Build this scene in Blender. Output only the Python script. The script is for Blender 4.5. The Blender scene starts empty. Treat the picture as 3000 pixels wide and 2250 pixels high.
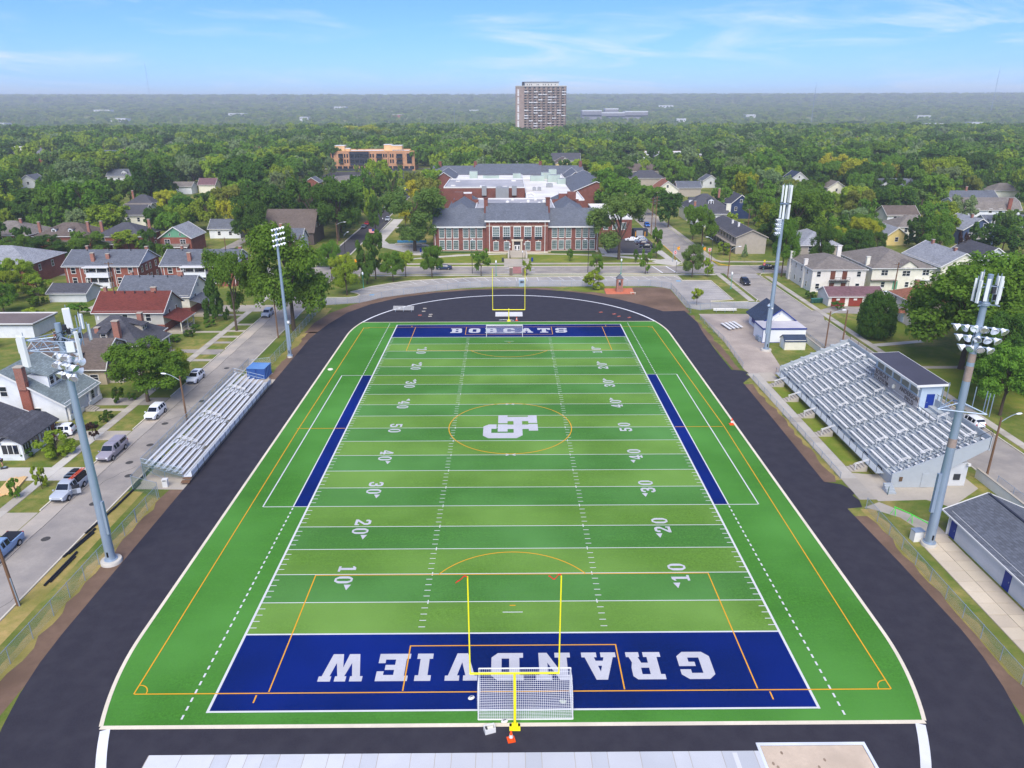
import bpy, bmesh, math, random
import numpy as np
from mathutils import Vector, Matrix

sc = bpy.context.scene
C = sc.collection
R = math.radians

# ---------------------------------------------------------------- camera
cam_d = bpy.data.cameras.new('camera')
cam = bpy.data.objects.new('camera', cam_d)
C.objects.link(cam)
CAM_PITCH, CAM_YAW, CAM_ROLL = 0.36333, 0.00704, -0.00182
f_ = Vector((math.sin(CAM_YAW)*math.cos(CAM_PITCH), math.cos(CAM_YAW)*math.cos(CAM_PITCH), -math.sin(CAM_PITCH)))
r_ = Vector((math.cos(CAM_YAW), -math.sin(CAM_YAW), 0)); u_ = r_.cross(f_)
r2 = r_*math.cos(CAM_ROLL) + u_*math.sin(CAM_ROLL); u2 = u_*math.cos(CAM_ROLL) - r_*math.sin(CAM_ROLL)
mw = Matrix((r2, u2, -f_)).transposed().to_4x4()
mw.translation = Vector((-0.434, -45.80, 45.26))
cam.matrix_world = mw
cam_d.sensor_width = 36.0
cam_d.lens = 2162.3/3000*36.0
cam_d.clip_start = 0.5
cam_d.clip_end = 30000
sc.camera = cam

# ---------------------------------------------------------------- sky, sun, exposure
SUN_EL, SUN_AZ = 48.0, 184.0        # degrees; azimuth clockwise from +y
w = bpy.data.worlds.new('World'); sc.world = w; w.use_nodes = True
nt = w.node_tree; nt.nodes.clear()
def wn(t): return nt.nodes.new(t)
out = wn('ShaderNodeOutputWorld'); bg = wn('ShaderNodeBackground'); bg.inputs[1].default_value = 0.05
sky = wn('ShaderNodeTexSky'); sky.sky_type = 'NISHITA'; sky.sun_disc = False
sky.sun_elevation = R(SUN_EL); sky.sun_rotation = R(SUN_AZ)
sky.air_density = 1.0; sky.dust_density = 0.0; sky.ozone_density = 1.6; sky.altitude = 300
hs = wn('ShaderNodeMix'); hs.data_type = 'RGBA'; hs.blend_type = 'MULTIPLY'; hs.inputs[0].default_value = 1.0; hs.inputs[7].default_value = (0.28, 0.51, 1.03, 1)
nt.links.new(sky.outputs[0], hs.inputs[6])
# thin cirrus, drawn over the whole vault by direction (azimuth, elevation)
tc = wn('ShaderNodeTexCoord'); sp = wn('ShaderNodeSeparateXYZ'); nt.links.new(tc.outputs['Generated'], sp.inputs[0])
def mth(op, a, b=None, clamp=False):
    n = wn('ShaderNodeMath'); n.operation = op; n.use_clamp = clamp
    for i, x in enumerate((a, b)):
        if x is None: continue
        if isinstance(x, (int, float)): n.inputs[i].default_value = x
        else: nt.links.new(x, n.inputs[i])
    return n.outputs[0]
az = mth('ARCTAN2', sp.outputs[0], sp.outputs[1]); el = mth('ARCSINE', sp.outputs[2])
def cloudnoise(sa, se, tilt, off, det, dist, lo, hi):
    cb = wn('ShaderNodeCombineXYZ')
    nt.links.new(mth('ADD', mth('MULTIPLY', az, sa), off), cb.inputs[0])
    nt.links.new(mth('ADD', mth('MULTIPLY', el, se), mth('MULTIPLY', az, tilt)), cb.inputs[1])
    cb.inputs[2].default_value = off*0.37
    n = wn('ShaderNodeTexNoise'); n.inputs['Scale'].default_value = 1.0; n.inputs['Detail'].default_value = det
    n.inputs['Roughness'].default_value = 0.62; n.inputs['Distortion'].default_value = dist
    nt.links.new(cb.outputs[0], n.inputs['Vector'])
    mr = wn('ShaderNodeMapRange'); mr.inputs['From Min'].default_value = lo; mr.inputs['From Max'].default_value = hi
    nt.links.new(n.outputs[0], mr.inputs['Value']); return mr.outputs[0]
c1 = cloudnoise(5.0, 34.0, 1.6, 3.3, 7, 0.9, 0.45, 0.78)
c2 = cloudnoise(1.7, 12.0, -0.4, 7.9, 5, 0.5, 0.43, 0.66)
cl = mth('MULTIPLY', mth('MULTIPLY', c1, c2), 1.6, True)
mixc = wn('ShaderNodeMix'); mixc.data_type = 'RGBA'
nt.links.new(cl, mixc.inputs['Factor']); nt.links.new(hs.outputs[2], mixc.inputs[6])
mixc.inputs[7].default_value = (5.6, 6.1, 6.9, 1)
nt.links.new(mixc.outputs[2], bg.inputs[0]); nt.links.new(bg.outputs[0], out.inputs[0])

sd = bpy.data.lights.new('sun', 'SUN'); sd.energy = 1.5; sd.angle = R(48); sd.color = (1.0, 0.95, 0.87)
sun = bpy.data.objects.new('sun', sd); C.objects.link(sun)
a_ = R(SUN_AZ); e_ = R(SUN_EL)
sun.rotation_euler = Vector((-math.sin(a_)*math.cos(e_), -math.cos(a_)*math.cos(e_), -math.sin(e_))).to_track_quat('-Z', 'Y').to_euler()

vs = sc.view_settings
vs.view_transform = 'Standard'; vs.look = 'None'; vs.exposure = 1.82; vs.gamma = 1.0; vs.use_curve_mapping = False
sc.cycles.use_denoising = True
sc.cycles.max_bounces = 8; sc.cycles.diffuse_bounces = 6; sc.cycles.glossy_bounces = 2
sc.cycles.transparent_max_bounces = 16; sc.cycles.volume_bounces = 0; sc.cycles.transmission_bounces = 3

# ================================================================ helpers
random.seed(7)
def lin(c):
    r = []
    for x in c:
        x = x/255.0
        r.append(x/12.92 if x <= 0.04045 else ((x+0.055)/1.055)**2.4)
    return (r[0], r[1], r[2], 1.0)

def base_mat(name):
    m = bpy.data.materials.new(name); m.use_nodes = True
    t = m.node_tree; b = t.nodes['Principled BSDF']
    return m, t, b

def node(t, ty, **kw):
    n = t.nodes.new(ty)
    for k, v in kw.items():
        if k in n.inputs: n.inputs[k].default_value = v
        else: setattr(n, k, v)
    return n

def noise_fac(t, scale, detail=4, rough=0.6, vec=None, stretch=None):
    g = t.nodes.new('ShaderNodeNewGeometry'); v = vec or g.outputs['Position']
    if stretch:
        mp = t.nodes.new('ShaderNodeMapping'); mp.inputs['Scale'].default_value = stretch
        t.links.new(v, mp.inputs[0]); v = mp.outputs[0]
    n = node(t, 'ShaderNodeTexNoise', Scale=scale, Detail=detail, Roughness=rough)
    t.links.new(v, n.inputs['Vector']); return n.outputs[0]

def ramp(t, fac, lo, hi):
    mr = node(t, 'ShaderNodeMapRange'); mr.inputs['From Min'].default_value = lo; mr.inputs['From Max'].default_value = hi
    t.links.new(fac, mr.inputs['Value']); return mr.outputs[0]

def mixcol(t, fac, a, b, mode='MIX'):
    m = t.nodes.new('ShaderNodeMix'); m.data_type = 'RGBA'; m.blend_type = mode
    for i, x in ((0, fac), (6, a), (7, b)):
        if isinstance(x, (int, float)): m.inputs[i].default_value = x
        elif isinstance(x, tuple): m.inputs[i].default_value = x
        else: t.links.new(x, m.inputs[i])
    return m.outputs[2]

def scaled(c, k): return (min(1, c[0]*k), min(1, c[1]*k), min(1, c[2]*k), 1)

def add_bump(t, b, fac, strength, dist):
    n = node(t, 'ShaderNodeBump', Strength=strength, Distance=dist)
    t.links.new(fac, n.inputs['Height']); t.links.new(n.outputs[0], b.inputs['Normal'])

_mc = {}
def M(name, col, rough=0.8, var=0.12, scale=1.5, metal=0.0, big=0.10, bump=0.0, spec=0.3, col2=None, stretch=None):
    """plain surface: base colour with fine grain and large soft wear"""
    if name in _mc: return _mc[name]
    m, t, b = base_mat(name)
    c = lin(col)
    f1 = ramp(t, noise_fac(t, scale, 6, 0.7, stretch=stretch), 0.3, 0.7)
    k = mixcol(t, f1, scaled(c, 1-var), scaled(c, 1+var))
    if big:
        f2 = ramp(t, noise_fac(t, scale*0.09, 3, 0.55), 0.38, 0.66)
        k = mixcol(t, f2, k, (lin(col2) if col2 else scaled(c, 1-big*1.8)))
    t.links.new(k, b.inputs['Base Color'])
    b.inputs['Roughness'].default_value = rough; b.inputs['Metallic'].default_value = metal
    b.inputs['Specular IOR Level'].default_value = spec
    if bump: add_bump(t, b, f1, bump, 0.02)
    _mc[name] = m; return m

def tag(o, label=None, cat=None, group=None, kind=None):
    if label: o['label'] = label
    if cat: o['category'] = cat
    if group: o['group'] = group
    if kind: o['kind'] = kind
    return o

def thing(name, label, cat, loc=(0, 0, 0), rz=0.0, group=None):
    o = bpy.data.objects.new(name, None); C.objects.link(o)
    o.empty_display_size = 0.3
    o.location = loc; o.rotation_euler = (0, 0, rz)
    return tag(o, label, cat, group)

def copy_tree(o, parent=None):
    c = o.copy(); C.objects.link(c); c.parent = parent
    for ch in o.children: copy_tree(ch, c)
    return c

class MB:
    def __init__(s): s.v = []; s.f = []
    def poly(s, pts):
        b = len(s.v); s.v += [tuple(p) for p in pts]; s.f.append(tuple(range(b, b+len(pts)))); return s
    def box(s, x0, x1, y0, y1, z0, z1):
        b = len(s.v)
        s.v += [(x0,y0,z0),(x1,y0,z0),(x1,y1,z0),(x0,y1,z0),(x0,y0,z1),(x1,y0,z1),(x1,y1,z1),(x0,y1,z1)]
        s.f += [tuple(b+i for i in q) for q in ((0,3,2,1),(4,5,6,7),(0,1,5,4),(1,2,6,5),(2,3,7,6),(3,0,4,7))]; return s
    def cbox(s, cx, cy, cz, sx, sy, sz): return s.box(cx-sx/2, cx+sx/2, cy-sy/2, cy+sy/2, cz-sz/2, cz+sz/2)
    def beam(s, p0, p1, w, h=None, up=(0, 0, 1)):
        h = h or w; p0 = Vector(p0); p1 = Vector(p1); d = (p1-p0).normalized(); u = Vector(up)
        if abs(d.dot(u)) > 0.98: u = Vector((0, 1, 0))
        sx = d.cross(u).normalized()*(w/2); sz = sx.normalized().cross(d).normalized()*(h/2)
        b = len(s.v)
        for p in (p0, p1):
            for a, c in ((-1,-1),(1,-1),(1,1),(-1,1)): s.v.append(tuple(p+sx*a+sz*c))
        s.f += [tuple(b+i for i in q) for q in ((0,3,2,1),(4,5,6,7),(0,1,5,4),(1,2,6,5),(2,3,7,6),(3,0,4,7))]; return s
    def tube(s, p0, p1, r0, r1=None, n=8, cap=True):
        r1 = r0 if r1 is None else r1
        p0 = Vector(p0); p1 = Vector(p1); d = (p1-p0).normalized()
        u = Vector((0,0,1)) if abs(d.z) < 0.9 else Vector((1,0,0))
        a = d.cross(u).normalized(); c = a.cross(d).normalized(); b = len(s.v)
        for p, r in ((p0, r0), (p1, r1)):
            for i in range(n):
                t = 2*math.pi*i/n; s.v.append(tuple(p+a*(math.cos(t)*r)+c*(math.sin(t)*r)))
        for i in range(n):
            j = (i+1) % n; s.f.append((b+j, b+i, b+n+i, b+n+j))
        if cap: s.f.append(tuple(b+i for i in range(n))); s.f.append(tuple(b+n+n-1-i for i in range(n)))
        return s
    def path(s, pts, r, n=6):
        for a, b in zip(pts[:-1], pts[1:]): s.tube(a, b, r, r, n)
        return s
    def lathe(s, prof, n=12, c=(0,0,0)):
        b = len(s.v)
        for r, z in prof:
            for i in range(n):
                t = 2*math.pi*i/n; s.v.append((c[0]+math.cos(t)*r, c[1]+math.sin(t)*r, c[2]+z))
        for k in range(len(prof)-1):
            for i in range(n):
                j = (i+1) % n; s.f.append((b+k*n+i, b+k*n+j, b+(k+1)*n+j, b+(k+1)*n+i))
        s.f.append(tuple(b+n-1-i for i in range(n))); s.f.append(tuple(b+(len(prof)-1)*n+i for i in range(n)))
        return s
    def prism(s, pts, z0, z1):
        n = len(pts); b = len(s.v)
        s.v += [(x, y, z0) for x, y in pts]+[(x, y, z1) for x, y in pts]
        s.f.append(tuple(b+n-1-i for i in range(n))); s.f.append(tuple(b+n+i for i in range(n)))
        for i in range(n):
            j = (i+1) % n; s.f.append((b+i, b+j, b+n+j, b+n+i))
        return s
    def xprism(s, sec, x0, x1):
        """cross-section (y,z) pushed along x"""
        n = len(sec); b = len(s.v)
        s.v += [(x0, y, z) for y, z in sec]+[(x1, y, z) for y, z in sec]
        s.f.append(tuple(b+i for i in range(n))); s.f.append(tuple(b+n+n-1-i for i in range(n)))
        for i in range(n):
            j = (i+1) % n; s.f.append((b+j, b+i, b+n+i, b+n+j))
        return s
    def sheet(s, pts, z): return s.poly([(x, y, z) for x, y in pts])
    def rect(s, x0, x1, y0, y1, z): return s.poly([(x0,y0,z),(x1,y0,z),(x1,y1,z),(x0,y1,z)])
    def ribbon(s, pts, w, z0, z1=None, closed=False):
        """strip of width w centred on a plan polyline; flat at z0 or a bar from z0 to z1"""
        P = [Vector((p[0], p[1])) for p in pts]; n = len(P); L = []; Rr = []
        for i in range(n):
            a = P[i-1] if (i > 0 or closed) else P[i]; c = P[(i+1) % n] if (i < n-1 or closed) else P[i]
            d1 = (P[i]-a); d2 = (c-P[i])
            d1 = d1.normalized() if d1.length > 1e-9 else d2.normalized(); d2 = d2.normalized() if d2.length > 1e-9 else d1
            nn = Vector((-(d1.y+d2.y), d1.x+d2.x)); nn = nn.normalized()
            k = max(0.3, nn.dot(Vector((-d1.y, d1.x))))
            L.append(P[i]+nn*(w/2/k)); Rr.append(P[i]-nn*(w/2/k))
        for i in range(n if closed else n-1):
            j = (i+1) % n
            if z1 is None: s.poly([(Rr[i].x,Rr[i].y,z0),(Rr[j].x,Rr[j].y,z0),(L[j].x,L[j].y,z0),(L[i].x,L[i].y,z0)])
            else: s.prism([(Rr[i].x,Rr[i].y),(Rr[j].x,Rr[j].y),(L[j].x,L[j].y),(L[i].x,L[i].y)], z0, z1)
        return s
    def build(s, name, mat, parent=None, smooth=None, loc=None, rz=0):
        me = bpy.data.meshes.new(name); me.from_pydata(s.v, [], s.f); me.update()
        if mat: me.materials.append(mat)
        if smooth:
            me.shade_smooth(); me.set_sharp_from_angle(angle=R(smooth))
        o = bpy.data.objects.new(name, me); C.objects.link(o); o.parent = parent
        if loc: o.location = loc
        if rz: o.rotation_euler = (0, 0, rz)
        return o

def inst(name, me, parent, loc, rz=0, scale=None, rot=None):
    o = bpy.data.objects.new(name, me); C.objects.link(o); o.parent = parent
    o.location = loc; o.rotation_euler = rot or (0, 0, rz)
    if scale: o.scale = scale
    return o

def struct(o): o['kind'] = 'structure'; return o
def arc(cx, cy, r, a0, a1, n):
    return [(cx+r*math.cos(R(a0+(a1-a0)*i/n)), cy+r*math.sin(R(a0+(a1-a0)*i/n))) for i in range(n+1)]

# ---------------------------------------------------------------- materials
def turf_mat(name, col, blot=0.22):
    m, t, b = base_mat(name); c = lin(col)
    f1 = ramp(t, noise_fac(t, 4.5, 8, 0.85), 0.34, 0.66)
    f2 = ramp(t, noise_fac(t, 0.7, 6, 0.7, stretch=(0.10, 1.0, 1.0)), 0.38, 0.70)
    f3 = ramp(t, noise_fac(t, 0.06, 3, 0.5), 0.40, 0.68)
    f4 = ramp(t, noise_fac(t, 2.2, 5, 0.75), 0.32, 0.68)
    k = mixcol(t, f1, scaled(c, 0.62), scaled(c, 1.38)); k = mixcol(t, f4, mixcol(t, 0.2, k, (0, 0, 0, 1)), k)
    k = mixcol(t, f2, k, (c[0]*(1-blot), c[1]*(1-blot), c[2]*(1-blot*0.5), 1))
    k2 = mixcol(t, f3, k, (c[0]*1.35, c[1]*1.22, c[2]*1.7, 1))
    t.links.new(k2, b.inputs['Base Color']); b.inputs['Roughness'].default_value = 0.75
    b.inputs['Specular IOR Level'].default_value = 0.04
    add_bump(t, b, f1, 0.35, 0.03); return m

def grass_mat(name, green, straw, bias=0.5, scale=0.25):
    m, t, b = base_mat(name)
    f1 = ramp(t, noise_fac(t, 6.0, 8, 0.75), 0.28, 0.72)
    f2 = ramp(t, noise_fac(t, scale, 7, 0.68), bias-0.16, bias+0.16)
    f3 = ramp(t, noise_fac(t, scale*0.2, 3, 0.5), 0.35, 0.68)
    g = lin(green); s_ = lin(straw)
    k = mixcol(t, f2, g, s_)
    k = mixcol(t, f3, k, (g[0]*0.75, g[1]*0.8, g[2]*0.7, 1))
    k = mixcol(t, f1, mixcol(t, 0.28, k, (0, 0, 0, 1)), k)
    t.links.new(k, b.inputs['Base Color']); b.inputs['Roughness'].default_value = 0.95
    b.inputs['Specular IOR Level'].default_value = 0.08
    add_bump(t, b, f1, 0.6, 0.05); return m

def brick_mat(name, col, mortar=(150, 140, 132), scale=1.0):
    m, t, b = base_mat(name); c = lin(col)
    g = t.nodes.new('ShaderNodeNewGeometry'); s_ = t.nodes.new('ShaderNodeSeparateXYZ'); t.links.new(g.outputs['Position'], s_.inputs[0])
    ad = node(t, 'ShaderNodeMath', operation='ADD'); t.links.new(s_.outputs[0], ad.inputs[0]); t.links.new(s_.outputs[1], ad.inputs[1])
    cb = t.nodes.new('ShaderNodeCombineXYZ'); t.links.new(ad.outputs[0], cb.inputs[0]); t.links.new(s_.outputs[2], cb.inputs[1])
    br = node(t, 'ShaderNodeTexBrick', Scale=scale); t.links.new(cb.outputs[0], br.inputs['Vector'])
    br.inputs['Color1'].default_value = scaled(c, 0.82); br.inputs['Color2'].default_value = scaled(c, 1.2)
    br.inputs['Mortar'].default_value = lin(mortar); br.inputs['Mortar Size'].default_value = 0.012
    br.inputs['Brick Width'].default_value = 0.22; br.inputs['Row Height'].default_value = 0.075
    f2 = ramp(t, noise_fac(t, 0.5, 5, 0.65), 0.35, 0.7)
    k = mixcol(t, f2, br.outputs[0], mixcol(t, 0.3, br.outputs[0], (0.01, 0.008, 0.008, 1)))
    t.links.new(k, b.inputs['Base Color']); b.inputs['Roughness'].default_value = 0.88
    b.inputs['Specular IOR Level'].default_value = 0.2; return m

def shingle_mat(name, col):
    m, t, b = base_mat(name); c = lin(col)
    g = t.nodes.new('ShaderNodeNewGeometry'); s_ = t.nodes.new('ShaderNodeSeparateXYZ'); t.links.new(g.outputs['Position'], s_.inputs[0])
    ad = node(t, 'ShaderNodeMath', operation='ADD'); t.links.new(s_.outputs[0], ad.inputs[0]); t.links.new(s_.outputs[1], ad.inputs[1])
    cb = t.nodes.new('ShaderNodeCombineXYZ'); t.links.new(ad.outputs[0], cb.inputs[0])
    zz = node(t, 'ShaderNodeMath', operation='MULTIPLY'); zz.inputs[1].default_value = 1.6; t.links.new(s_.outputs[2], zz.inputs[0]); t.links.new(zz.outputs[0], cb.inputs[1])
    br = node(t, 'ShaderNodeTexBrick', Scale=1.0); t.links.new(cb.outputs[0], br.inputs['Vector'])
    br.inputs['Color1'].default_value = scaled(c, 0.82); br.inputs['Color2'].default_value = scaled(c, 1.22); br.inputs['Mortar'].default_value = scaled(c, 0.62)
    br.inputs['Brick Width'].default_value = 0.45; br.inputs['Row Height'].default_value = 0.17; br.inputs['Mortar Size'].default_value = 0.012
    f1 = ramp(t, noise_fac(t, 5.0, 6, 0.8), 0.3, 0.7); f2 = ramp(t, noise_fac(t, 0.35, 5, 0.65), 0.42, 0.72)
    k = mixcol(t, f1, mixcol(t, 0.25, br.outputs[0], (0, 0, 0, 1)), br.outputs[0]); k = mixcol(t, f2, k, mixcol(t, 0.22, k, (0.02, 0.018, 0.016, 1)))
    t.links.new(k, b.inputs['Base Color']); b.inputs['Roughness'].default_value = 0.9; b.inputs['Specular IOR Level'].default_value = 0.2
    add_bump(t, b, br.outputs['Fac'], 0.3, 0.02); return m

def siding_mat(name, col, rough=0.6):
    m, t, b = base_mat(name); c = lin(col)
    wv = node(t, 'ShaderNodeTexWave', Scale=2.6, wave_type='BANDS', bands_direction='Z', wave_profile='SAW')
    g = t.nodes.new('ShaderNodeNewGeometry'); t.links.new(g.outputs['Position'], wv.inputs['Vector'])
    f = ramp(t, noise_fac(t, 0.8, 5, 0.65), 0.35, 0.7)
    k = mixcol(t, f, c, scaled(c, 0.86))
    t.links.new(k, b.inputs['Base Color']); b.inputs['Roughness'].default_value = rough; b.inputs['Specular IOR Level'].default_value = 0.25
    add_bump(t, b, wv.outputs[1], 0.5, 0.03); return m

def glass_mat(name, col=(22, 28, 36), rough=0.08):
    m, t, b = base_mat(name); c = lin(col)
    f = ramp(t, noise_fac(t, 0.7, 3, 0.6), 0.35, 0.7)
    t.links.new(mixcol(t, f, c, scaled(c, 2.6)), b.inputs['Base Color']); b.inputs['Roughness'].default_value = rough
    b.inputs['Specular IOR Level'].default_value = 0.7; return m

def mesh_mat(name, col, cover):
    """woven wire: opaque along two crossing diagonal wires, open between"""
    m, t, b = base_mat(name)
    b.inputs['Base Color'].default_value = lin(col); b.inputs['Metallic'].default_value = 0.3; b.inputs['Roughness'].default_value = 0.5
    g = t.nodes.new('ShaderNodeNewGeometry'); s_ = t.nodes.new('ShaderNodeSeparateXYZ'); t.links.new(g.outputs['Position'], s_.inputs[0])
    def op(o, a, bb=None):
        n = node(t, 'ShaderNodeMath', operation=o)
        for i, x in enumerate((a, bb)):
            if x is None: continue
            if isinstance(x, (int, float)): n.inputs[i].default_value = x
            else: t.links.new(x, n.inputs[i])
        return n.outputs[0]
    h = op('ADD', s_.outputs[0], s_.outputs[1])
    outs = []
    for sg in (1, -1):
        d = op('FRACT', op('DIVIDE', op('ADD', h, op('MULTIPLY', s_.outputs[2], sg)), 0.085)); outs.append(op('LESS_THAN', d, cover))
    al = op('MAXIMUM', outs[0], outs[1])
    t.links.new(al, b.inputs['Alpha']); return m

ASPH = M('fresh_track_asphalt', (47, 45, 53), 0.85, 0.2, 7.0, big=0.03, col2=(54, 52, 59), bump=0.3, spec=0.25)
ROAD = M('old_road_asphalt', (160, 152, 142), 0.92, 0.08, 3.0, big=0.1, col2=(138, 132, 126))
ROADD = M('new_street_asphalt', (72, 70, 72), 0.9, 0.1, 3.0, big=0.05)
CONC = M('pale_concrete', (178, 168, 152), 0.9, 0.08, 2.0, big=0.12, col2=(165, 157, 143))
CONCW = M('bright_concrete', (196, 190, 178), 0.9, 0.06, 2.0, big=0.08)
KERB = M('kerb_concrete', (205, 197, 178), 0.9, 0.1, 2.5, big=0.08)
TKERB = M('turf_edge_curb', (226, 214, 190), 0.85, 0.08, 3.0, big=0.08)
GRASS = grass_mat('lawn_grass', (124, 134, 60), (186, 162, 100), 0.49, 0.55)
GRASSG = grass_mat('green_lawn', (120, 138, 50), (168, 152, 80), 0.57, 0.45)
DRY = grass_mat('dry_verge_grass', (142, 140, 70), (194, 166, 106), 0.44, 0.6)
DIRT = M('bare_dirt', (122, 98, 80), 0.95, 0.16, 1.6, big=0.1, col2=(98, 78, 62), bump=0.5)
TURF_L = turf_mat('turf_light_band', (99, 140, 54))
TURF_D = turf_mat('turf_dark_band', (76, 128, 54))
TURF_O = turf_mat('turf_surround', (72, 130, 46))
TURF_B = turf_mat('turf_blue', (7, 32, 90), 0.12)
PWHITE = M('inlaid_white_turf', (210, 210, 208), 0.8, 0.06, 4.0, big=0.04)
PLETTER = M('inlaid_grey_white_turf', (190, 189, 192), 0.8, 0.07, 4.0, big=0.05)
PYEL = M('inlaid_yellow_turf', (226, 160, 30), 0.8, 0.06, 4.0, big=0.04)
PAINTW = M('white_road_paint', (230, 230, 230), 0.7, 0.06, 3.0, big=0.06)
PAINTY = M('yellow_kerb_paint', (235, 180, 30), 0.7, 0.08, 3.0, big=0.08)
GALV = M('galvanised_steel', (156, 172, 188), 0.42, 0.06, 1.2, metal=0.35, big=0.1, spec=0.5)
ALU = M('aluminium_plank', (222, 224, 226), 0.45, 0.05, 1.5, metal=0.1, big=0.06, spec=0.5)
STANDG = M('grey_stand_paint', (168, 174, 176), 0.65, 0.06, 1.2, big=0.08)
WHITE = M('white_paint', (222, 220, 214), 0.5, 0.04, 1.5, big=0.06)
BLACKP = M('black_plastic', (24, 25, 28), 0.45, 0.1, 2.0, big=0)
DARKM = M('dark_metal', (52, 54, 58), 0.5, 0.1, 2.0, big=0)
BLUEP = M('royal_blue_paint', (22, 50, 130), 0.5, 0.06, 1.5, big=0.05)
YELP = M('goal_yellow_paint', (252, 240, 30), 0.4, 0.04, 1.5, big=0.04)
ORANGE = M('orange_plastic', (245, 84, 24), 0.5, 0.05, 2.0, big=0.03)
WOODP = M('weathered_pole_wood', (122, 92, 68), 0.9, 0.18, 3.0, big=0.12, stretch=(1, 1, 0.15))
GLASS = glass_mat('window_glass')
GLASSG = glass_mat('school_glass', (44, 66, 66))
CHAIN = mesh_mat('chain_link_wire', (176, 182, 186), 0.13)
CHAING = mesh_mat('green_chain_link_wire', (104, 132, 112), 0.15)
NETM = M('net_cord', (230, 230, 232), 0.8, 0.04, 3.0, big=0)
BRICK_S = brick_mat('school_brick', (128, 62, 50), (128, 104, 94))
BRICK_H = brick_mat('house_brick', (148, 70, 52), (140, 112, 100))
BRICK_C = brick_mat('chimney_brick', (168, 92, 66))
BRICK_T = brick_mat('tower_brick', (166, 140, 126))
BRICK_O = brick_mat('orange_brick', (214, 148, 92))
RG = {k: shingle_mat('shingle_'+k, c) for k, c in dict(slate=(106, 110, 118), dark=(86, 86, 92), brown=(112, 100, 92), taupe=(134, 126, 118),
      red=(116, 60, 52), rust=(160, 106, 82), pale=(158, 160, 164), green=(134, 146, 146), navy=(62, 74, 96), maroon=(122, 92, 96), school=(108, 113, 122)).items()}
SD = {k: siding_mat('siding_'+k, c) for k, c in dict(white=(228, 230, 232), cream=(230, 225, 206), grey=(186, 184, 176), tan=(188, 172, 146), taupe=(172, 162, 148),
      blue=(70, 84, 112), green=(104, 158, 126), sage=(176, 184, 166), yellow=(226, 202, 134), pale=(206, 208, 208), stucco=(228, 222, 212), pink=(232, 216, 200), navy=(44, 60, 96), brownd=(96, 84, 78)).items()}

# ================================================================ ground, roads, pavements
def terr(x, y):
    d = math.hypot(x*0.55, max(y, 0))
    if d < 1100: return 0.0
    if d < 1500: t = (d-1100)/400; return -16*(3*t*t-2*t*t*t)
    if d < 5200: t = (d-1500)/3700; return -16+92*t**1.35
    return 76+min(30, (d-5200)*0.012)
ys = [-220, 0, 400, 800, 1000, 1100, 1180, 1260, 1340, 1420, 1500, 1650, 1850, 2100, 2500, 3000, 3600, 4300, 5200, 6200, 7600, 8800]
xs = [-8800, -7000, -5500, -4300, -3400, -2700, -2100, -1600, -1200, -900, -600, -300, -100, 0, 100, 300, 600, 900, 1200, 1600, 2100, 2700, 3400, 4300, 5500, 7000, 8800]
g = MB()
for y in ys:
    for x in xs: g.v.append((x, y, terr(x, y)))
nx = len(xs)
for j in range(len(ys)-1):
    for i in range(nx-1): g.f.append((j*nx+i, j*nx+i+1, (j+1)*nx+i+1, (j+1)*nx+i))
GROUND = grass_mat('ground_cover', (104, 124, 52), (180, 158, 96), 0.54, 0.45)
struct(g.build('ground', GROUND, smooth=60))

def flat(name, pts, z, mat, parent=None):
    o = MB().sheet(pts, z).build(name, mat, parent)
    return struct(o) if parent is None else o
def rectp(x0, x1, y0, y1): return [(x0, y0), (x1, y0), (x1, y1), (x0, y1)]

# --- asphalt running track with the D areas
far_l = [(-41.1, 100), (-40.4, 106), (-39.7, 110.7), (-37.4, 120.2), (-33.3, 127.8), (-27.5, 134.0), (-18.7, 139.2), (-9.3, 142.1), (0.3, 142.9), (7, 142.6)]
far_r = [(14.1, 140.7), (20.9, 137.1), (27.2, 131.8), (32.9, 125.1), (35.9, 120.4), (41.0, 120.8), (41.6, 111.0), (40.9, 103)]
rag = [(40.4, 90), (40.3, 80.0), (42.2, 79.6), (42.9, 78.4), (42.1, 77.5), (42.6, 76.2), (41.4, 74.6), (40.4, 73.3), (40.3, 60), (40.1, 45), (40.0, 37.6), (41.9, 36.9), (43.0, 34.8), (42.1, 34.1), (42.4, 32.8), (42.0, 31.2), (40.1, 30.9), (40.8, 20)]
near = arc(0, 9.3, 41.2, 360, 180, 36)
track_out = far_l+far_r+rag+near
track = flat('running_track', track_out, 0.014, ASPH)
# bare dirt shoulders of the new asphalt
rnd = random.Random(3)
def shoulder(side, lo, hi, base, wid):
    a = []; b = []
    y = lo
    while y <= hi:
        a.append((side*(base-0.3), y)); b.append((side*(base+wid+rnd.uniform(-0.35, 0.35)), y)); y += 1.6
    return a+b[::-1]
flat('dirt_shoulder', shoulder(-1, -2, 38.0, 41.0, 2.0), 0.008, DIRT)
flat('dirt_shoulder', shoulder(-1, 76, 105, 40.6, 1.9), 0.008, DIRT)
flat('dirt_shoulder', [(-40, 104), (-43.2, 104), (-43.0, 112), (-41.3, 120), (-37.5, 127.6), (-31.5, 134.4), (-22, 139.7), (-12, 142.8), (0, 144.2), (10, 144.2), (14, 142.2), (7, 141), (-19, 137), (-33, 126), (-38, 115)], 0.008, DIRT)
flat('dirt_shoulder', [(14, 141.5), (20, 139), (24.0, 140.6), (33.2, 144.2), (40.0, 144.1), (42.0, 142.0), (41.9, 119), (34, 118), (31, 125), (26, 131), (19.5, 136.5)], 0.0085, DIRT)
flat('dirt_shoulder', shoulder(1, 80, 118, 41.0, 0.9), 0.008, DIRT)
flat('dirt_shoulder', shoulder(1, 37.5, 73, 39.8, 2.0), 0.008, DIRT)
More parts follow.
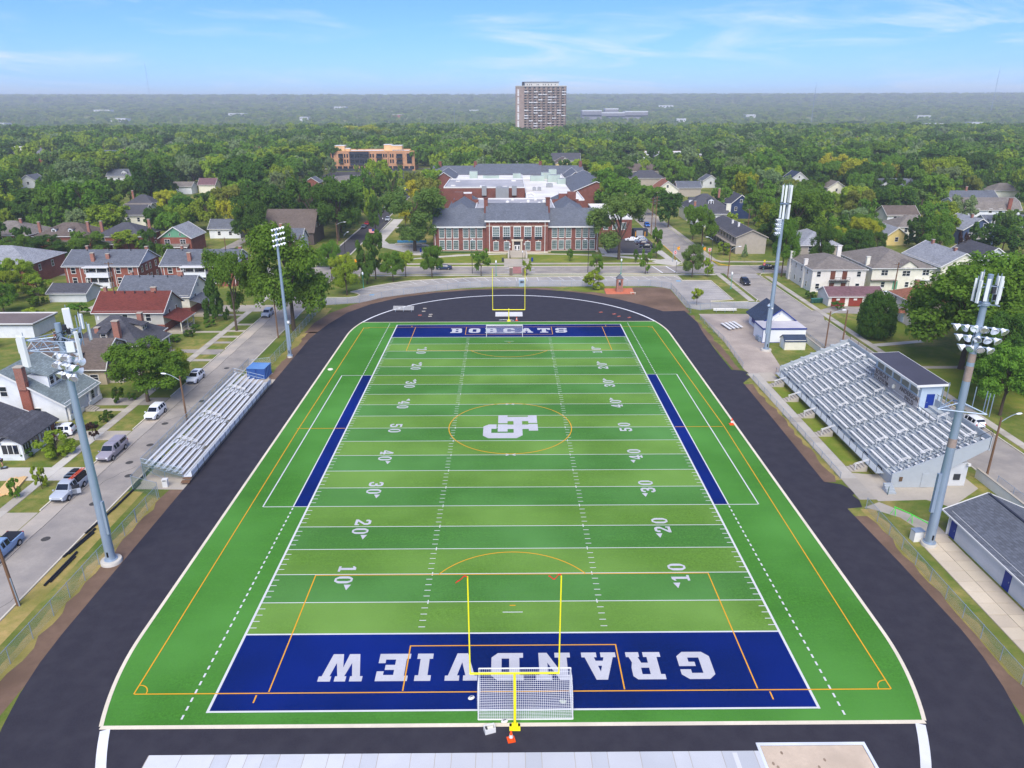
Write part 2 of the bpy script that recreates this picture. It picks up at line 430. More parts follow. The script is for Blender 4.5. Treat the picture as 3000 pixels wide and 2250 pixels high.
flat('dirt_shoulder', shoulder(1, -6, 30.5, 40.5, 1.5), 0.008, DIRT)

flat('dry_verge', shoulder(-1, -4, 36, 42.7, 1.5), 0.0062, DRY); flat('dry_verge', shoulder(-1, 83, 126, 42.2, 1.8), 0.0062, DRY); flat('dry_verge', rectp(-48.0, -45.9, -6, 36), 0.0052, DRY)
flat('dry_verge', shoulder(1, -6, 31, 41.9, 1.2), 0.0062, DRY); flat('dry_verge', shoulder(1, 38, 73, 41.4, 1.0), 0.0062, DRY)
# --- streets
left_st = flat('left_street', rectp(-56.0, -48.15, -80, 161.0), 0.006, ROAD)
LANE = M('concrete_parking_lane', (184, 172, 156), 0.92, 0.07, 2.0, big=0.1, col2=(156, 150, 142))
MB().rect(-55.95, -53.7, -80, 161.0, 0.011).build('parking_lane', LANE, left_st)
JOINT = M('tar_joint', (70, 68, 66), 0.9, 0.1, 3, big=0)
jl = MB(); jl.ribbon([(-53.72+0.05*math.sin(y*0.7), y) for y in range(-40, 160, 2)], 0.07, 0.0145); jl.build('tar_joint', JOINT, left_st)
for k, (x, y, w_, l_) in enumerate([(-51.5, 44, .5, .4), (-50.6, 33, .35, .3), (-51.9, 25.3, .45, .35), (-49.8, 40.2, .6, .4), (-52.3, 57, .3, .7), (-51.2, 49.5, .35, .4), (-50.2, 66, .5, .3), (-51.8, 82, .3, .5)]):
    MB().sheet(arc(x, y, 0.5, 0, 330, 9), 0.0142).build('tar_patch', JOINT, left_st).scale = (1, 1, 1)
cross = flat('cross_street', [(-420, 161.0), (420, 161.0), (420, 171.2), (-420, 171.2)], 0.005, ROAD)
right_st = flat('right_street', rectp(61.3, 70.4, -80, 161.0), 0.006, ROAD)
school_st = flat('school_street', rectp(-57.0, -50.6, 171.2, 520), 0.006, ROADD)
right_st2 = flat('school_side_street', rectp(53.0, 62.4, 171.2, 560), 0.006, ROAD)
flat('back_street', rectp(-500, 500, 520, 528), 0.007, ROAD)
flat('orange_block_lot', rectp(-124, -62, 448, 500), 0.007, ROADD)
flat('alley', rectp(-96, -92, 171.2, 400), 0.006, ROAD)
rc = random.Random(14)
for par, x0, x1, y0, y1, n in ((right_st, 62, 70, 20, 158, 16), (left_st, -53, -48.6, 5, 150, 10), (cross, -40, 75, 162, 170, 8)):
    for i in range(n):
        x, y, a = rc.uniform(x0, x1), rc.uniform(y0, y1), rc.uniform(0, 6.28); pts = [(x, y)]
        for k in range(9):
            a += rc.uniform(-.6, .6); x += .7*math.cos(a); y += .7*math.sin(a)
            if not (x0-.6 < x < x1+.4): break
            pts.append((x, y))
        if len(pts) > 3: MB().ribbon(pts, .05, 0.0118+i*.0001).build('tar_crack', JOINT, par)
# centre line and crossings
cl_ = MB(); cl_.rect(-46, 52, 166.0, 166.1, 0.0105); cl_.build('centre_line', M('faded_yellow_paint', (200, 176, 110), .8, .1, 3), cross)
for x0 in (43.9, 47.9): MB().poly([(x0, 162.0, .0108), (x0+.35, 162.0, .0108), (x0-.9, 171, .0108), (x0-1.25, 171, .0108)]).build('crosswalk_line', PAINTW, cross)
for y0 in (156.0, 158.6): MB().rect(62, 70, y0, y0+.3, 0.0108).build('crosswalk_line', PAINTW, right_st)
MB().rect(57.2, 57.5, 184, 194, 0.0108).build('lane_line', PAINTW, right_st2)
MB().rect(57.6, 62, 181.5, 182.1, 0.0108).build('stop_line', PAINTW, right_st2)
PATTERN = M('brick_red_crossing', (168, 116, 108), .9, .1, 3)
MB().rect(1.35, 3.85, 161.6, 171.0, 0.0109).build('crosswalk', PATTERN, cross)
MB().rect(54.0, 62.0, 176.8, 179.6, 0.0109).build('crosswalk', PATTERN, right_st2)
for x0 in (-1.4, 5.6):
    for y0 in (163.2, 168.2):
        MB().poly([(x0, y0, .0108), (x0+2.2, y0+.5, .0108), (x0+2.2, y0+.7, .0108), (x0, y0+1.2, .0108), (x0+1.7, y0+.6, .0108)]).build('yield_mark', PAINTW, cross)

def kerb(pts, parent, mat=KERB, w_=0.18, h_=0.13):
    return MB().ribbon(pts, w_, 0.0, h_).build('kerb', mat, parent)
# left street kerbs with driveway gaps
for a, b in ((-80, 25.6), (31.4, 38.6), (43.0, 50.8), (54.8, 64.0), (68.0, 90.5), (93.5, 121), (128, 160.5)): kerb([(-56.1, a), (-56.1, b)], left_st)
kerb([(-48.05, -80), (-48.05, 130.0), (-47.6, 134), (-46.2, 134.6), (-40.2, 134.2), (-38.2, 135.2), (-37.6, 137.0), (-38.6, 138.7), (-40.6, 140.1)], left_st)
kerb([(-48.05, 137), (-48.4, 158), (-46.6, 160.9), (-40, 160.95), (-8, 160.95)], left_st)
for a, b in ((-8, 0.6), (4.6, 43.2), (49.0, 58.6)): kerb([(a, 160.95), (b, 160.95)], cross)
kerb([(-50.4, 176), (-49.0, 172.2), (-47, 171.3), (0, 171.3)], cross); kerb([(5, 171.3), (49.5, 171.3), (52.2, 173.5), (52.9, 177.5), (52.9, 190)], cross)
kerb([(52.9, 190), (52.9, 205)], right_st2, PAINTY); kerb([(52.9, 205), (52.9, 320)], right_st2)
kerb([(62.5, 320), (62.5, 180)], right_st2); kerb([(62.5, 180), (63.6, 173.5), (66, 171.3)], right_st2, PAINTY); kerb([(66, 171.3), (78, 171.3)], cross)
kerb([(-57.1, 172.5), (-57.1, 500)], school_st, CONCW, 0.5); kerb([(-50.5, 180), (-50.5, 226), (-48.3, 230), (-48.3, 268), (-50.5, 272), (-50.5, 500)], school_st, CONCW, 0.4)
kerb([(61.2, 155), (61.2, 130.6), (60.4, 129)], right_st); kerb([(61.2, 121), (61.2, -80)], right_st)
for a, b in ((-80, 99.5), (102, 112.0), (120, 158)): kerb([(70.5, a), (70.5, b)], right_st)
kerb([(70.5, 158), (72, 160.6), (75, 160.95)], cross)
MB().rect(-50.5, -48.4, 230, 268, 0.009).build('parking_bay', ROADD, school_st)

# --- pavements: slabs laid one after another
slab_cache = {}
def slab_mesh(lx, ly, mat):
    k = (lx, ly, mat.name)
    if k not in slab_cache:
        me = bpy.data.meshes.new('slab'); b = MB().box(-lx/2, lx/2, -ly/2, ly/2, -0.03, 0.03); me.from_pydata(b.v, [], b.f); me.materials.append(mat); slab_cache[k] = me
    return slab_cache[k]
SLABA = [M('slab_concrete_a', (184, 177, 164), .9, .07, 2), M('slab_concrete_b', (172, 164, 150), .9, .09, 2), M('slab_concrete_c', (198, 193, 182), .9, .06, 2)]
def slab_row(name, x0, x1, y0, y1, step, cols=1, mats=SLABA, z=0.0, seed=1, fresh=()):
    """a paved walk: base sheet plus one object for each slab"""
    rr = random.Random(seed)
    base = flat(name, rectp(x0-.05, x1+.05, y0, y1), 0.0035, M('joint_sand', (128, 120, 104), .95, .1, 2))
    lw = (x1-x0)/cols; y = y0
    while y < y1-0.2:
        for c in range(cols):
            m = mats[rr.choice((0, 0, 1))] if not any(a <= y < b for a, b in fresh) else mats[2]
            inst('slab', slab_mesh(lw-0.05, step-0.05, m), base, (x0+lw*(c+.5), y+step/2, 0.008+rr.uniform(-.006, .006)), rz=rr.uniform(-.004, .004))
        y += step
    return base
slab_row('left_sidewalk', -61.2, -59.8, 15, 156, 1.5, seed=2, fresh=((36, 54),))
slab_row('right_sidewalk', 71.6, 73.0, 40, 156, 1.6, seed=3)
slab_row('lot_sidewalk', 58.7, 60.2, 129.5, 160, 1.5, seed=4)
slab_row('stand_walk', 42.5, 44.6, 33, 78, 1.8, seed=5)
slab_row('field_house_walk', 44.9, 48.6, -8, 24.6, 1.75, 2, seed=6, mats=[M('warm_slab_a', (206, 192, 168), .9, .06, 2), M('warm_slab_b', (196, 182, 160), .9, .08, 2), CONC])
flat('cross_street_sidewalk', rectp(-46, 58.6, 158.9, 160.1), 0.007, CONCW)
flat('school_sidewalk', rectp(-46, 49, 174.3, 176.6), 0.007, CONC)
flat('corner_sidewalk', [(62.9, 180), (64.6, 176.6), (84, 176.2), (84, 178), (65.4, 178.4), (64.4, 181), (64.4, 300), (62.9, 300)], 0.007, CONC)
flat('corner_plaza', [(45.6, 174.3), (49.8, 171.6), (52.6, 176), (51.2, 182), (50.6, 196), (47.8, 196), (49.0, 182.5), (44, 178.3)], 0.0072, CONCW)
flat('school_path', [(29.0, 187.2), (48.6, 178.2), (49.6, 179.6), (33, 188.9), (4.8, 192.2), (4.8, 190.6), (18, 189.4)], 0.0074, CONCW)
flat('school_path', [(-31.6, 183.2), (-30.2, 182.6), (-14, 188.0), (-0.4, 190.4), (-0.4, 191.9), (-16, 190.2)], 0.0074, CONCW)
flat('school_forecourt', rectp(-1.2, 6.6, 171.4, 183.2), 0.0078, CONC)
flat('school_plaza', [(-48.2, 214), (-44, 205), (-36, 197), (-30, 189.6), (-27.2, 189.2), (-26.4, 197), (-26.4, 206), (-28.6, 210), (-41, 210), (-43.6, 217), (-43.6, 268), (-47.6, 268)], 0.0075, CONCW)
flat('school_cross_path', rectp(-43.6, -27, 244, 247), 0.0076, CONCW)
flat('far_lawn_strip', rectp(-46, 58, 171.6, 174.2), 0.0055, GRASSG)
flat('school_lawn', [(-42.6, 218), (-27, 212), (-27, 243), (-42.6, 243)], 0.0055, GRASS)
flat('school_front_lawn', [(-29, 176.8), (-1.4, 176.8), (-1.4, 190), (-14, 187.6), (-29, 182.4)], 0.0055, GRASSG)
flat('school_front_lawn', [(6.8, 176.8), (44, 176.8), (47, 178.2), (28.7, 187.0), (18, 189), (6.8, 189.8)], 0.0055, GRASSG)
flat('drive', rectp(-72, -56.1, 39.0, 42.7), 0.0072, CONCW); flat('drive', rectp(-72, -56.1, 26.0, 31.0), 0.0072, CONC)
flat('drive', rectp(-74, -56.1, 51.2, 54.4), 0.0072, CONC); flat('drive', rectp(-68, -56.1, 64.4, 67.6), 0.0072, ROAD)
flat('drive', rectp(-70, -56.1, 91, 93.2), 0.0072, ROAD); flat('drive', rectp(-100, -56.1, 121.5, 127.5), 0.0072, CONC)
flat('garage_drive', [(70.4, 112.6), (72.4, 118.6), (80, 117.6), (84, 123.8), (77, 124.2), (72, 120.5), (70.4, 121)], 0.0072, ROAD)
flat('lawn_path', [(73.0, 93.6), (74, 93.4), (84, 96), (84, 97.4), (73, 95)], 0.0072, CONCW); flat('lawn_path', rectp(73, 86, 80.2, 81.6), 0.0072, CONC)
flat('house_path', rectp(-68, -61.2, 85.5, 86.5), 0.0072, CONC); flat('house_path', rectp(-68, -61.2, 104.6, 105.8), 0.0072, CONC); flat('house_path', rectp(-69, -61.2, 118, 119.2), 0.0072, CONC); flat('house_path', rectp(-66, -61.2, 62, 63), 0.0072, CONC)
for yy in (86, 90, 97, 101, 105.2, 110): flat('verge_path', rectp(-59.8, -56.2, yy, yy+1.3), 0.0071, ROAD if yy in (90, 97) else CONC)
flat('right_lawn', rectp(73.1, 86, 60, 93), 0.0052, GRASSG); flat('right_lawn', rectp(73.1, 86, 97.6, 112), 0.0052, GRASSG)
# concourse between track and stand
CONCO = M('worn_concourse', (178, 164, 150), .92, .1, 1.4, big=.16, col2=(150, 138, 128))
flat('concourse', [(43.6, 118.0), (55.6, 117.8), (54, 111), (53, 98), (51.4, 93.9), (49.6, 80), (47.6, 77.4), (43.0, 77.4), (42.6, 80), (43.6, 96)], 0.0065, CONCO)
flat('stand_apron', [(44.6, 32.6), (50.6, 32.9), (52.3, 31.4), (53.0, 25.6), (54.8, 25.6), (53.6, 31.8), (58.6, 35.6), (58.6, 39), (46.4, 39.6), (44.6, 40)], 0.0066, CONC)
flat('stand_apron', rectp(44.6, 47.2, 74.0, 78.5), 0.0068, CONC)
flat('gate_path', [(42.2, 31.2), (44.6, 32.4), (48.8, 27.2), (48.8, 24.7), (46.6, 24.7), (45.4, 28.8), (43.2, 30.6)], 0.0069, CONC)
flat('stand_grass', rectp(44.7, 47.3, 40.5, 73.6), 0.0055, GRASSG)
flat('bleacher_pad', [(-47.4, 36.6), (-40.6, 36.4), (-40.6, 78.6), (-47.4, 81.0)], 0.0068, CONC)

# --- crescent car park behind the far bend
lot_outer = [(-42.6, 134), (-38, 135.0), (-37.5, 137.0), (-38.6, 138.8), (-40.5, 140.2), (-36.4, 146.1), (-32, 149.6), (-27.5, 152.5), (-17.6, 155.2), (-7.4, 156.8), (5.5, 157.0), (20, 157.5), (47.4, 157.8), (47.3, 152.2), (55.1, 151.8), (55.2, 131.2), (49.6, 129.8), (49.6, 128.6), (61.2, 128.8), (61.2, 121.5), (56.3, 122.2), (52.9, 123.0), (49.7, 122.7), (44.7, 121.4), (42.1, 123.7)]
lot_inner = [(42.2, 142.3), (40.2, 144.4), (37.5, 145.7), (25.3, 145.8), (14.5, 145.4), (5.2, 145.6), (-3.9, 145.6), (-13, 143.7), (-21.3, 139.9), (-29.1, 135.9), (-36.2, 129.3), (-44.4, 127.0), (-48.1, 127.0), (-48.1, 134)]
LOTM = M('old_lot_paving', (168, 162, 154), .92, .08, 2.2, big=.14, col2=(146, 142, 138))
lot = flat('car_park', lot_outer+lot_inner, 0.0075, LOTM)
def along(pts, step, off=0.0):
    o = []; d = off
    for a, b in zip(pts[:-1], pts[1:]):
        a = Vector(a); b = Vector(b); L = (b-a).length
        while d < L: o.append((a+(b-a)*(d/L), (b-a)/L)); d += step
        d -= L
    return o
for k, (p, d) in enumerate(along(lot_outer[4:13], 2.95, 1.0)):
    n = Vector((d.y, -d.x)); sk = d*(1.5 if p.x < 0 else 1.3 if p.x > 8 else 0.2); q = p+n*4.6+sk
    MB().ribbon([tuple(p+n*.2), tuple(q)], 0.12, 0.0125).build('parking_line', PAINTW, lot)
for k in range(9): MB().rect(48.0, 54.9, 132.4+k*2.2, 132.52+k*2.2, 0.0125).build('parking_line', PAINTW, lot)
kerb([(47.5, 152.2), (55.2, 151.9), (55.3, 131), (52, 130), (49.5, 129.7), (49.3, 128.9), (52, 128.5), (58.4, 128.9)], lot); kerb(lot_outer[4:13]+[(47.5, 152.2)], lot, KERB, .2)
HCB = M('handicap_blue', (120, 176, 210), .8, .08, 3)
for x, y in ((46.3, 151.6), (-34.6, 137.2)): MB().rect(x-.6, x+.6, y-.6, y+.6, 0.0126).build('blue_parking_mark', HCB, lot)
flat('brick_pad', [(25.0, 143.2), (32.4, 143.4), (32.0, 136.9), (24.8, 137.0)], 0.012, M('red_paver', (204, 116, 84), .9, .14, 4, big=.08))
flat('pad_grass', [(16, 142.8), (20, 140.5), (24.6, 137.5), (24.6, 144.4), (33.4, 144.6), (33, 145.5), (15, 145.2)], 0.0095, GRASSG)
# school side car park
slot = flat('school_car_park', [(32.2, 191.4), (48.4, 191.2), (50.2, 206), (49.4, 240), (33, 240)], 0.007, ROADD)
flat('lot_border', rectp(31.0, 45.4, 189.2, 191.2), 0.0072, CONCW); flat('lot_border', rectp(30.2, 32.1, 191, 202), 0.0072, CONCW)
for k in range(5): MB().rect(33, 37.5, 193.2+k*2.6, 193.35+k*2.6, 0.0118).build('parking_line', PAINTW, slot)
for k in range(6): MB().rect(43.4, 48.6, 196.5+k*2.9, 196.65+k*2.9, 0.0118).build('parking_line', PAINTW, slot)

# ================================================================ playing field
CY0, CY1, RI = 9.3, 102.3, 33.85
bx0 = math.sqrt(RI*RI-(CY0+1.35)**2); bx1 = math.sqrt(RI*RI-(111.9-CY1)**2)
a_lo = math.degrees(math.asin((-1.35-CY0)/RI)); a_hi = math.degrees(math.asin((111.9-CY1)/RI))
right_edge = arc(0, CY0, RI, a_lo, 0, 10)+arc(0, CY1, RI, 0, a_hi, 10)
left_edge = [(-x, y) for x, y in right_edge[::-1]]
field = flat('playing_field', right_edge+left_edge, 0.030, TURF_O)
for e, n_ in ((right_edge, 1), (left_edge, 2)): MB().ribbon(e, 0.32, 0.0, 0.05).build('turf_curb', TKERB, field)
MB().ribbon([(-bx0, -1.5), (bx0, -1.5)], 0.34, 0.0, 0.05).build('turf_curb', TKERB, field)
MB().ribbon([(-bx1, 112.0), (bx1, 112.0)], 0.16, 0.0, 0.045).build('turf_curb', TKERB, field)
YD = 0.9144; HW = 24.384
for k in range(20):
    y0 = (10+5*k)*YD; MB().rect(-HW, HW, y0, y0+5*YD, 0.036).build('turf_band', TURF_L if k % 2 == 0 else TURF_D, field)
MB().rect(-HW, HW, 0, 10*YD, 0.036).build('end_zone', TURF_B, field); MB().rect(-HW, HW, 110*YD, 120*YD, 0.036).build('end_zone', TURF_B, field)
for s in (-1, 1):
    MB().rect(min(s*HW, s*26.15), max(s*HW, s*26.15), 32.0, 77.75, 0.036).build('team_area', TURF_B, field)
    b = MB(); z = 0.043
    b.rect(min(s*26.1, s*26.25), max(s*26.1, s*26.25), 32.0, 77.75, z); b.rect(min(s*29.75, s*29.9), max(s*29.75, s*29.9), 32.0, 77.75, z)
    b.rect(min(s*24.5, s*29.75), max(s*24.5, s*29.75), 31.93, 32.05, z+.0005); b.rect(min(s*24.5, s*29.75), max(s*24.5, s*29.75), 77.7, 77.82, z+.0005)
    b.build('team_box_line', PWHITE, field)
    b = MB()
    y = -0.75
    while y < 31.5: b.rect(s*26.15-.08, s*26.15+.08, y, y+.46, z); y += YD
    y = 78.3
    while y < 111.2: b.rect(s*26.15-.08, s*26.15+.08, y, y+.46, z); y += YD
    tag(b.build('dashed_line', PWHITE, field), kind='stuff')
    MB().rect(s*HW-.11, s*HW+.11, -.1, 120*YD+.1, 0.0425).build('sideline', PWHITE, field)
for y in (0, 10*YD, 110*YD, 120*YD): MB().rect(-HW, HW, y-.09, y+.09, 0.0431).build('goal_line', PWHITE, field)
for k in range(1, 20): MB().rect(-HW, HW, (10+5*k)*YD-.05, (10+5*k)*YD+.05, 0.0431).build('yard_line', PWHITE, field)
b = MB()
for k in range(1, 100):
    y = (10+k)*YD
    if k % 5:
        for s in (-1, 1):
            b.rect(s*23.98-.31, s*23.98+.31, y-.045, y+.045, 0.0437); b.rect(s*8.43-.31, s*8.43+.31, y-.045, y+.045, 0.0437)
    else:
        for s in (-1, 1): b.rect(s*8.2-.05, s*8.2+.05, y-.3, y+.3, 0.0437)
tag(b.build('hash_marks', PWHITE, field), kind='stuff')
for y in (12.1, 97.6): MB().rect(-.95, .95, y-.05, y+.05, 0.0437).build('conversion_mark', PWHITE, field)
# soccer lines
zy = 0.0485
def yl(name, pts, w_=.11): return MB().ribbon(pts, w_, zy).build(name, PYEL, field)
yl('soccer_touchline', [(-31.15, 1.95), (-31.5, 55), (-31.3, 107.9)]); yl('soccer_touchline', [(31.15, 1.95), (32.0, 55), (31.0, 107.9)])
for y in (1.95, 107.9): yl('soccer_goal_line', [(-31.1, y), (31.1, y)])
for s in (-1, 1): MB().rect(min(s*24.6, s*31.8), max(s*24.6, s*31.8), 54.8, 54.92, zy).build('halfway_line', PYEL, field)
for d, y0 in ((1, 2.0), (-1, 107.85)):
    yl('penalty_area_line', [(-20.15, y0+d*.1), (-20.15, y0+d*16.15), (20.15, y0+d*16.15), (20.15, y0+d*.1)])
    yl('goal_area_line', [(-9.15, y0+d*.1), (-9.15, y0+d*5.5), (9.15, y0+d*5.5), (9.15, y0+d*.1)])
    cy = y0+d*11.0; aa = math.degrees(math.asin(5.25/9.15))
    yl('penalty_arc', [(9.15*math.cos(R(t)), cy+d*9.15*math.sin(R(t))) for t in [aa+(180-2*aa)*i/24 for i in range(25)]])
    MB().rect(-.28, .28, cy+d*0.1-.06, cy+d*.1+.06, zy).build('penalty_spot', PYEL, field)
    for s in (-1, 1):
        MB().rect(s*21.05-.06, s*21.05+.06, min(y0-d*.25, y0-d*1.1), max(y0-d*.25, y0-d*1.1), zy).build('distance_mark', PYEL, field)
        yl('corner_arc', [(s*(31.1-.95*math.cos(R(t))), y0+d*.95*math.sin(R(t))) for t in range(0, 91, 15)], .09)
yl('centre_circle', arc(0, 55.15, 9.15, 0, 360, 64), .12)
for y in (64.0, 45.72):
    b = MB()
    for s in (-1, 1):
        b.poly([(s*.08, y, .0492), (s*.62, y-.33, .0492), (s*.72, y-.18, .0492), (s*.3, y, .0492), (s*.72, y+.18, .0492), (s*.62, y+.33, .0492)])
    b.build('circle_mark', PLETTER, field)

# lettering: slab-serif glyphs on a 10 x 12 grid, each a handful of abutting faces
def q(x0, y0, x1, y1): return [(x0, y0), (x1, y0), (x1, y1), (x0, y1)]
def mir(ps, wd=10): return [[(wd-x, y) for x, y in p][::-1] for p in ps]
RB = [(2, 0), (8, 0), (10, 2), (10, 2.6), (0, 2.6), (0, 2)]
RT = [(0, 9.4), (10, 9.4), (10, 10), (8, 12), (2, 12), (0, 10)]
WL = [q(0, 9.8, 4, 12), [(0.9, 9.8), (2.6, 0), (4.5, 0), (4.5, 4.0), (3.4, 9.8)], [(4.5, 0), (6, 0), (7, 6), (7, 9.8), (5.9, 9.8), (4.5, 4)], q(5.2, 9.8, 7, 12)]
GL = {
 'I': [q(1.5, 0, 8.5, 2.4), q(3.0, 2.4, 7.0, 9.6), q(1.5, 9.6, 8.5, 12)],
 'E': [q(1.2, 0, 4.6, 12), q(0, 0, 1.2, 2.3), q(0, 9.7, 1.2, 12), q(4.6, 9.4, 10, 12), q(7.8, 7.8, 10, 9.4), q(4.6, 5, 7.6, 7.2), q(4.6, 0, 10, 2.6), q(7.8, 2.6, 10, 4.2)],
 'T': [q(0, 9.4, 10, 12), q(0, 7.2, 2.2, 9.4), q(7.8, 7.2, 10, 9.4), q(3.3, 2.2, 6.7, 9.4), q(1.8, 0, 8.2, 2.2)],
 'B': [q(1.2, 0, 4.4, 12), q(0, 0, 1.2, 2.2), q(0, 9.8, 1.2, 12), [(4.4, 9.8), (9.6, 9.8), (9.6, 10.6), (8.4, 12), (4.4, 12)], q(6.6, 7.2, 9.6, 9.8), [(4.4, 5), (10, 5), (9.6, 7.2), (4.4, 7.2)], q(6.8, 2.2, 10, 5), [(4.4, 0), (8.8, 0), (10, 1.2), (10, 2.2), (4.4, 2.2)]],
 'O': [RB, RT, q(0, 2.6, 3.4, 9.4), q(6.6, 2.6, 10, 9.4)],
 'C': [RB, RT, q(0, 2.6, 3.4, 9.4), q(6.8, 7.6, 10, 9.4), q(6.8, 2.6, 10, 4.4)],
 'G': [RB, RT, q(0, 2.6, 3.4, 9.4), q(6.8, 7.8, 10, 9.4), q(6.8, 2.6, 10, 6.4), q(5.0, 4.5, 6.8, 6.4)],
 'D': [q(1.2, 0, 4.4, 12), q(0, 0, 1.2, 2.2), q(0, 9.8, 1.2, 12), [(4.4, 9.5), (10, 9.5), (10, 10), (8, 12), (4.4, 12)], [(4.4, 0), (8, 0), (10, 2), (10, 2.5), (4.4, 2.5)], q(6.8, 2.5, 10, 9.5)],
 'R': [q(1.2, 2.2, 4.2, 12), q(0, 0, 5.2, 2.2), q(0, 9.8, 1.2, 12), [(4.2, 9.8), (9.4, 9.8), (9.4, 10.6), (8.2, 12), (4.2, 12)], q(6.6, 7, 9.4, 9.8), [(4.2, 4.8), (9, 4.8), (9.4, 7), (4.2, 7)], [(6.2, 4.8), (6.9, 2.2), (9.6, 2.2), (8.9, 4.8)], q(6.4, 0, 10.4, 2.2)],
 'A': [[(0.9, 2.2), (3.6, 2.2), (5, 8.6), (5, 12), (3.4, 12)], [(9.1, 2.2), (6.6, 12), (5, 12), (5, 8.6), (6.4, 2.2)], [(3.95, 3.8), (6.05, 3.8), (5.57, 6), (4.43, 6)], q(0, 0, 4.4, 2.2), q(5.6, 0, 10, 2.2)],
 'N': [q(1, 2.2, 3.4, 12), q(0, 9.8, 1, 12), q(0, 0, 4.4, 2.2), q(6.6, 0, 9, 9.8), q(5.6, 9.8, 10, 12), [(3.4, 7.5), (6.6, 0), (6.6, 4.5), (3.4, 12)]],
 'V': [q(0, 9.8, 4.4, 12), q(5.6, 9.8, 10, 12), [(0.9, 9.8), (3.3, 0), (5, 0), (5, 4), (3.7, 9.8)], [(9.1, 9.8), (6.3, 9.8), (5, 4), (5, 0), (6.7, 0)]],
 'W': WL+mir(WL, 14),
 'S': [[(0, 0), (8, 0), (10, 2), (10, 2.4), (0, 2.4)], q(0, 2.4, 2.8, 4.2), q(7, 2.4, 10, 4.9), [(2, 4.9), (10, 4.9), (8.4, 7.1), (0, 7.1)], q(0, 7.1, 3, 9.6), [(0, 9.6), (10, 9.6), (10, 12), (2, 12), (0, 10)], q(7.2, 7.9, 10, 9.6)],
 '0': [[(3, 0), (7, 0), (9.6, 2.6), (9.6, 3.2), (6.8, 3.2), (6, 1.4), (4, 1.4), (3.2, 3.2), (.4, 3.2), (.4, 2.6)], [(.4, 8.8), (3.2, 8.8), (4, 10.6), (6, 10.6), (6.8, 8.8), (9.6, 8.8), (9.6, 9.4), (7, 12), (3, 12), (.4, 9.4)], q(0.2, 3.2, 3.2, 8.8), q(6.8, 3.2, 9.8, 8.8)],
 '1': [q(1.2, 0, 8.8, 1.6), q(3.5, 1.6, 6.5, 12), [(1.2, 9.2), (3.5, 9.8), (3.5, 12), (1.2, 10.4)]],
 '2': [q(0, 0, 10, 2), q(8.2, 2, 10, 3.4), [(0, 2), (3.4, 2), (9.6, 7.4), (6.6, 7.4)], q(6.6, 7.4, 9.6, 10), [(0.4, 10), (9.6, 10), (7.6, 12), (2.4, 12)], q(.4, 8.0, 3.2, 10)],
 '3': [[(2.4, 0), (7.6, 0), (9.8, 2), (.2, 2)], q(.2, 2, 3, 3.8), q(6.8, 2, 9.8, 5.2), [(3.6, 5.2), (9.8, 5.2), (8.6, 6.2), (9.6, 7.2), (3.6, 7.2)], q(6.7, 7.2, 9.6, 10), [(.4, 10), (9.6, 10), (7.6, 12), (2.4, 12)], q(.4, 8.4, 3.2, 10)],
 '4': [q(3.6, 0, 9.6, 1.5), q(5.6, 1.5, 8.2, 3), q(0, 3, 10, 4.8), q(5.6, 4.8, 8.2, 12), [(0, 4.8), (2.2, 4.8), (5.6, 9.4), (5.6, 12)]],
 '5': [[(2.4, 0), (7.6, 0), (9.8, 2), (.2, 2)], q(.2, 2, 3, 3.8), q(6.8, 2, 9.8, 5.6), [(1, 5.6), (9.8, 5.6), (7.8, 7.6), (1, 7.6)], q(1, 7.6, 3.4, 10), q(1, 10, 9.4, 12)]}
def glyph(ch, org, ux, uy, wd, ht, mat, z, name, gw=10.0):
    b = MB()
    for p in GL[ch]: b.poly([(org[0]+ux[0]*x/gw*wd+uy[0]*y/12*ht, org[1]+ux[1]*x/gw*wd+uy[1]*y/12*ht, z) for x, y in p])
    return b.build(name, mat, field)
for ch, x1, wd in (('G', 17.1, 2.85), ('R', 12.85, 2.9), ('A', 8.95, 3.0), ('N', 4.95, 3.05), ('D', .85, 2.75), ('V', -3.05, 2.75), ('I', -6.7, 1.95), ('E', -8.95, 2.7), ('W', -12.75, 3.7)):
    glyph(ch, (x1, 6.5), (-1, 0), (0, -1), wd, 3.28, PLETTER, 0.0442, 'end_zone_letter', 14.0 if ch == 'W' else 10.0)
for ch, x0, wd in (('B', -12.4, 2.45), ('O', -8.55, 2.45), ('B', -5.05, 2.45), ('C', -1.2, 2.45), ('A', 2.35, 2.75), ('T', 6.1, 2.7), ('S', 9.9, 2.45)):
    glyph(ch, (x0, 103.6), (1, 0), (0, 1), wd, 3.3, PLETTER, 0.0442, 'end_zone_letter')
for k, n_ in enumerate(('10', '20', '30', '40', '50', '40', '30', '20', '10')):
    yc = (20+10*k)*YD
    for s in (-1, 1):
        for i, ch in enumerate(n_):
            off = -1.55 if i == 0 else .33
            if s < 0: glyph(ch, (-18.05, yc-off), (0, -1), (1, 0), 1.22, 1.83, PLETTER, 0.0455, 'yard_number')
            else: glyph(ch, (18.05, yc+off), (0, 1), (-1, 0), 1.22, 1.83, PLETTER, 0.0455, 'yard_number')
        if n_ != '50':
            d = -1 if k < 4 else 1
            MB().poly([(s*16.22, yc+d*1.75, .0455), (s*16.95, yc+d*1.75, .0455), (s*16.55, yc+d*2.65, .0455)]).build('yard_arrow', PLETTER, field)
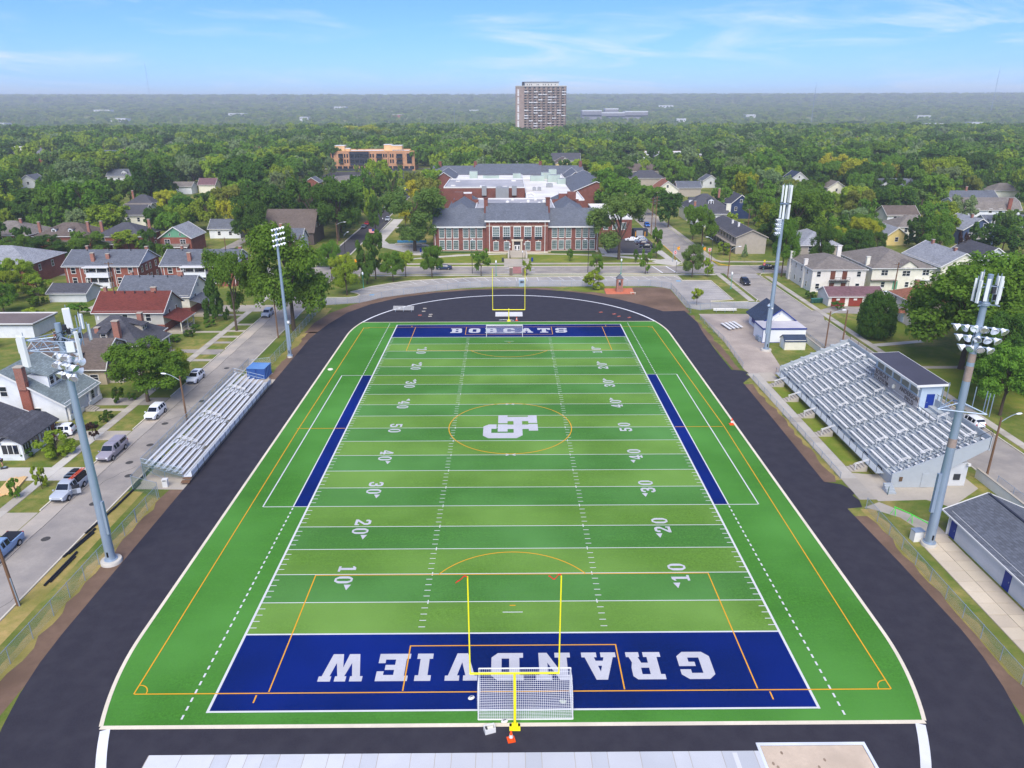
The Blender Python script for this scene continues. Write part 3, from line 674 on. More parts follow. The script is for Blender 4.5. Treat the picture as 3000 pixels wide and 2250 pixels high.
# monogram at midfield
def pl(ps, name): 
    b = MB()
    for p in ps: b.poly([(x, y, .0500) for x, y in p])
    return b.build(name, PLETTER, field)
pl([q(-1.82, 56.45, -.4, 59.5), q(-1.86, 53.4, -.4, 56.05), q(2.75, 56.5, 4.1, 59.45), q(2.75, 53.7, 4.12, 56.12), q(-.4, 57.2, 2.75, 58.85), q(-.4, 54.3, 2.75, 55.9), q(.5, 55.9, 1.8, 57.2), q(.5, 52.95, 1.8, 54.3),
    [(-4, 52), (-3.2, 51.1), (.9, 51.1), (1.8, 52.1), (1.8, 52.95), (-4, 52.95)], q(-4, 52.95, -2.8, 54.4), [(-4, 54.4), (-2.05, 54.4), (-2.05, 56), (-3.2, 56), (-4, 55.3)]], 'midfield_monogram')

# lane edge paint, slabs and sand pit at the near end
MB().ribbon(arc(0, CY1, RI, a_hi, 180-a_hi, 60), 0.42, 0.020).build('lane_edge_line', PAINTW, track)
for s in (-1, 1):
    b = MB(); b.ribbon([(s*x, y) for x, y in arc(0, CY0, RI-.35, a_lo-.9, a_lo-38, 18)], 0.72, 0.0, 0.045); b.build('white_edge_curb', M('white_curb', (226, 226, 226), .8, .04, 2), track)
SLABW = [M('runway_slab_a', (200, 201, 202), .7, .05, .8, big=.08), M('runway_slab_b', (192, 194, 196), .7, .05, .8, big=.08), M('runway_slab_c', (207, 208, 208), .7, .05, .8, big=.06)]
rw = flat('jump_runway', rectp(-27.2, 18.3, -9.5, -4.15), 0.018, CONC); x = -27.15; rr = random.Random(5)
while x < 18.2:
    w_ = min(rr.choice((1.22, 1.22, 2.44, 1.8)), 18.25-x)
    o = MB().box(-w_/2+.02, w_/2-.02, -2.65, 2.65, 0, .03).build('slab', SLABW[rr.randrange(3)], rw, loc=(x+w_/2, -6.8, .012)); x += w_
MB().rect(16.2, 16.55, -7.2, -4.3, .0445).build('board_mark', PWHITE, rw)
sp_ = flat('sand_pit', rectp(18.5, 26.2, -9.5, -3.7), 0.02, M('pit_sand', (208, 188, 164), .95, .1, 2.5, big=.12, bump=.6))
b = MB(); b.ribbon([(18.35, -9.5), (18.35, -3.55), (26.35, -3.55), (26.35, -9.5)], .24, 0, .07); b.build('pit_border', M('pit_border_white', (216, 220, 226), .8, .04, 2), sp_)
rr = random.Random(9)
for k in range(6): MB().sheet(arc(0, 0, 1, 0, 330, 8), 0).build('footprint', M('dark_sand', (150, 130, 110), .95, .1, 3), sp_, loc=(rr.uniform(18.9, 26), rr.uniform(-6.6, -4), .0245)).scale = (.10, .16, 1)  # footprints drawn as flat ovals in a darker sand colour

# ================================================================ football goals
def football_goal(label, x, y, d, ribbons):
    """gooseneck post at y, arm reaching d towards the field"""
    t = thing('football_goal', label, 'goal post', (x, y, 0), 0, 'football goals')
    b = MB(); b.tube((0, 0, 0), (0, 0, 2.35), .11, .11, 10)
    pts = [(0, 0, 2.35)]+[(0, d*2.3*(1-math.cos(R(a))), 2.35+.85*math.sin(R(a))) for a in range(15, 91, 15)]
    b.path(pts, .105, 10); b.build('gooseneck', YELP, t, smooth=40)
    yb = d*2.3; zb = 3.2
    MB().tube((-3.55, yb, zb), (3.55, yb, zb), .085, .085, 10).build('crossbar', YELP, t, smooth=40)
    for s in (-1, 1):
        up = MB().tube((s*3.5, yb, zb), (s*3.5, yb, zb+9.1), .06, .055, 8).build('upright', YELP, t, smooth=40)
        if ribbons:
            b = MB(); n = 8; L = .95; dx = -.9 if s < 0 else -.95
            for i in range(n):
                u0, u1 = i/n, (i+1)/n
                f = lambda u: (s*3.5+dx*u, yb+.12*math.sin(u*7+s), zb+9.02-.55*u*u+.07*math.sin(u*9) if s < 0 else zb+9.05-.18*u+.10*math.sin(u*8))
                p0, p1 = f(u0), f(u1); hw = .05
                b.poly([p0, p1, (p1[0], p1[1]+.02, p1[2]+hw*2), (p0[0], p0[1]+.02, p0[2]+hw*2)])
            b.build('wind_ribbon', M('red_ribbon', (214, 24, 34), .6, .04, 2, big=0), up)
    b = MB(); b.box(-.42, .42, -.36*1, .36, .0, .05); b.build('base_plate', YELP, t)
    b = MB(); b.box(-.24, .24, -.2, .2, .05, .30); b.build('base_sleeve', YELP, t)
    return t
football_goal('yellow football goal post at the near end, red ribbons on its uprights', 0.05, -1.75, 1, True)
football_goal('yellow football goal post at the far end beyond the BOBCATS end zone', 0.0, 112.7, -1, False)

# ================================================================ soccer goals with real nets
def soccer_goal(label, x0, x1, yf, yr, sag, detail):
    t = thing('soccer_goal', label, 'soccer goal', ((x0+x1)/2, yf, 0), 0, 'soccer goals')
    hw = (x1-x0)/2; d = yr-yf; H = 2.44; dt = d*.33
    for s in (-1, 1):
        MB().tube((s*hw, 0, 0), (s*hw, 0, H), .06, .06, 8).build('post', WHITE, t, smooth=40)
        MB().path([(s*hw, 0, .06), (s*hw, d, .06)], .05, 8).build('ground_bar', WHITE, t, smooth=40)
        MB().path([(s*hw, 0, H-.05), (s*hw, dt, H-.08), (s*hw, d, .08)], .028, 6).build('back_stay', WHITE, t, smooth=40)
    MB().tube((-hw, 0, H), (hw, 0, H), .06, .06, 8).build('crossbar', WHITE, t, smooth=40)
    MB().tube((-hw, d, .06), (hw, d, .06), .055, .055, 8).build('rear_bar', WHITE, t, smooth=40)
    b = MB(); r = .0085 if detail else .011; cell = .15 if detail else .24
    prof = [(0, H), (dt, H-.04)]
    for i in range(1, 11):
        u = i/10; prof.append((dt+(d-dt)*u, (H-.04)*(1-u)+.06*u-sag*math.sin(math.pi*u)*.5))
    def P(x, v):
        v = v*(len(prof)-1); i = min(int(v), len(prof)-2); f = v-i
        y = prof[i][0]*(1-f)+prof[i+1][0]*f; z = prof[i][1]*(1-f)+prof[i+1][1]*f
        sg = -.10*math.sin(math.pi*(x+hw)/(2*hw))*math.sin(math.pi*min(1, v/(len(prof)-1)))
        return (x, y, max(.05, z+sg))
    nxs = int(2*hw/cell); nv = int((abs(dt)+math.hypot(d-dt, H))/cell)
    for i in range(nxs+1):
        xx = -hw+2*hw*i/nxs
        for k in range(11): b.beam(P(xx, k/11), P(xx, (k+1)/11), r*2)
    for j in range(nv+1):
        for i in range(12): b.beam(P(-hw+2*hw*i/12, j/nv), P(-hw+2*hw*(i+1)/12, j/nv), r*2)
    tag(b.build('net', NETM, t), kind='stuff')
    for s in (-1, 1):
        b = MB(); n = int(abs(d)/cell)
        for i in range(1, n):
            v = i/n; y = d*v
            zt = H-.04 if abs(y) < abs(dt) else (H-.04)*(1-(abs(y)-abs(dt))/(abs(d)-abs(dt)))+.06
            bu = s*.12*math.sin(math.pi*v); b.path([(s*hw, y, zt), (s*hw+bu, y, zt*.5), (s*hw, y, .05)], r, 4)
        z = .2
        while z < H-.1:
            ye = dt+(d-dt)*(1-z/H); bu = s*.12*math.sin(math.pi*z/H); b.path([(s*hw, 0, z), (s*hw+bu, ye*.5, z), (s*hw, ye, z)], r, 4); z += cell
        tag(b.build('side_net', NETM, t), kind='stuff')
    return t
soccer_goal('white soccer goal with net standing at the near end of the field', -2.82, 4.62, 1.95, -1.0, .35, True)
soccer_goal('white soccer goal on the far end zone in front of BOBCATS', -4.68, 2.8, 100.85, 103.3, .2, False)

# ================================================================ floodlight masts
lampw = M('lamp_white', (236, 238, 240), .35, .03, 2, big=0)
lampr = M('lamp_reflector', (206, 212, 218), .15, .03, 2, metal=.8, big=0)
ANT = M('antenna_panel', (226, 228, 224), .5, .03, 1.5, big=.05)
lm = bpy.data.meshes.new('floodlight'); b = MB()
b.lathe([(.09, -.32), (.16, -.28), (.2, -.1), (.34, .12), (.40, .22)], 12); lm.from_pydata(b.v, [], b.f); lm.materials.append(lampw); lm.shade_smooth(); lm.set_sharp_from_angle(angle=R(40))
lr = bpy.data.meshes.new('reflector'); b = MB(); b.lathe([(.375, .222), (.37, .235), (.12, .20)], 12); lr.from_pydata(b.v, [], b.f); lr.materials.append(lampr)
def floodlight(parent, loc, az_, tilt=62, k=1.0):
    o = inst('floodlight', lm, parent, loc, rot=(0, R(180-tilt), az_), scale=(k, k, k)); inst('reflector', lr, o, (0, 0, 0)); return o
def mast(label, x, y, h, r0, r1, head, base_r=1.05, box=True):
    t = thing('floodlight_mast', label, 'light pole', (x, y, 0), 0, 'floodlight masts round the field')
    b = MB(); n = 12
    for k in range(5):
        z0, z1 = .3+(h-.3)*k/5, .3+(h-.3)*(k+1)/5; ra = r0+(r1-r0)*k/5; rb = r0+(r1-r0)*(k+1)/5
        b.tube((0, 0, z0), (0, 0, z1+.02), ra, rb+.004, n, cap=(k == 4))
    b.build('pole', GALV, t, smooth=30)
    MB().lathe([(base_r, 0), (base_r, .34), (base_r-.04, .4), (0.02, .4)], 24).build('footing', CONCW, t, smooth=40)
    MB().lathe([(r0+.18, .4), (r0+.18, .47), (r0+.02, .5)], 16).build('base_flange', GALV, t, smooth=40)
    b = MB(); b.box(-.09, .09, -r0-.012, -r0+.05, .9, 1.5); b.build('hand_hole', BLACKP, t)
    return t
# near left mast with the cell-antenna frame
t = mast('tall galvanised light mast at near left with triangular antenna frame and cluster of lamps', -42.3, 20.75, 26.2, .48, .27, 0)
b = MB(); b.box(.38, .62, -.35, .0, 3.6, 7.4); b.build('conduit_box', GALV, t)
for k, (z, n_) in enumerate(((21.3, 4), (22.3, 5), (23.2, 4))):
    L = .5*n_; a0 = R(-25); cx, cy = math.cos(a0), math.sin(a0)
    arm = MB().beam((-L*cx*.62, -L*cy*.62-.3, z), (L*cx*.62, L*cy*.62-.3, z), .1).build('lamp_arm', GALV, t)
    for i in range(n_):
        u = (i-(n_-1)/2)*.62; floodlight(t, (u*cx+.2, u*cy-.55, z-.1), R(-60+22*((i*37+k*11) % 5-2)))
    for i in range(max(2, n_-2)):
        u = (i-(n_-3)/2)*.9; floodlight(t, (u*cx+.5, u*cy+.5, z+.1), R(10+35*i))
RT3 = 3.0
cor = [(RT3*math.cos(R(a)), RT3*math.sin(R(a))) for a in (205, 325, 85)]
for z in (23.9, 24.9):
    for i in range(3):
        a, c = cor[i], cor[(i+1) % 3]
        MB().tube((a[0], a[1], z), (c[0], c[1], z), .055, .055, 6).build('frame_rail', GALV, t)
for i in range(3):
    a = cor[i]; b = MB(); b.tube((0, 0, 23.9), (a[0], a[1], 23.9), .06, .06, 6); b.tube((0, 0, 24.9), (a[0], a[1], 24.9), .06, .06, 6)
    b.tube((a[0]*.9, a[1]*.9, 23.9), (a[0]*.45, a[1]*.45, 24.9), .045, .045, 6); b.tube((a[0]*.45, a[1]*.45, 24.9), (0, 0, 23.9), .045, .045, 6); b.build('frame_spoke', GALV, t)
    c = cor[(i+1) % 3]; b = MB()
    for k in range(4):
        u0, u1 = k/4, (k+.5)/4; p = lambda u, z: (a[0]+(c[0]-a[0])*u, a[1]+(c[1]-a[1])*u, z)
        b.tube(p(u0, 23.9), p(u1, 24.9), .04, .04, 5); b.tube(p(u1, 24.9), p((k+1)/4, 23.9), .04, .04, 5)
    b.build('frame_lattice', GALV, t)
def antenna(parent, x, y, z0, z1, w_, d_, rz, ear=True):
    o = MB().box(-w_/2, w_/2, -d_/2, d_/2, 0, z1-z0).build('antenna_panel', ANT, parent, loc=(x, y, z0), rz=rz)
    bm = bmesh.new(); bm.from_mesh(o.data); bmesh.ops.bevel(bm, geom=bm.edges[:], offset=min(w_, d_)*.12, segments=1, affect='EDGES'); bm.to_mesh(o.data); bm.free()
    MB().tube((0, d_*.8, -.1), (0, d_*.8, z1-z0+.25), .04, .04, 6).build('mount_pipe', GALV, o); return o
antenna(t, cor[0][0]-.1, cor[0][1]-.1, 22.4, 25.4, .95, .32, R(-30)); antenna(t, cor[0][0]-.75, cor[0][1]+.35, 23.6, 25.0, .3, .2, R(-60))
antenna(t, cor[1][0]+.1, cor[1][1], 23.2, 25.9, .3, .26, R(50)); o = MB().box(-.35, .35, -.12, .12, 0, 1.0).build('radio_unit', ANT, t, loc=(cor[1][0]-.55, cor[1][1]-.15, 24.0), rz=R(10))
antenna(t, cor[2][0]-.9, cor[2][1]-.2, 24.2, 26.9, .66, .4, R(30)); antenna(t, cor[2][0]+.3, cor[2][1]-.1, 24.8, 26.3, .38, .25, R(170)); antenna(t, cor[2][0]+1.1, cor[2][1]-.5, 23.8, 25.4, .22, .2, R(170))
b = MB(); b.tube((1.1, 1.2, 23.8), (1.1, 1.2, 26.6), .05, .05, 6); b.tube((2.0, .1, 24), (2.0, .1, 25.9), .04, .04, 6); b.build('mount_pipe', GALV, t)
b = MB(); rr = random.Random(2)
for k in range(9):
    p = [(rr.uniform(-.6, .9), rr.uniform(-.5, .7), 25.6-.3*i+rr.uniform(-.1, .1)) for i in range(6)]; b.path(p, .03, 5)
b.build('cable_bundle', BLACKP, t)
for k, (x, y, z) in enumerate(((.5, .6, 25.2), (1.7, .4, 24.9), (-.3, 1.4, 25.4))): MB().cbox(x, y, z, .3, .25, .5).build('radio_unit', DARKM, t)

# far left mast
t = mast('slim pale steel light mast at far left by the big tree', -41.85, 88.1, 24.3, .36, .2, 0, .5)
for k in range(4):
    z = 24.2-k*.95; a0 = R(22); MB().beam((-.7*math.cos(a0), -.7*math.sin(a0), z-.2), (1.6*math.cos(a0), 1.6*math.sin(a0), z+.3), .08).build('lamp_arm', GALV, t)
    for i in range(5): floodlight(t, (-.5+i*.42, -.4+i*.18, z-.1+i*.1), R(-5+6*i), k=.72)
b = MB(); b.box(.25, .5, -.25, .0, 2.2, 6.5); b.build('conduit_box', GALV, t); b = MB(); b.cbox(.45, -.1, 7.0, .45, .4, .4); b.build('camera_box', WHITE, t)

# far right mast with stacked antennas
t = mast('tall pale steel light mast beside the blue-roofed concession hut', 50.2, 91.0, 26.5, .46, .3, 0, 1.0)
MB().tube((0, 0, 26.4), (0, 0, 31.0), .2, .2, 8).build('mast_extension', DARKM, t)
for z0, z1 in ((25.4, 28.0), (28.3, 31.4)):
    for a in (250, 20, 140): antenna(t, .62*math.cos(R(a)), .62*math.sin(R(a)), z0, z1, .36, .2, R(a+90))
    antenna(t, .75, -.5, z0, z1, .42, .22, R(25)); antenna(t, -.65, -.3, z0+.2, z1-.2, .25, .2, R(-40))
MB().lathe([(.85, 0), (.85, .06)], 16, (0, 0, 28.1)).build('platform_ring', GALV, t)
for k in range(4):
    z = 25.2-k*.8
    MB().beam((-1.0, -.3, z), (.2, .3, z), .07).build('lamp_arm', GALV, t)
    for i in range(3): floodlight(t, (-1.0+i*.25, -.1-i*.1, z-.05), R(200+12*i))
b = MB(); b.box(-.62, -.34, -.3, 0, 3.5, 8.6); b.build('conduit_box', GALV, t); b = MB(); b.lathe([(.28, 0), (.34, .12), (.2, .3), (.05, .36)], 12, (-.7, -.4, 9.0)); b.build('siren_horn', GALV, t); MB().cbox(0, -.45, 8.6, .3, .2, .25).build('camera_box', WHITE, t)

# near right mast
t = mast('tall rust-stained light mast in front of the grandstand with three lamp rows and antenna crown', 45.6, 23.1, 27.6, .5, .3, 0, .8)
RUST = M('rust_stain', (154, 136, 124), .85, .2, 2.5, big=.2)
for z, hh in ((11.9, 1.0), (19.2, 1.6), (21.2, .9)):
    rad = .5-.2*z/27.6; MB().tube((0, 0, z), (0, 0, z+hh), rad+.012, rad+.006, 12, cap=False).build('rust_band', RUST, t, smooth=30)
for k in range(3):
    z = 22.9+k*1.0; n_ = 4+k; a0 = R(-28); cx, cy = math.cos(a0), math.sin(a0); L = .42*n_
    MB().beam((-L*cx, -L*cy-.3, z), (L*.9*cx, L*.9*cy-.3, z), .1).build('lamp_arm', GALV, t)
    for i in range(n_):
        u = (i-(n_-1)/2)*.78-.15; floodlight(t, (u*cx, u*cy-.5, z-.15), R(175+110*i/(n_-1)))
for i in range(2):
    for s in (-1, 1): MB().beam((s*.4, -.35, 22.8), (s*.5, -.35, 25.0), .06).build('lamp_upright', GALV, t)
MB().lathe([(.5, 0), (.5, .25), (.45, .3)], 10, (0, 0, 27.0)).build('platform_ring', GALV, t)
for k, a in enumerate((200, 235, 300, 335, 20, 95, 150)):
    rr_ = 1.1; antenna(t, rr_*math.cos(R(a)), rr_*math.sin(R(a)), 27.3+.3*(k % 2), 29.5+.25*(k % 3), .3, .18, R(a+90))
b = MB()
for a in (215, 320, 85):
    b.tube((0, 0, 27.1), (1.3*math.cos(R(a)), 1.3*math.sin(R(a)), 27.1), .05, .05, 6); b.tube((0, 0, 28.9), (1.3*math.cos(R(a)), 1.3*math.sin(R(a)), 28.9), .05, .05, 6)
b.build('crown_frame', GALV, t)
MB().tube((0, 0, 27.4), (0, 0, 30.0), .26, .26, 10).build('radio_cabinet', GALV, t)
for k, (x, y, z) in enumerate(((-.5, -.5, 27.8), (.5, -.6, 27.9), (.1, -.75, 28.6), (-.8, .1, 28.5), (.8, .3, 28.6))): MB().cbox(x, y, z, .32, .22, .55).build('radio_unit', DARKM, t)
# lower triangular stand-off frame with whip pipes
ca = [(2.4*math.cos(R(a)), 2.4*math.sin(R(a))) for a in (183, 318, 75)]
for i in range(3):
    a, c = ca[i], ca[(i+1) % 3]; MB().tube((a[0], a[1], 16.2), (c[0], c[1], 16.2), .06, .06, 6).build('frame_rail', GALV, t)
    b = MB(); b.tube((0, 0, 16.9), (a[0], a[1], 16.2), .06, .06, 6); b.tube((0, 0, 15.8), (a[0], a[1], 16.2), .05, .05, 6); b.build('frame_spoke', GALV, t)
for x, y in ((-1.9, .3), (-1.6, .8), (-.4, 1.9), (1.6, .6), (2.0, -.6), (1.9, -1.2), (2.1, -1.5)): MB().tube((x, y, 15.9), (x, y, 18.3), .045, .045, 6).build('whip_pipe', GALV, t)
b = MB(); b.box(-.75, -.4, -.25, .1, 4.2, 8.8); b.build('conduit_box', GALV, t)

# ================================================================ visitors' bleachers on the left
t = thing('bleachers', 'long aluminium bleachers with six seat rows beside the left street', 'bleachers', (0, 0, 0))
BY0, BY1 = 38.9, 73.0
aisles = (46.6, 55.6, 66.4)
def segs():
    e = [BY0]+[v for a in aisles for v in (a-.7, a+.7)]+[BY1]; return [(e[i], e[i+1]) for i in range(0, len(e), 2)]
rows = []
for k in range(7):
    x = -42.35-k*.72; z = .95+k*.24; rows.append((x, z))
    for a, c in (segs() if k < 6 else [(BY0, BY1)]): MB().box(x-.15, x+.15, a, c, z-.05, z).build('seat_plank', ALU, t)
    for j, dx in enumerate((.22, .44)): MB().box(x+dx-.10+.12, x+dx+.10+.08, BY0+.1, BY1-.1, z-.36, z-.33).build('foot_plank', STANDG if j else ALU, t)
for a in aisles:
    for k in range(1, 6):
        x, z = rows[k]; MB().box(x-.2, x+.2, a-.6, a+.6, z-.22, z-.18).build('aisle_step', ALU, t)
    b = MB(); x0, z0 = rows[1]; x1, z1 = rows[4]
    for dx in (0, .0): pass
    for yy in (a-.12, a+.28): b.beam((x0, yy, z0+.75), (x1, yy, z1+.75), .06)
    for x, z in rows[1:5]: b.beam((x, a-.12, z-.1), (x, a-.12, z+.75), .05); b.beam((x, a-.12, z+.75), (x, a+.28, z+.75), .05)
    b.build('aisle_rail', WHITE, t)
for y in [BY0+i*1.9 for i in range(18)]:
    b = MB(); b.beam((-42.0, y, .02), (-42.0, y, .6), .06); b.beam((-46.9, y, .02), (-46.9, y, 2.2), .06); b.beam((-42.0, y, .55), (-46.9, y, 2.15), .07); b.beam((-44.4, y, .02), (-44.4, y, 1.3), .06); b.beam((-44.4, y, .1), (-46.9, y, 1.8), .04); b.build('frame', GALV, t)
# front walkway deck, its rail and the back rail with wire
MB().box(-41.95, -40.95, BY0-.1, BY1+.1, .55, .6).build('walkway', ALU, t)
y = BY0
for k in range(18):
    b = MB(); yy = BY0+k*(BY1-BY0)/17; b.tube((-40.92, yy, .1), (-40.92, yy, 1.35), .03, .03, 6); b.build('rail_post', DARKM, t)
MB().tube((-40.92, BY0, 1.35), (-40.92, BY1, 1.35), .03, .03, 6).build('rail', GALV, t)
for k in range(8):
    a = BY0+k*(BY1-BY0)/8; c = a+(BY1-BY0)/8-.05; MB().box(-40.99, -40.96, a+.02, c, .62, 1.2).build('kick_panel', ALU, t)
b = MB(); b.rect(-42, -40.9, BY0-1.3, BY0-.9, .25); b.build('step', WOODP, t); MB().box(-42.0, -40.95, BY0-.9, BY0-.5, .25, .32).build('step', WOODP, t); MB().box(-42.0, -40.95, BY0-.5, BY0-.12, .42, .48).build('step', WOODP, t)
for z in (2.5, 3.2): MB().tube((-47.1, BY0, z), (-47.1, BY1, z), .03, .03, 6).build('back_rail', GALV, t)
for k in range(14): yy = BY0+k*(BY1-BY0)/13; MB().tube((-47.1, yy, 0.02), (-47.1, yy, 3.2), .03, .03, 6).build('back_post', GALV, t)
MB().poly([(-47.13, BY0, .7), (-47.13, BY1, .7), (-47.13, BY1, 3.2), (-47.13, BY0, 3.2)]).build('back_mesh', CHAING, t)
for yy in (BY0-.03, BY1+.03):
    b = MB(); b.tube((-47.1, yy, 3.2), (-42, yy, 1.75), .03, .03, 6); b.tube((-47.1, yy, 2.6), (-42, yy, 1.2), .03, .03, 6)
    for k in range(5): x = -47.1+k*1.25; b.tube((x, yy, 1.9-k*.3), (x, yy, 3.2-k*.355), .025, .025, 6)
    b.build('end_rail', GALV, t)
MB().poly([(-47.1, BY0-.05, .9), (-42.2, BY0-.05, .4), (-42.2, BY0-.05, 1.7), (-47.1, BY0-.05, 3.15)]).build('end_mesh', CHAING, t)

# blue storage box behind the bleachers
BLUEBOX = M('sun_faded_blue_tarp', (72, 120, 180), .7, .12, 1.2, big=.2, col2=(112, 152, 200)); BLUED = M('blue_tarp_side', (46, 84, 150), .7, .1, 1.2)
t = thing('storage_crate', 'square blue equipment crate with bleached top at the end of the bleachers', 'crate', (-44.35, 77.6, 0), R(-3))
b = MB(); b.box(-1.6, 1.6, -1.55, 1.55, .05, 1.95); o = b.build('body', BLUED, t)
MB().box(-1.66, 1.66, -1.6, 1.6, 1.952, 2.05).build('lid', BLUEBOX, t)
for s in (-1, 1): MB().box(s*.05-.02, s*.05+.02, -1.6, -1.56, .1, 1.9).build('door_seam', BLUEP, t)
for x in (-1.0, -.3, .4, 1.1): MB().box(1.605, 1.65, x-.05, x+.05, .1, 1.9).build('rib', BLUEBOX, t)
t = thing('trash_can', 'square white litter bin on the concrete pad beside the bleachers', 'bin', (-43.7, 37.3, 0), R(8))
MB().box(-.3, .3, -.3, .3, 0, .85).build('body', WHITE, t); MB().box(-.34, .34, -.34, .34, .86, 1.05).build('hood', WHITE, t); MB().box(-.2, .2, -.35, -.335, .89, 1.0).build('flap', DARKM, t)

# ================================================================ home grandstand on the right
t = thing('grandstand', 'large pale grey concrete grandstand with rows of aluminium benches and press box', 'grandstand', (0, 0, 0))
SY0, SY1 = 36.0, 76.6; NR = 13; FX, FZ, BX_, BZ = 47.9, 1.35, 58.9, 6.3
dx = (BX_-FX)/NR; dz = (BZ-FZ)/NR
sec = [(FX, FZ-.9), (FX, FZ)]
for k in range(NR): sec += [(FX+dx*(k+1), FZ+dz*k), (FX+dx*(k+1), FZ+dz*(k+1))] if k < NR-1 else [(BX_, FZ+dz*k)]
b = MB(); prof = [(FX, .02), (FX, FZ)]
for k in range(NR): prof += [(FX+dx*(k+1), FZ+dz*k)]+([(FX+dx*(k+1), FZ+dz*(k+1))] if k < NR-1 else [])
prof += [(BX_, FZ+dz*(NR-1)-.45), (FX+5.8, 2.4), (FX+5.8, .02)]
n = len(prof)
for yy in (SY0+.2, SY1-.2): b.v += [(x, yy, z) for x, z in prof]
for i in range(n): j = (i+1) % n; b.f.append((i, j, n+j, n+i))
b.f.append(tuple(range(n-1, -1, -1))); b.f.append(tuple(range(n, 2*n)))
b.build('terrace', STANDG, t)
for yy, nm in ((SY0, 1), (SY1-.2, 2)):   # end parapets following the rake
    b = MB(); pr = [(FX-.25, .02), (FX-.25, FZ+.5), (BX_+.1, BZ+.55), (BX_+.1, BZ-1.0), (FX+6.2, 2.2), (FX+6.2, .02)]
    m_ = len(pr); b.v += [(x, yy, z) for x, z in pr]+[(x, yy+.22, z) for x, z in pr]
    b.f.append(tuple(range(m_))); b.f.append(tuple(range(2*m_-1, m_-1, -1)))
    for i in range(m_): j = (i+1) % m_; b.f.append((j, i, m_+i, m_+j))
    b.build('end_wall', STANDG, t)
    if nm == 2:
        for k in range(7):
            u = k/6.5; MB().cbox(FX+.3+(BX_-FX-.5)*u, yy+.1, FZ+.52+(BZ-FZ)*u+.1, .7, .36, .22).build('coping_block', STANDG, t)
MB().box(BX_+.02, BX_+.22, SY0, SY1, BZ-1.2, BZ+.6).build('back_wall', STANDG, t)
ais = [37.7+i*6.1 for i in range(7)]
edges = [SY0+.5]+[v for a in ais for v in (a-.55, a+.55)]+[SY1-.6]
secs = [(edges[i], edges[i+1]) for i in range(0, len(edges), 2) if edges[i+1]-edges[i] > .3]
PBY0, PBY1 = 48.6, 61.8
for k in range(NR):
    x = FX+dx*k+.42; z = FZ+dz*k
    for a, c in secs:
        if k >= NR-3 and a < PBY1 and c > PBY0-1:
            if k >= NR-2: continue
        o = MB().box(x-.17, x+.17, a, c, z+.40, z+.45).build('bench', WHITE, t)
        b = MB(); nb = max(2, int((c-a)/1.8)+1)
        for i in range(nb): yy = a+.15+(c-a-.3)*i/(nb-1); b.box(x-.1, x+.1, yy-.03, yy+.03, z, z+.398)
        b.build('bracket', STANDG, o)
for a in ais:
    for k in range(NR-1):
        x = FX+dx*k; z = FZ+dz*k; MB().box(x+dx*.5, x+dx-.02, a-.5, a+.5, z+.002, z+dz*.5).build('aisle_step', STANDG, t)
    for k in (2, 5, 8, 11):
        x = FX+dx*k; z = FZ+dz*k; b = MB()
        if k == 11 and PBY0-1 < a < PBY1+1: continue
        for dy in (-.12, .16): b.beam((x-.5, a+dy, z+.75), (x+.9, a+dy, z+.75+dz*1.6), .06)
        for xx, zz in ((x-.4, z), (x+.75, z+dz*.8)): b.beam((xx, a+.02, zz-.2), (xx, a+.02, zz+.8), .05)
        b.build('aisle_rail', WHITE, t)
# front wall: doors, vents, stair flights and rail posts
for k, y in enumerate((39.5, 43.5, 47.6, 51.8, 55.9, 60.0, 64.2, 68.4, 72.6)):
    o = MB().box(FX-.10, FX-.005, y-.55, y+.55, .35, 1.2).build('vent_window', BLACKP, t); b = MB()
    for i in range(3): b.box(FX-.13, FX-.101, y-.5, y+.5, .45+i*.26, .55+i*.26)
    b.build('louvre', STANDG, o)
MB().box(FX-1.25, FX-.26, SY0+2, SY1-1, .95, 1.05).build('front_walkway', STANDG, t)
for k in range(20): yy = SY0+2.1+k*(SY1-SY0-3.2)/19; MB().tube((FX-1.2, yy, 1.05), (FX-1.2, yy, 2.05), .03, .03, 6).build('rail_post', DARKM, t)
MB().tube((FX-1.2, SY0+2, 2.05), (FX-1.2, SY1-1, 2.05), .025, .025, 6).build('front_rail', GALV, t)
for y in (41.0, 51.9, 58.6, 65.2, 71.9):
    for i in range(5): MB().box(44.6+i*.42, 45.02+i*.42, y-.75, y+.75, .01, .10+i*.17).build('stair_step', CONC, t)
    b = MB()
    for dy in (-.7, -.45): b.beam((45.0, y+dy, 1.1), (46.9, y+dy, 1.75), .06)
    b.beam((45.1, y-.7, .2), (45.1, y-.7, 1.1), .05); b.build('stair_rail', WHITE, t)
for i in range(4): MB().box(46.5, 47.6, 35.3-i*.34, 35.64-i*.34, .01, .9-i*.22).build('stair_step', STANDG, t)
MB().tube((46.5, 34.2, 0), (46.5, 34.2, 1.15), .04, .04, 6).build('rail_post', M('green_post', (40, 84, 66), .5), t)
for x, y0_, y1_ in ((60.0, 36, 76),):
    for k in range(14): yy = y0_+k*(y1_-y0_)/13; MB().tube((BX_+.12, yy, BZ+.6), (BX_+.12, yy, BZ+1.25), .03, .03, 6).build('rail_post', DARKM, t)
    MB().tube((BX_+.12, y0_, BZ+1.25), (BX_+.12, y1_, BZ+1.25), .025, .025, 6).build('back_rail', DARKM, t)
b = MB(); 
for k in range(9): u = k/8; b.tube((FX+1+(BX_-FX-1)*u, SY0+.1, FZ+.9+(BZ-FZ)*u), (FX+1+(BX_-FX-1)*u, SY0+.1, FZ+1.5+(BZ-FZ)*u), .03, .03, 6)
b.tube((FX+1, SY0+.1, FZ+1.5), (BX_, SY0+.1, BZ+1.5), .03, .03, 6); b.build('end_rail', DARKM, t)
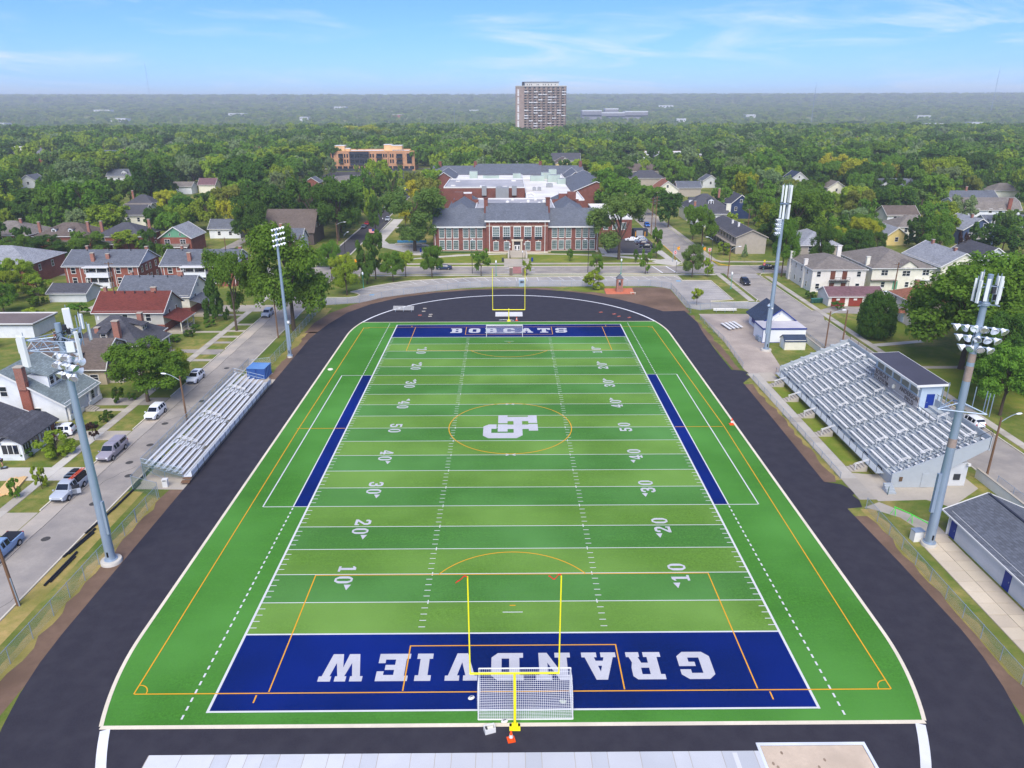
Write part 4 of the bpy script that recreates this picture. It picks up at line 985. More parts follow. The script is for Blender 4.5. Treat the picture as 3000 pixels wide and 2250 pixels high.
# rear room under the stand, its door, vent and lamp
MB().box(53.8, 57.2, 36.35, 76.2, .02, 3.2).build('under_room', SD['pale'], t)
o = MB().box(53.0, 53.75, 36.24, 36.33, .05, 2.3).build('door', BLUEP, t); MB().box(55.6, 56.4, 36.24, 36.34, .9, 1.7).build('vent_window', DARKM, t); MB().box(48.6, 49.0, 35.93, 35.99, .9, 1.5).build('vent_window', M('brown_panel', (104, 82, 60), .7), t)
MB().box(51.4, 52.3, 35.93, 35.99, .05, 2.0).build('door', STANDG, t); MB().lathe([(.2, 0), (.2, .3)], 8, (57.0, 36.0, 3.0)).build('wall_lamp', WHITE, t)
# press box
p = MB().box(56.75, 59.6, PBY0, PBY1, 5.0, 8.75).build('press_box', M('pale_blue_board', (172, 186, 198), .6, .05, 1.5), t)
b = MB(); b.v += [(55.7, PBY0-.5, 8.75), (60.2, PBY0-.5, 8.95), (60.2, PBY1+.5, 8.95), (55.7, PBY1+.5, 8.75), (55.7, PBY0-.5, 9.05), (60.2, PBY0-.5, 9.25), (60.2, PBY1+.5, 9.25), (55.7, PBY1+.5, 9.05)]
b.f += [(0,3,2,1),(4,5,6,7),(0,1,5,4),(1,2,6,5),(2,3,7,6),(3,0,4,7)]; b.build('fascia', WHITE, p)
b = MB(); b.poly([(55.85, PBY0-.35, 9.068), (60.1, PBY0-.35, 9.256), (60.1, PBY1+.35, 9.256), (55.85, PBY1+.35, 9.068)]); b.build('roof_membrane', M('dark_membrane', (72, 72, 84), .85, .1, 2, big=.08), p)
for k in range(5):
    y0 = PBY0+.7+k*2.45; o = MB().box(56.68, 56.745, y0, y0+1.95, 7.25, 8.45).build('window', M('dusty_window', (112, 112, 100), .3, .1, 1.5), p)
    b = MB(); b.box(56.66, 56.74, y0-.12, y0-.005, 7.1, 8.6); b.build('frame', WHITE, o)
MB().box(56.66, 56.745, PBY0+.15, PBY1-.15, 5.05, 7.0).build('sign_panel', M('weathered_sign', (176, 168, 164), .8, .08, 1.2, big=.12), p)
LETT = M('dark_bronze_letters', (92, 82, 78), .7, .05, 2, big=0)
def wall_text(s, y, z, size, par):
    c = bpy.data.curves.new('sign_lettering', 'FONT'); c.body = s; c.size = size; c.extrude = .02; c.align_x = 'CENTER'; c.space_character = 1.12
    c.materials.append(LETT); o = bpy.data.objects.new('sign_lettering', c); C.objects.link(o); c.offset = .012; dg = bpy.context.evaluated_depsgraph_get(); me = bpy.data.meshes.new_from_object(o.evaluated_get(dg)); bpy.data.objects.remove(o); o = bpy.data.objects.new('sign_lettering', me); C.objects.link(o); o.parent = par; o.location = (56.63, y, z); o.rotation_euler = (R(90), 0, R(-90)); return o
wall_text('BOBCAT', 59.3, 6.25, .95, p); wall_text('STADIUM', 59.3, 5.4, .95, p); wall_text('ANDERSON', 51.3, 6.25, .9, p); wall_text('FIELD', 51.0, 5.4, .9, p)
for y in (PBY0-.1, 52.5, 57.8, PBY1-.2): MB().lathe([(.08, 0), (.2, -.12), (.2, -.2)], 8, (56.2, y, 8.6)).build('wall_lamp', WHITE, p)
MB().lathe([(.05, -.3), (.22, -.15), (.25, .2), (.12, .42)], 10, (56.5, 55.3, 6.1)).build('sign_lamp', SD['cream'], p)  # simple light fixture between the letters, where the mascot emblem would sit
o = MB().box(57.6, 58.7, PBY0-.06, PBY0-.005, 5.3, 7.6).build('door', BLUEP, p); MB().cbox(57.75, PBY0-.09, 6.4, .06, .06, .14).build('handle', GALV, o)
MB().box(56.6, 59.6, PBY0-3.2, PBY0-.02, 4.9, 5.0).build('landing', STANDG, p)
b = MB()
for x in (56.6, 57.6, 58.6, 59.6):
    for y in (PBY0-3.2,): b.tube((x, y, 5), (x, y, 6.0), .025, .025, 6)
for y in (PBY0-2.2, PBY0-1.2, PBY0-.3): b.tube((56.6, y, 5), (56.6, y, 6.0), .025, .025, 6); b.tube((59.6, y, 5), (59.6, y, 6.0), .025, .025, 6)
b.path([(56.6, PBY0-.1, 6), (56.6, PBY0-3.2, 6), (59.6, PBY0-3.2, 6), (59.6, PBY0-.1, 6)], .025); b.build('landing_rail', DARKM, p)
b = MB(); b.path([(56.75, PBY1+.05, 6), (56.75, PBY1+2.5, 6), (59, PBY1+2.5, 6)], .025)
for y in (PBY1+.8, PBY1+1.7, PBY1+2.5): b.tube((56.75, y, 4.8), (56.75, y, 6.0), .025, .025, 6)
b.build('landing_rail', DARKM, p); MB().box(56.75, 59.6, PBY1+.02, PBY1+2.5, 4.7, 4.8).build('landing', STANDG, p)

# ================================================================ building kit
def unit_window(name, nx_, nz_, mat, t=.05, fr=.07):
    """frame in the xz-plane, 1 x 1, facing -y, with glazing bars"""
    b = MB(); d = .06
    b.box(-.5-fr, -.5, -d, 0, -fr, 1+fr); b.box(.5, .5+fr, -d, 0, -fr, 1+fr); b.box(-.5, .5, -d, 0, -fr, 0); b.box(-.5, .5, -d, 0, 1, 1+fr)
    for i in range(1, nx_): x = -.5+i/nx_; b.box(x-t/2, x+t/2, -d*.7, -.012, 0, 1)
    for k in range(1, nz_): z = k/nz_; b.box(-.5, .5, -d*.72, -.013, z-t/2, z+t/2)
    me = bpy.data.meshes.new(name); me.from_pydata(b.v, [], b.f); me.materials.append(mat); return me
WINS = {'sash': unit_window('window', 1, 2, WHITE, .05, .09), 'pair': unit_window('window', 2, 2, WHITE, .05, .06), 'triple': unit_window('window', 3, 1, WHITE, .04, .05),
        'school': unit_window('window', 4, 5, WHITE, .018, .08), 'tall': unit_window('window', 3, 6, WHITE, .03, .09), 'dark': unit_window('window', 1, 2, DARKM, .05, .06), 'plain': unit_window('window', 1, 1, WHITE, .05, .08), 'darkg': unit_window('window', 3, 3, DARKM, .03, .03)}
pm = {}
def pane_mesh(mat):
    if mat.name not in pm:
        b = MB().box(-.5, .5, -.012, -.002, 0, 1); me = bpy.data.meshes.new('pane'); me.from_pydata(b.v, [], b.f); me.materials.append(mat); pm[mat.name] = me
    return pm[mat.name]
FACE = {'S': 0, 'E': R(90), 'N': R(180), 'W': R(-90)}
def window(parent, face, hx, hy, u, z, w_, h_, kind='sash', glass=None, pane=True):
    """face: side of a box of half sizes hx, hy; u runs along the wall"""
    if face == 'S': loc = (u, -hy, z)
    elif face == 'N': loc = (-u, hy, z)
    elif face == 'E': loc = (hx, u, z)
    else: loc = (-hx, -u, z)
    o = inst('window', WINS[kind], parent, loc, FACE[face], (w_, 1, h_))
    if pane: inst('pane', pane_mesh(glass or GLASS), o, (0, 0, 0))
    return o

def roof_solid(kind, w_, d_, he, hr, oh=.45, t=.16):
    """closed roof solid centred on the origin; ridge along x"""
    b = MB(); D = d_/2+oh; X = w_/2+oh; ze = he-(hr-he)*oh/(d_/2)
    if kind == 'gable': b.xprism([(-D, ze), (0, hr), (D, ze), (D, ze-t), (0, hr-t), (-D, ze-t)], -X, X)
    elif kind == 'gambrel':
        k = d_*.30; zk = he+(hr-he)*.68
        b.xprism([(-D, ze-.1), (-k-.12, zk), (0, hr), (k+.12, zk), (D, ze-.1), (D, ze-.1-t), (k, zk-t), (0, hr-t), (-k, zk-t), (-D, ze-.1-t)], -X, X)
    elif kind == 'hip':
        rl = max((w_-d_)/2*.95, .15) if w_ >= d_ else .15; ry = 0 if w_ >= d_ else (d_-w_)/2*.95
        b.v += [(-X, -D, ze-t), (X, -D, ze-t), (X, D, ze-t), (-X, D, ze-t), (-X, -D, ze), (X, -D, ze), (X, D, ze), (-X, D, ze)]
        b.f += [(3, 2, 1, 0), (0, 1, 5, 4), (1, 2, 6, 5), (2, 3, 7, 6), (3, 0, 4, 7)]
        if ry == 0:
            b.v += [(-rl, 0, hr), (rl, 0, hr)]; b.f += [(4, 5, 9, 8), (6, 7, 8, 9), (5, 6, 9), (7, 4, 8)]
        else:
            b.v += [(0, -ry, hr), (0, ry, hr)]; b.f += [(4, 5, 8), (5, 6, 9, 8), (6, 7, 9), (7, 4, 8, 9)]
    elif kind == 'flat': b.box(-X, X, -D, D, he, hr)
    return b, D, X, ze

def fascia(kind, roof, w_, d_, D, X, ze, hr, mat=WHITE):
    b = MB()
    for s in (-1, 1):
        b.cbox(0, s*(D+.05), ze-.05, 2*X, .1, .16)
        if kind == 'hip': b.cbox(s*(X+.05), 0, ze-.05, .1, 2*D+.2, .16)
        elif kind in ('gable',):
            for r in (-1, 1): b.beam((s*(X+.04), r*(D+.02), ze-.06), (s*(X+.04), 0, hr-.06), .08, .24)
        elif kind == 'gambrel':
            k = d_*.30+.12; zk = ze+.1+(hr-ze)*.66
            for r in (-1, 1): b.beam((s*(X+.04), r*(D+.02), ze-.14), (s*(X+.04), r*k, zk-.05), .08, .24); b.beam((s*(X+.04), r*k, zk-.05), (s*(X+.04), 0, hr-.06), .08, .24)
    return b.build('fascia', mat, roof)

def chimney(parent, x, y, z0, z1, sx=.7, sy=.6, mat=None):
    o = MB().box(x-sx/2, x+sx/2, y-sy/2, y+sy/2, z0, z1).build('chimney', mat or BRICK_C, parent)
    MB().box(x-sx/2-.07, x+sx/2+.07, y-sy/2-.07, y+sy/2+.07, z1+.002, z1+.14).build('chimney_cap', CONC if mat is None else mat, o)
    return o

def house(label, cx, cy, rz, w_, d_, he, hr, kind, wall, roof, name='house', cat='house', group=None, wins=(), chim=(), dorm=(), porch=None, gable_mat=None, door=None, oh=.45, base=None, wkind='sash', vents=0, fas=WHITE):
    t = thing(name, label, cat, (cx, cy, 0), rz, group)
    hx, hy = w_/2, d_/2
    MB().box(-hx, hx, -hy, hy, 0, he).build('wall', wall, t)
    if base: MB().box(-hx-.03, hx+.03, -hy-.03, hy+.03, 0, base[0]).build('lower_wall', base[1], t)
    b, D, X, ze = roof_solid(kind, w_, d_, he, hr, oh)
    ro = b.build('roof', roof, t)
    if kind in ('gable', 'gambrel'):
        b = MB()
        sec_ = [(-hy, he+.002), (hy, he+.002), (0, hr-.22)] if kind == 'gable' else [(-hy, he+.002), (hy, he+.002), (d_*.28, he+(hr-he)*.66), (0, hr-.22), (-d_*.28, he+(hr-he)*.66)]
        b.xprism(sec_, -hx+.001, hx-.001); b.build('gable', gable_mat or wall, t)
    if kind != 'flat': fascia(kind, ro, w_, d_, D, X, ze, hr, fas)
    else:
        b = MB(); b.ribbon([(-X, -D), (X, -D), (X, D), (-X, D)], .2, hr+.002, hr+.22, True); b.build('parapet', fas, ro)
    for f, u, z, ww, hh in wins: window(t, f, hx+(.03 if base and z < base[0] else 0), hy+(.03 if base and z < base[0] else 0), u, z, ww, hh, wkind if ww < 1.5 else 'pair')
    for c in chim: chimney(t if len(c) > 5 else ro, *c[:4], mat=(c[4] if len(c) > 4 else None), sx=(c[5] if len(c) > 5 else .8))
    for dd in dorm:      # (face, u, z, w, h, setback, wallmat)
        f, u, z, ww, hh, sb = dd[:6]; wm = dd[6] if len(dd) > 6 else wall
        do = bpy.data.objects.new('dormer', None)
        b = MB(); b.box(-ww/2, ww/2, 0, 3.2, 0, hh); do = b.build('dormer', wm, ro)
        if f == 'S': do.location = (u, -hy+sb, z)
        elif f == 'E': do.location = (hx-sb, u, z); do.rotation_euler = (0, 0, R(90))
        elif f == 'W': do.location = (-hx+sb, -u, z); do.rotation_euler = (0, 0, R(-90))
        if len(dd) > 7 and dd[7] == 'shed':
            r = MB(); r.v += [(-ww/2-.25, -.4, hh-.05), (ww/2+.25, -.4, hh-.05), (ww/2+.25, 3.3, hh+.85), (-ww/2-.25, 3.3, hh+.85), (-ww/2-.25, -.4, hh+.1), (ww/2+.25, -.4, hh+.1), (ww/2+.25, 3.3, hh+1.0), (-ww/2-.25, 3.3, hh+1.0)]
            r.f += [(0,3,2,1),(4,5,6,7),(0,1,5,4),(1,2,6,5),(2,3,7,6),(3,0,4,7)]; r.build('dormer_roof', roof, do)
        else:
            r = MB(); sec2 = [(-ww/2-.25, hh), (0, hh+ww*.38), (ww/2+.25, hh), (ww/2+.25, hh-.1), (0, hh+ww*.38-.1), (-ww/2-.25, hh-.1)]
            n = len(sec2); r.v += [(x, -.3, zz) for x, zz in sec2]+[(x, 3.4, zz) for x, zz in sec2]
            r.f += [tuple(range(n-1, -1, -1)), tuple(range(n, 2*n))]+[(i, (i+1) % n, n+(i+1) % n, n+i) for i in range(n)]; r.build('dormer_roof', roof, do)
            MB().poly([(-ww/2, -.001, hh), (ww/2, -.001, hh), (0, -.001, hh+ww*.36)]).build('dormer_gable', wm, do)
        nwin = 3 if ww > 2.6 else (2 if ww > 1.7 else 1)
        for i in range(nwin): inst('window_frame', WINS['sash'], do, ((i-(nwin-1)/2)*ww/nwin*.95, -.002, hh*.2), 0, (ww/nwin*.62, 1, hh*.62)); inst('pane', pane_mesh(GLASS), do, ((i-(nwin-1)/2)*ww/nwin*.95, -.004, hh*.2), 0, (ww/nwin*.62, 1, hh*.62))
    if porch:            # (face, u0, u1, depth, height, roofmat, postmat)
        f, u0, u1, dp, ph, rm, pmt = porch[:7]
        po = bpy.data.objects.new('porch', None); C.objects.link(po); po.parent = t
        if f == 'E': po.location = (hx, 0, 0); po.rotation_euler = (0, 0, R(90))
        elif f == 'S': po.location = (0, -hy, 0)
        elif f == 'W': po.location = (-hx, 0, 0); po.rotation_euler = (0, 0, R(-90))
        b = MB(); z0, z1 = ph, ph+dp*.32; b.v += [(u0-.3, -dp-.35, z0-.1), (u1+.3, -dp-.35, z0-.1), (u1+.3, -.01, z1), (u0-.3, -.01, z1), (u0-.3, -dp-.35, z0+.05), (u1+.3, -dp-.35, z0+.05), (u1+.3, -.01, z1+.15), (u0-.3, -.01, z1+.15)]
        b.f += [(0,3,2,1),(4,5,6,7),(0,1,5,4),(1,2,6,5),(2,3,7,6),(3,0,4,7)]; b.build('porch_roof', rm, po)
        MB().box(u0-.3, u1+.3, -dp-.42, -dp-.36, z0-.14, z0+.07).build('porch_trim', WHITE, po)
        MB().box(u0, u1, -dp, -.01, 0, .45).build('porch_deck', CONC, po)
        for i in range(3): u = u0+.2+(u1-u0-.4)*i/2; MB().box(u-.1, u+.1, -dp+.02, -dp+.22, .45, z0-.08).build('porch_post', pmt, po)
        b = MB(); b.box(u0+.1, u1-.1, -dp+.05, -dp+.1, 1.15, 1.22); b.build('porch_rail', pmt, po)
        for i in range(3): MB().box((u0+u1)/2-.7, (u0+u1)/2+.7, -dp-.35*(i+1), -dp-.35*i, .01, .42-.13*i).build('porch_step', CONC, po)
    if door:
        f, u, mt = door; o = inst('door', door_mesh(mt), t, {'S': (u, -hy-.02, .2), 'E': (hx+.02, u, .2), 'W': (-hx-.02, -u, .2), 'N': (-u, hy+.02, .2)}[f], FACE[f])
    for k in range(vents): MB().tube((-w_*.3+k*w_*.6/max(1, vents-1 or 1), -.6, hr-.6), (-w_*.3+k*w_*.6/max(1, vents-1 or 1), -.6, hr+.1), .12, .12, 6).build('roof_vent', DARKM, ro)
    return t
_dm = {}
def door_mesh(mat):
    if mat.name not in _dm:
        b = MB().box(-.5, .5, -.03, .02, 0, 2.1); b.box(-.6, -.5, -.05, .02, 0, 2.2); b.box(.5, .6, -.05, .02, 0, 2.2); me = bpy.data.meshes.new('door'); me.from_pydata(b.v, [], b.f); me.materials.append(mat); _dm[mat.name] = me
    return _dm[mat.name]

# ================================================================ the school
t = thing('school_building', 'large red brick school with slate roofs, white flat roofs and tall white windows', 'school', (3.0, 192.5, 0))
RS = RG['school']; FLATW = M('white_roof_membrane', (228, 226, 220), .8, .05, .8, big=.1, col2=(206, 200, 190)); FLATG = M('weathered_roof_membrane', (176, 174, 174), .85, .1, .8, big=.2, col2=(146, 146, 150))
STONE = M('cut_stone', (204, 190, 168), .85, .06, 1.5, big=.08)
CAPW = WHITE
def part_box(name, x0, x1, y0, y1, z0, z1, mat, par): return MB().box(x0, x1, y0, y1, z0, z1).build(name, mat, par)
# front range: two wings and a taller centre
for s, x0, x1 in ((-1, -27.0, -9.9), (1, 9.9, 26.4)):
    wg = part_box('wing', x0, x1, 1.6, 15.6, 0, 8.5, BRICK_S, t)
    b = MB(); b.xprism([(1.0, 8.4), (8.6, 13.2), (16.2, 8.4), (16.2, 8.15), (8.6, 12.95), (1.0, 8.15)], x0-.35 if s < 0 else x0, x1 if s < 0 else x1+.35); b.build('roof', RS, wg)
    b = MB(); b.xprism([(1.6, 8.502), (15.6, 8.502), (8.6, 12.9)], x0+.01, x1-.01); b.build('gable', BRICK_S, wg)
    part_box('cornice', x0-.3, x1+.3, .86, 1.55, 7.95, 8.38, CAPW, wg); part_box('base_course', x0-.05, x1+.05, 1.5, 1.598, 0, .55, STONE, wg); part_box('foundation_hedge', x0+1, x1-1, .2, 1.2, 0, .45, M('hedge_leaf', (62, 92, 40), .9, .4, 4, bump=.8), wg)
    xs_ = [x0+2.2+i*2.25 for i in range(3)]+[x0+9.9+i*2.25 for i in range(3)] if s > 0 else [x1-2.2-i*2.25 for i in range(3)]+[x1-9.9-i*2.25 for i in range(3)]
    for x in xs_:
        for z, h_ in ((1.05, 2.75), (4.75, 2.9)):
            o = inst('window', WINS['school'], wg, (x, 1.59, z), 0, (1.55, 1, h_)); inst('pane', pane_mesh(GLASSG), o, (0, 0, 0)); 
    part_box('downpipe', (x1-.6 if s > 0 else x0+.4), (x1-.45 if s > 0 else x0+.55), 1.4, 1.55, 0, 8, CAPW, wg)
ce = part_box('centre_block', -9.9, 9.9, 0, 16.0, 0, 10.65, BRICK_S, t)
b = MB(); b.xprism([(-.55, 10.5), (8.2, 14.9), (16.6, 10.5), (16.6, 10.2), (8.2, 14.6), (-.55, 10.2)], -10.1, 10.1); b.build('roof', RS, ce)
b = MB(); b.xprism([(0, 10.652), (16, 10.652), (8.2, 14.5)], -9.85, 9.85); b.build('gable', BRICK_S, ce)
part_box('cornice', -10.4, 10.4, -.6, -.01, 9.95, 10.45, CAPW, ce); part_box('stone_band', -9.95, 9.95, -.06, -.005, 8.55, 8.75, STONE, ce); part_box('base_course', -9.95, 9.95, -.1, -.005, 0, .5, STONE, ce)
for s in (-1, 1):
    for yy, z1 in ((7.4, 16.3),): part_box('chimney_stack', s*10.1-.6, s*10.1+.6, yy-1.0, yy+1.4, 8.6, z1, BRICK_S, ce); part_box('chimney_cap', s*10.1-.75, s*10.1+.75, yy-1.15, yy+1.55, z1+.002, z1+.3, M('dark_brick_cap', (104, 62, 52), .9), ce)
    part_box('downpipe', s*8.9-.08, s*8.9+.08, -.2, -.06, 0, 9.9, CAPW, ce)
for i in range(5):
    x = -6.8+i*3.4
    o = inst('window', WINS['tall'], ce, (x, -.01, 4.75), 0, (2.0, 1, 3.5)); inst('pane', pane_mesh(GLASSG), o, (0, 0, 0)); part_box('balconette', x-1.15, x+1.15, -.35, -.08, 4.55, 5.2, M('iron_black', (38, 36, 40), .6), ce)
    b = MB(); b.ribbon([(1.25*math.cos(R(a)), 1.25*math.sin(R(a))) for a in range(0, 181, 15)], .22, 0, .06); o = b.build('brick_arch', M('dark_arch_brick', (112, 60, 50), .9), ce); o.location = (x, -.005, 8.75); o.rotation_euler = (R(90), 0, 0)
    part_box('keystone', x-.16, x+.16, -.09, -.005, 9.7, 10.1, CAPW, ce)
    if i != 2: o = inst('window', WINS['school'], ce, (x, -.01, 1.05), 0, (1.5, 1, 2.5)); inst('pane', pane_mesh(GLASSG), o, (0, 0, 0)); part_box('keystone', x-.2, x+.2, -.09, -.005, 3.75, 4.1, STONE, ce)
for s in (-1, 1): part_box('entrance_pier', s*1.35-.25, s*1.35+.25, -.7, -.01, 0, 3.9, STONE, ce); part_box('wall_lantern', s*2.3-.12, s*2.3+.12, -.3, -.06, 2.6, 3.2, WHITE, ce)
part_box('entrance_lintel', -1.8, 1.8, -.8, -.01, 3.902, 4.45, STONE, ce); o = part_box('entrance_door', -.95, .95, -.14, -.01, .35, 2.6, WHITE, ce)
for x in (-.5, .5): MB().box(x-.22, x+.22, -.17, -.141, 1.3, 2.3).build('door_pane', GLASS, o); MB().box(x-.22, x+.22, -.17, -.141, .6, 1.1).build('door_pane', GLASS, o)
part_box('transom_window', -.95, .95, -.13, -.01, 2.65, 3.5, GLASS, ce)
# entrance steps
for i in range(6): part_box('entrance_step', -2.6, 2.6, -9.0+i*.55+1.2, -9.0+(i+1)*.55+1.2, .01, .12+i*.17, CONC, t)
part_box('landing', -2.6, 2.6, -4.45, -.8, .01, 1.02, CONC, t)
for s in (-1, 1): part_box('step_wall', s*2.85-.22, s*2.85+.22, -8.8, -3.2, .01, 1.25, CONCW, t)
for s in (-1, 1): MB().tube((s*2.2, -9.6, 0), (s*2.2, -9.6, 1.1), .05, .05, 6).build('stair_post', DARKM, t)
# middle ranges (local y = world y - 192.5)
def gabled(x0, x1, y0, y1, he, hr, along_x, nm='range', wall=BRICK_S, trim=True, hip=False):
    w_ = part_box(nm, x0, x1, y0, y1, 0, he, wall, t)
    cx, cy = (x0+x1)/2, (y0+y1)/2
    L, Dd = (x1-x0, y1-y0) if along_x else (y1-y0, x1-x0)
    b, D, X, ze = roof_solid('hip' if hip else 'gable', L, Dd, he, hr, .5, .25); ro = b.build('roof', RS, w_, loc=(cx, cy, 0), rz=0 if along_x else R(90))
    if trim: fascia('gable', ro, L, Dd, D, X, ze, hr)
    if hip: return w_
    b = MB(); b.xprism([(-Dd/2, he+.002), (Dd/2, he+.002), (0, hr-.3)], -L/2+.002, L/2-.002); b.build('gable', wall, w_, loc=(cx, cy, 0), rz=0 if along_x else R(90))
    return w_
def flatr(x0, x1, y0, y1, z, mat, nm='flat_range', cap=WHITE):
    w_ = part_box(nm, x0, x1, y0, y1, 0, z, BRICK_S, t); part_box('roof', x0+.3, x1-.3, y0+.3, y1-.3, z+.002, z+.06, mat, w_)
    b = MB(); b.ribbon([(x0+.1, y0+.1), (x1-.1, y0+.1), (x1-.1, y1-.1), (x0+.1, y1-.1)], .36, z+.003, z+.55, True); b.build('parapet', cap, w_); return w_
VENT = M('rooftop_unit_green', (172, 186, 174), .6, .08, 1.5); VENTG = M('rooftop_unit_grey', (150, 152, 154), .6, .08, 1.5)
r1 = flatr(-14.6, 14.0, 16.4, 62.0, 9.6, FLATG)                       # range behind the front block
for k in range(6): part_box('ridge_unit', -13.6+k*4.6, -9.8+k*4.6, 17.4, 19.4, 9.68, 11.3, VENT, r1)
for x, y in ((-6, 42), (-3, 50), (2, 44), (5, 52), (9, 46), (-1, 58), (8, 58), (11, 52)): MB().lathe([(.7, 0), (.7, .5), (.5, .8), (.1, .95)], 12, (x, y, 9.68)).build('roof_dome', WHITE, r1)
# the two hipped shoulders with stepped parapets
for s in (-1, 1):
    g_ = gabled(-24.5 if s < 0 else 13.6, -14.2 if s < 0 else 24.2, 22, 66, 9.4, 12.6, False, 'shoulder', trim=False, hip=True)
    px = s*19.0; q0 = part_box('parapet_wall', px-5.0, px+5.0, 48, 48.8, 9, 11.2, BRICK_S, g_); part_box('parapet_top', px-2.6, px+2.6, 47.9, 48.9, 11.2, 13.3, BRICK_S, g_); part_box('stack', s*21.2-1.6, s*21.2+1.6, 46.6, 48.6, 11, 14.1, BRICK_S, g_); part_box('stack_deck', px-2.2, px+2.2, 49, 58, 12.7, 12.95, FLATW, g_)
r2 = flatr(-30.5, 4.6, 90.5, 128.5, 11.0, FLATG)                      # auditorium
for k in range(3): part_box('stair_head', -14+k*6.5, -12+k*6.5, 89.2, 90.4, 8, 12.0, VENTG, r2)
part_box('plant_room', -8, -2.4, 86.4, 90.4, 0, 11.6, VENTG, r2)
for x, y in ((-27, 99), (-26, 118), (-4, 94), (0, 120), (-14, 96)): part_box('skylight', x-1, x+1, y-.7, y+.7, 11.08, 11.5, FLATW, r2)
r3 = flatr(4.9, 27.6, 62.4, 154, 9.0, FLATW); r4 = flatr(-30.2, 4.6, 128.8, 190, 9.0, FLATW); r5 = flatr(4.9, 26.4, 154.3, 190, 9.0, FLATW)
for x, y, sx, sy, h_ in ((-20, 150, 4, 4, 4), (-11, 142, 8, 3, 2.6), (2, 156, 4, 3, 2.4), (12, 142, 7, 3, 2.5), (17, 154, 5, 4, 3), (21, 166, 4, 4, 3.6), (20, 138, 6, 5, 3.2), (23, 128, 4, 4, 2.4), (16.5, 112, 3, 2.2, 1.6), (-14, 146, 1.5, 1.5, 1.8), (9, 98, 1.6, 1.4, 1.4), (11.2, 98, 1.6, 1.4, 1.4)):
    o = part_box('rooftop_unit', x-sx/2, x+sx/2, y-sy/2, y+sy/2, 9.08, 9.08+h_, VENT if sx > 3 else VENTG, r3 if x > 4.7 else r4); part_box('unit_fan', x-sx*.3, x+sx*.3, y-sy*.3, y+sy*.3, 9.09+h_, 9.3+h_, VENTG, o)
MB().path([(4.9, 70, 9.2), (4.9, 70, 10.6), (6.6, 70, 11.2), (8.0, 70, 10.4)], .5, 8).build('duct_elbow', WHITE, r3)
gabled(25.2, 46.2, 92, 150, 9.2, 13.6, False, 'gymnasium'); gabled(27.0, 36.8, 150.2, 176, 9.2, 12.8, False, 'range'); gabled(-40.0, -29.6, 146, 178, 9.6, 13.0, False, 'range')
gabled(-43.5, -20.2, 176.4, 200, 9.4, 13.0, True, 'range', trim=False); g_ = gabled(-20, 15.6, 174, 202, 9.6, 14.0, True, 'range', trim=False); gabled(15.8, 38.6, 176.4, 200, 9.4, 13.0, True, 'range', trim=False)
for x in (-20.5, 15.4, 37.6, -40): part_box('chimney_stack', x-.8, x+.8, 186, 188, 12, 15.4, BRICK_S, g_)
lw = flatr(29.6, 41.0, 26, 66, 6.8, FLATW, 'low_wing'); 
for x in (31.8, 35, 38.2): o = inst('window', WINS['school'], lw, (x, 25.99, 3.4), 0, (1.5, 1, 2.2)); inst('pane', pane_mesh(GLASSG), o, (0, 0, 0))
part_box('link_wing', -28.5, -20.5, 16.2, 60, 0, 6.5, FLATG, t)

# ================================================================ orange brick apartment block
t = thing('apartment_block', 'orange brick apartment block with black window bays behind the trees', 'building', (-96, 509, 0))
part_box('wall', -30.5, 29.6, 0, 22, 0, 13.0, BRICK_O, t); part_box('roof', -30, 29.2, .4, 21.6, 13.002, 13.12, FLATW, t)
b = MB(); b.ribbon([(-30.4, .1), (29.5, .1), (29.5, 21.9), (-30.4, 21.9)], .3, 13.003, 13.7, True); b.build('parapet', M('orange_cap', (206, 150, 104), .9), t)
BLKP = M('black_cladding', (52, 56, 66), .6, .06, 1.2)
o = part_box('black_bay', -16.8, -3.0, -.5, -.005, 3.6, 13.2, BLKP, t)
for i in range(4):
    for z in (5.2, 9.0): inst('bay_window', WINS['darkg'], o, (-15+i*3.4, -.505, z), 0, (2.6, 1, 2.4)); inst('pane', pane_mesh(GLASS), o, (-15+i*3.4, -.506, z), 0, (2.6, 1, 2.4))
for x in (-29, -24.5, -20.5, -18.6, -1.8, 0, 7.6, 9.3, 12.4, 14.1):
    for z in (5.3, 9.1): w_ = inst('window', WINS['dark'], t, (x, -.01, z), 0, (.95, 1, 2.3)); inst('pane', pane_mesh(GLASS), w_, (0, 0, 0))
for i in range(15):
    x = -28.5+i*4.0
    if -16.5 < x < -13.5: continue
    w_ = inst('window', WINS['darkg'], t, (x, -.01, .8), 0, (3.0, 1, 2.2)); inst('pane', pane_mesh(GLASS), w_, (0, 0, 0))
for x, z, ww in ((-23, 5.2, 3), (-23, 9, 3), (4.4, 9, 4.4), (4.4, 5.2, 4.4), (18.8, 8.9, 4.6), (18.8, 5.0, 4.6)):
    o = part_box('balcony', x-ww/2, x+ww/2, -1.2, -.01, z-.2, z, DARKM, t); MB().box(x-ww/2, x+ww/2, -1.22, -1.16, z+.02, z+1.0).build('railing', DARKM, o); MB().box(x-ww/2+.1, x+ww/2-.1, -.06, -.012, z+.02, z+2.7).build('recess_glass', GLASS, o)
w_ = inst('window', WINS['darkg'], t, (25.8, -.01, 5.0), 0, (3.2, 1, 6.6)); inst('pane', pane_mesh(GLASS), w_, (0, 0, 0))
for x in (-17.2, -2.6, 10.8, 27.6): part_box('downpipe', x-.12, x+.12, -.16, -.012, .5, 12.8, DARKM, t)
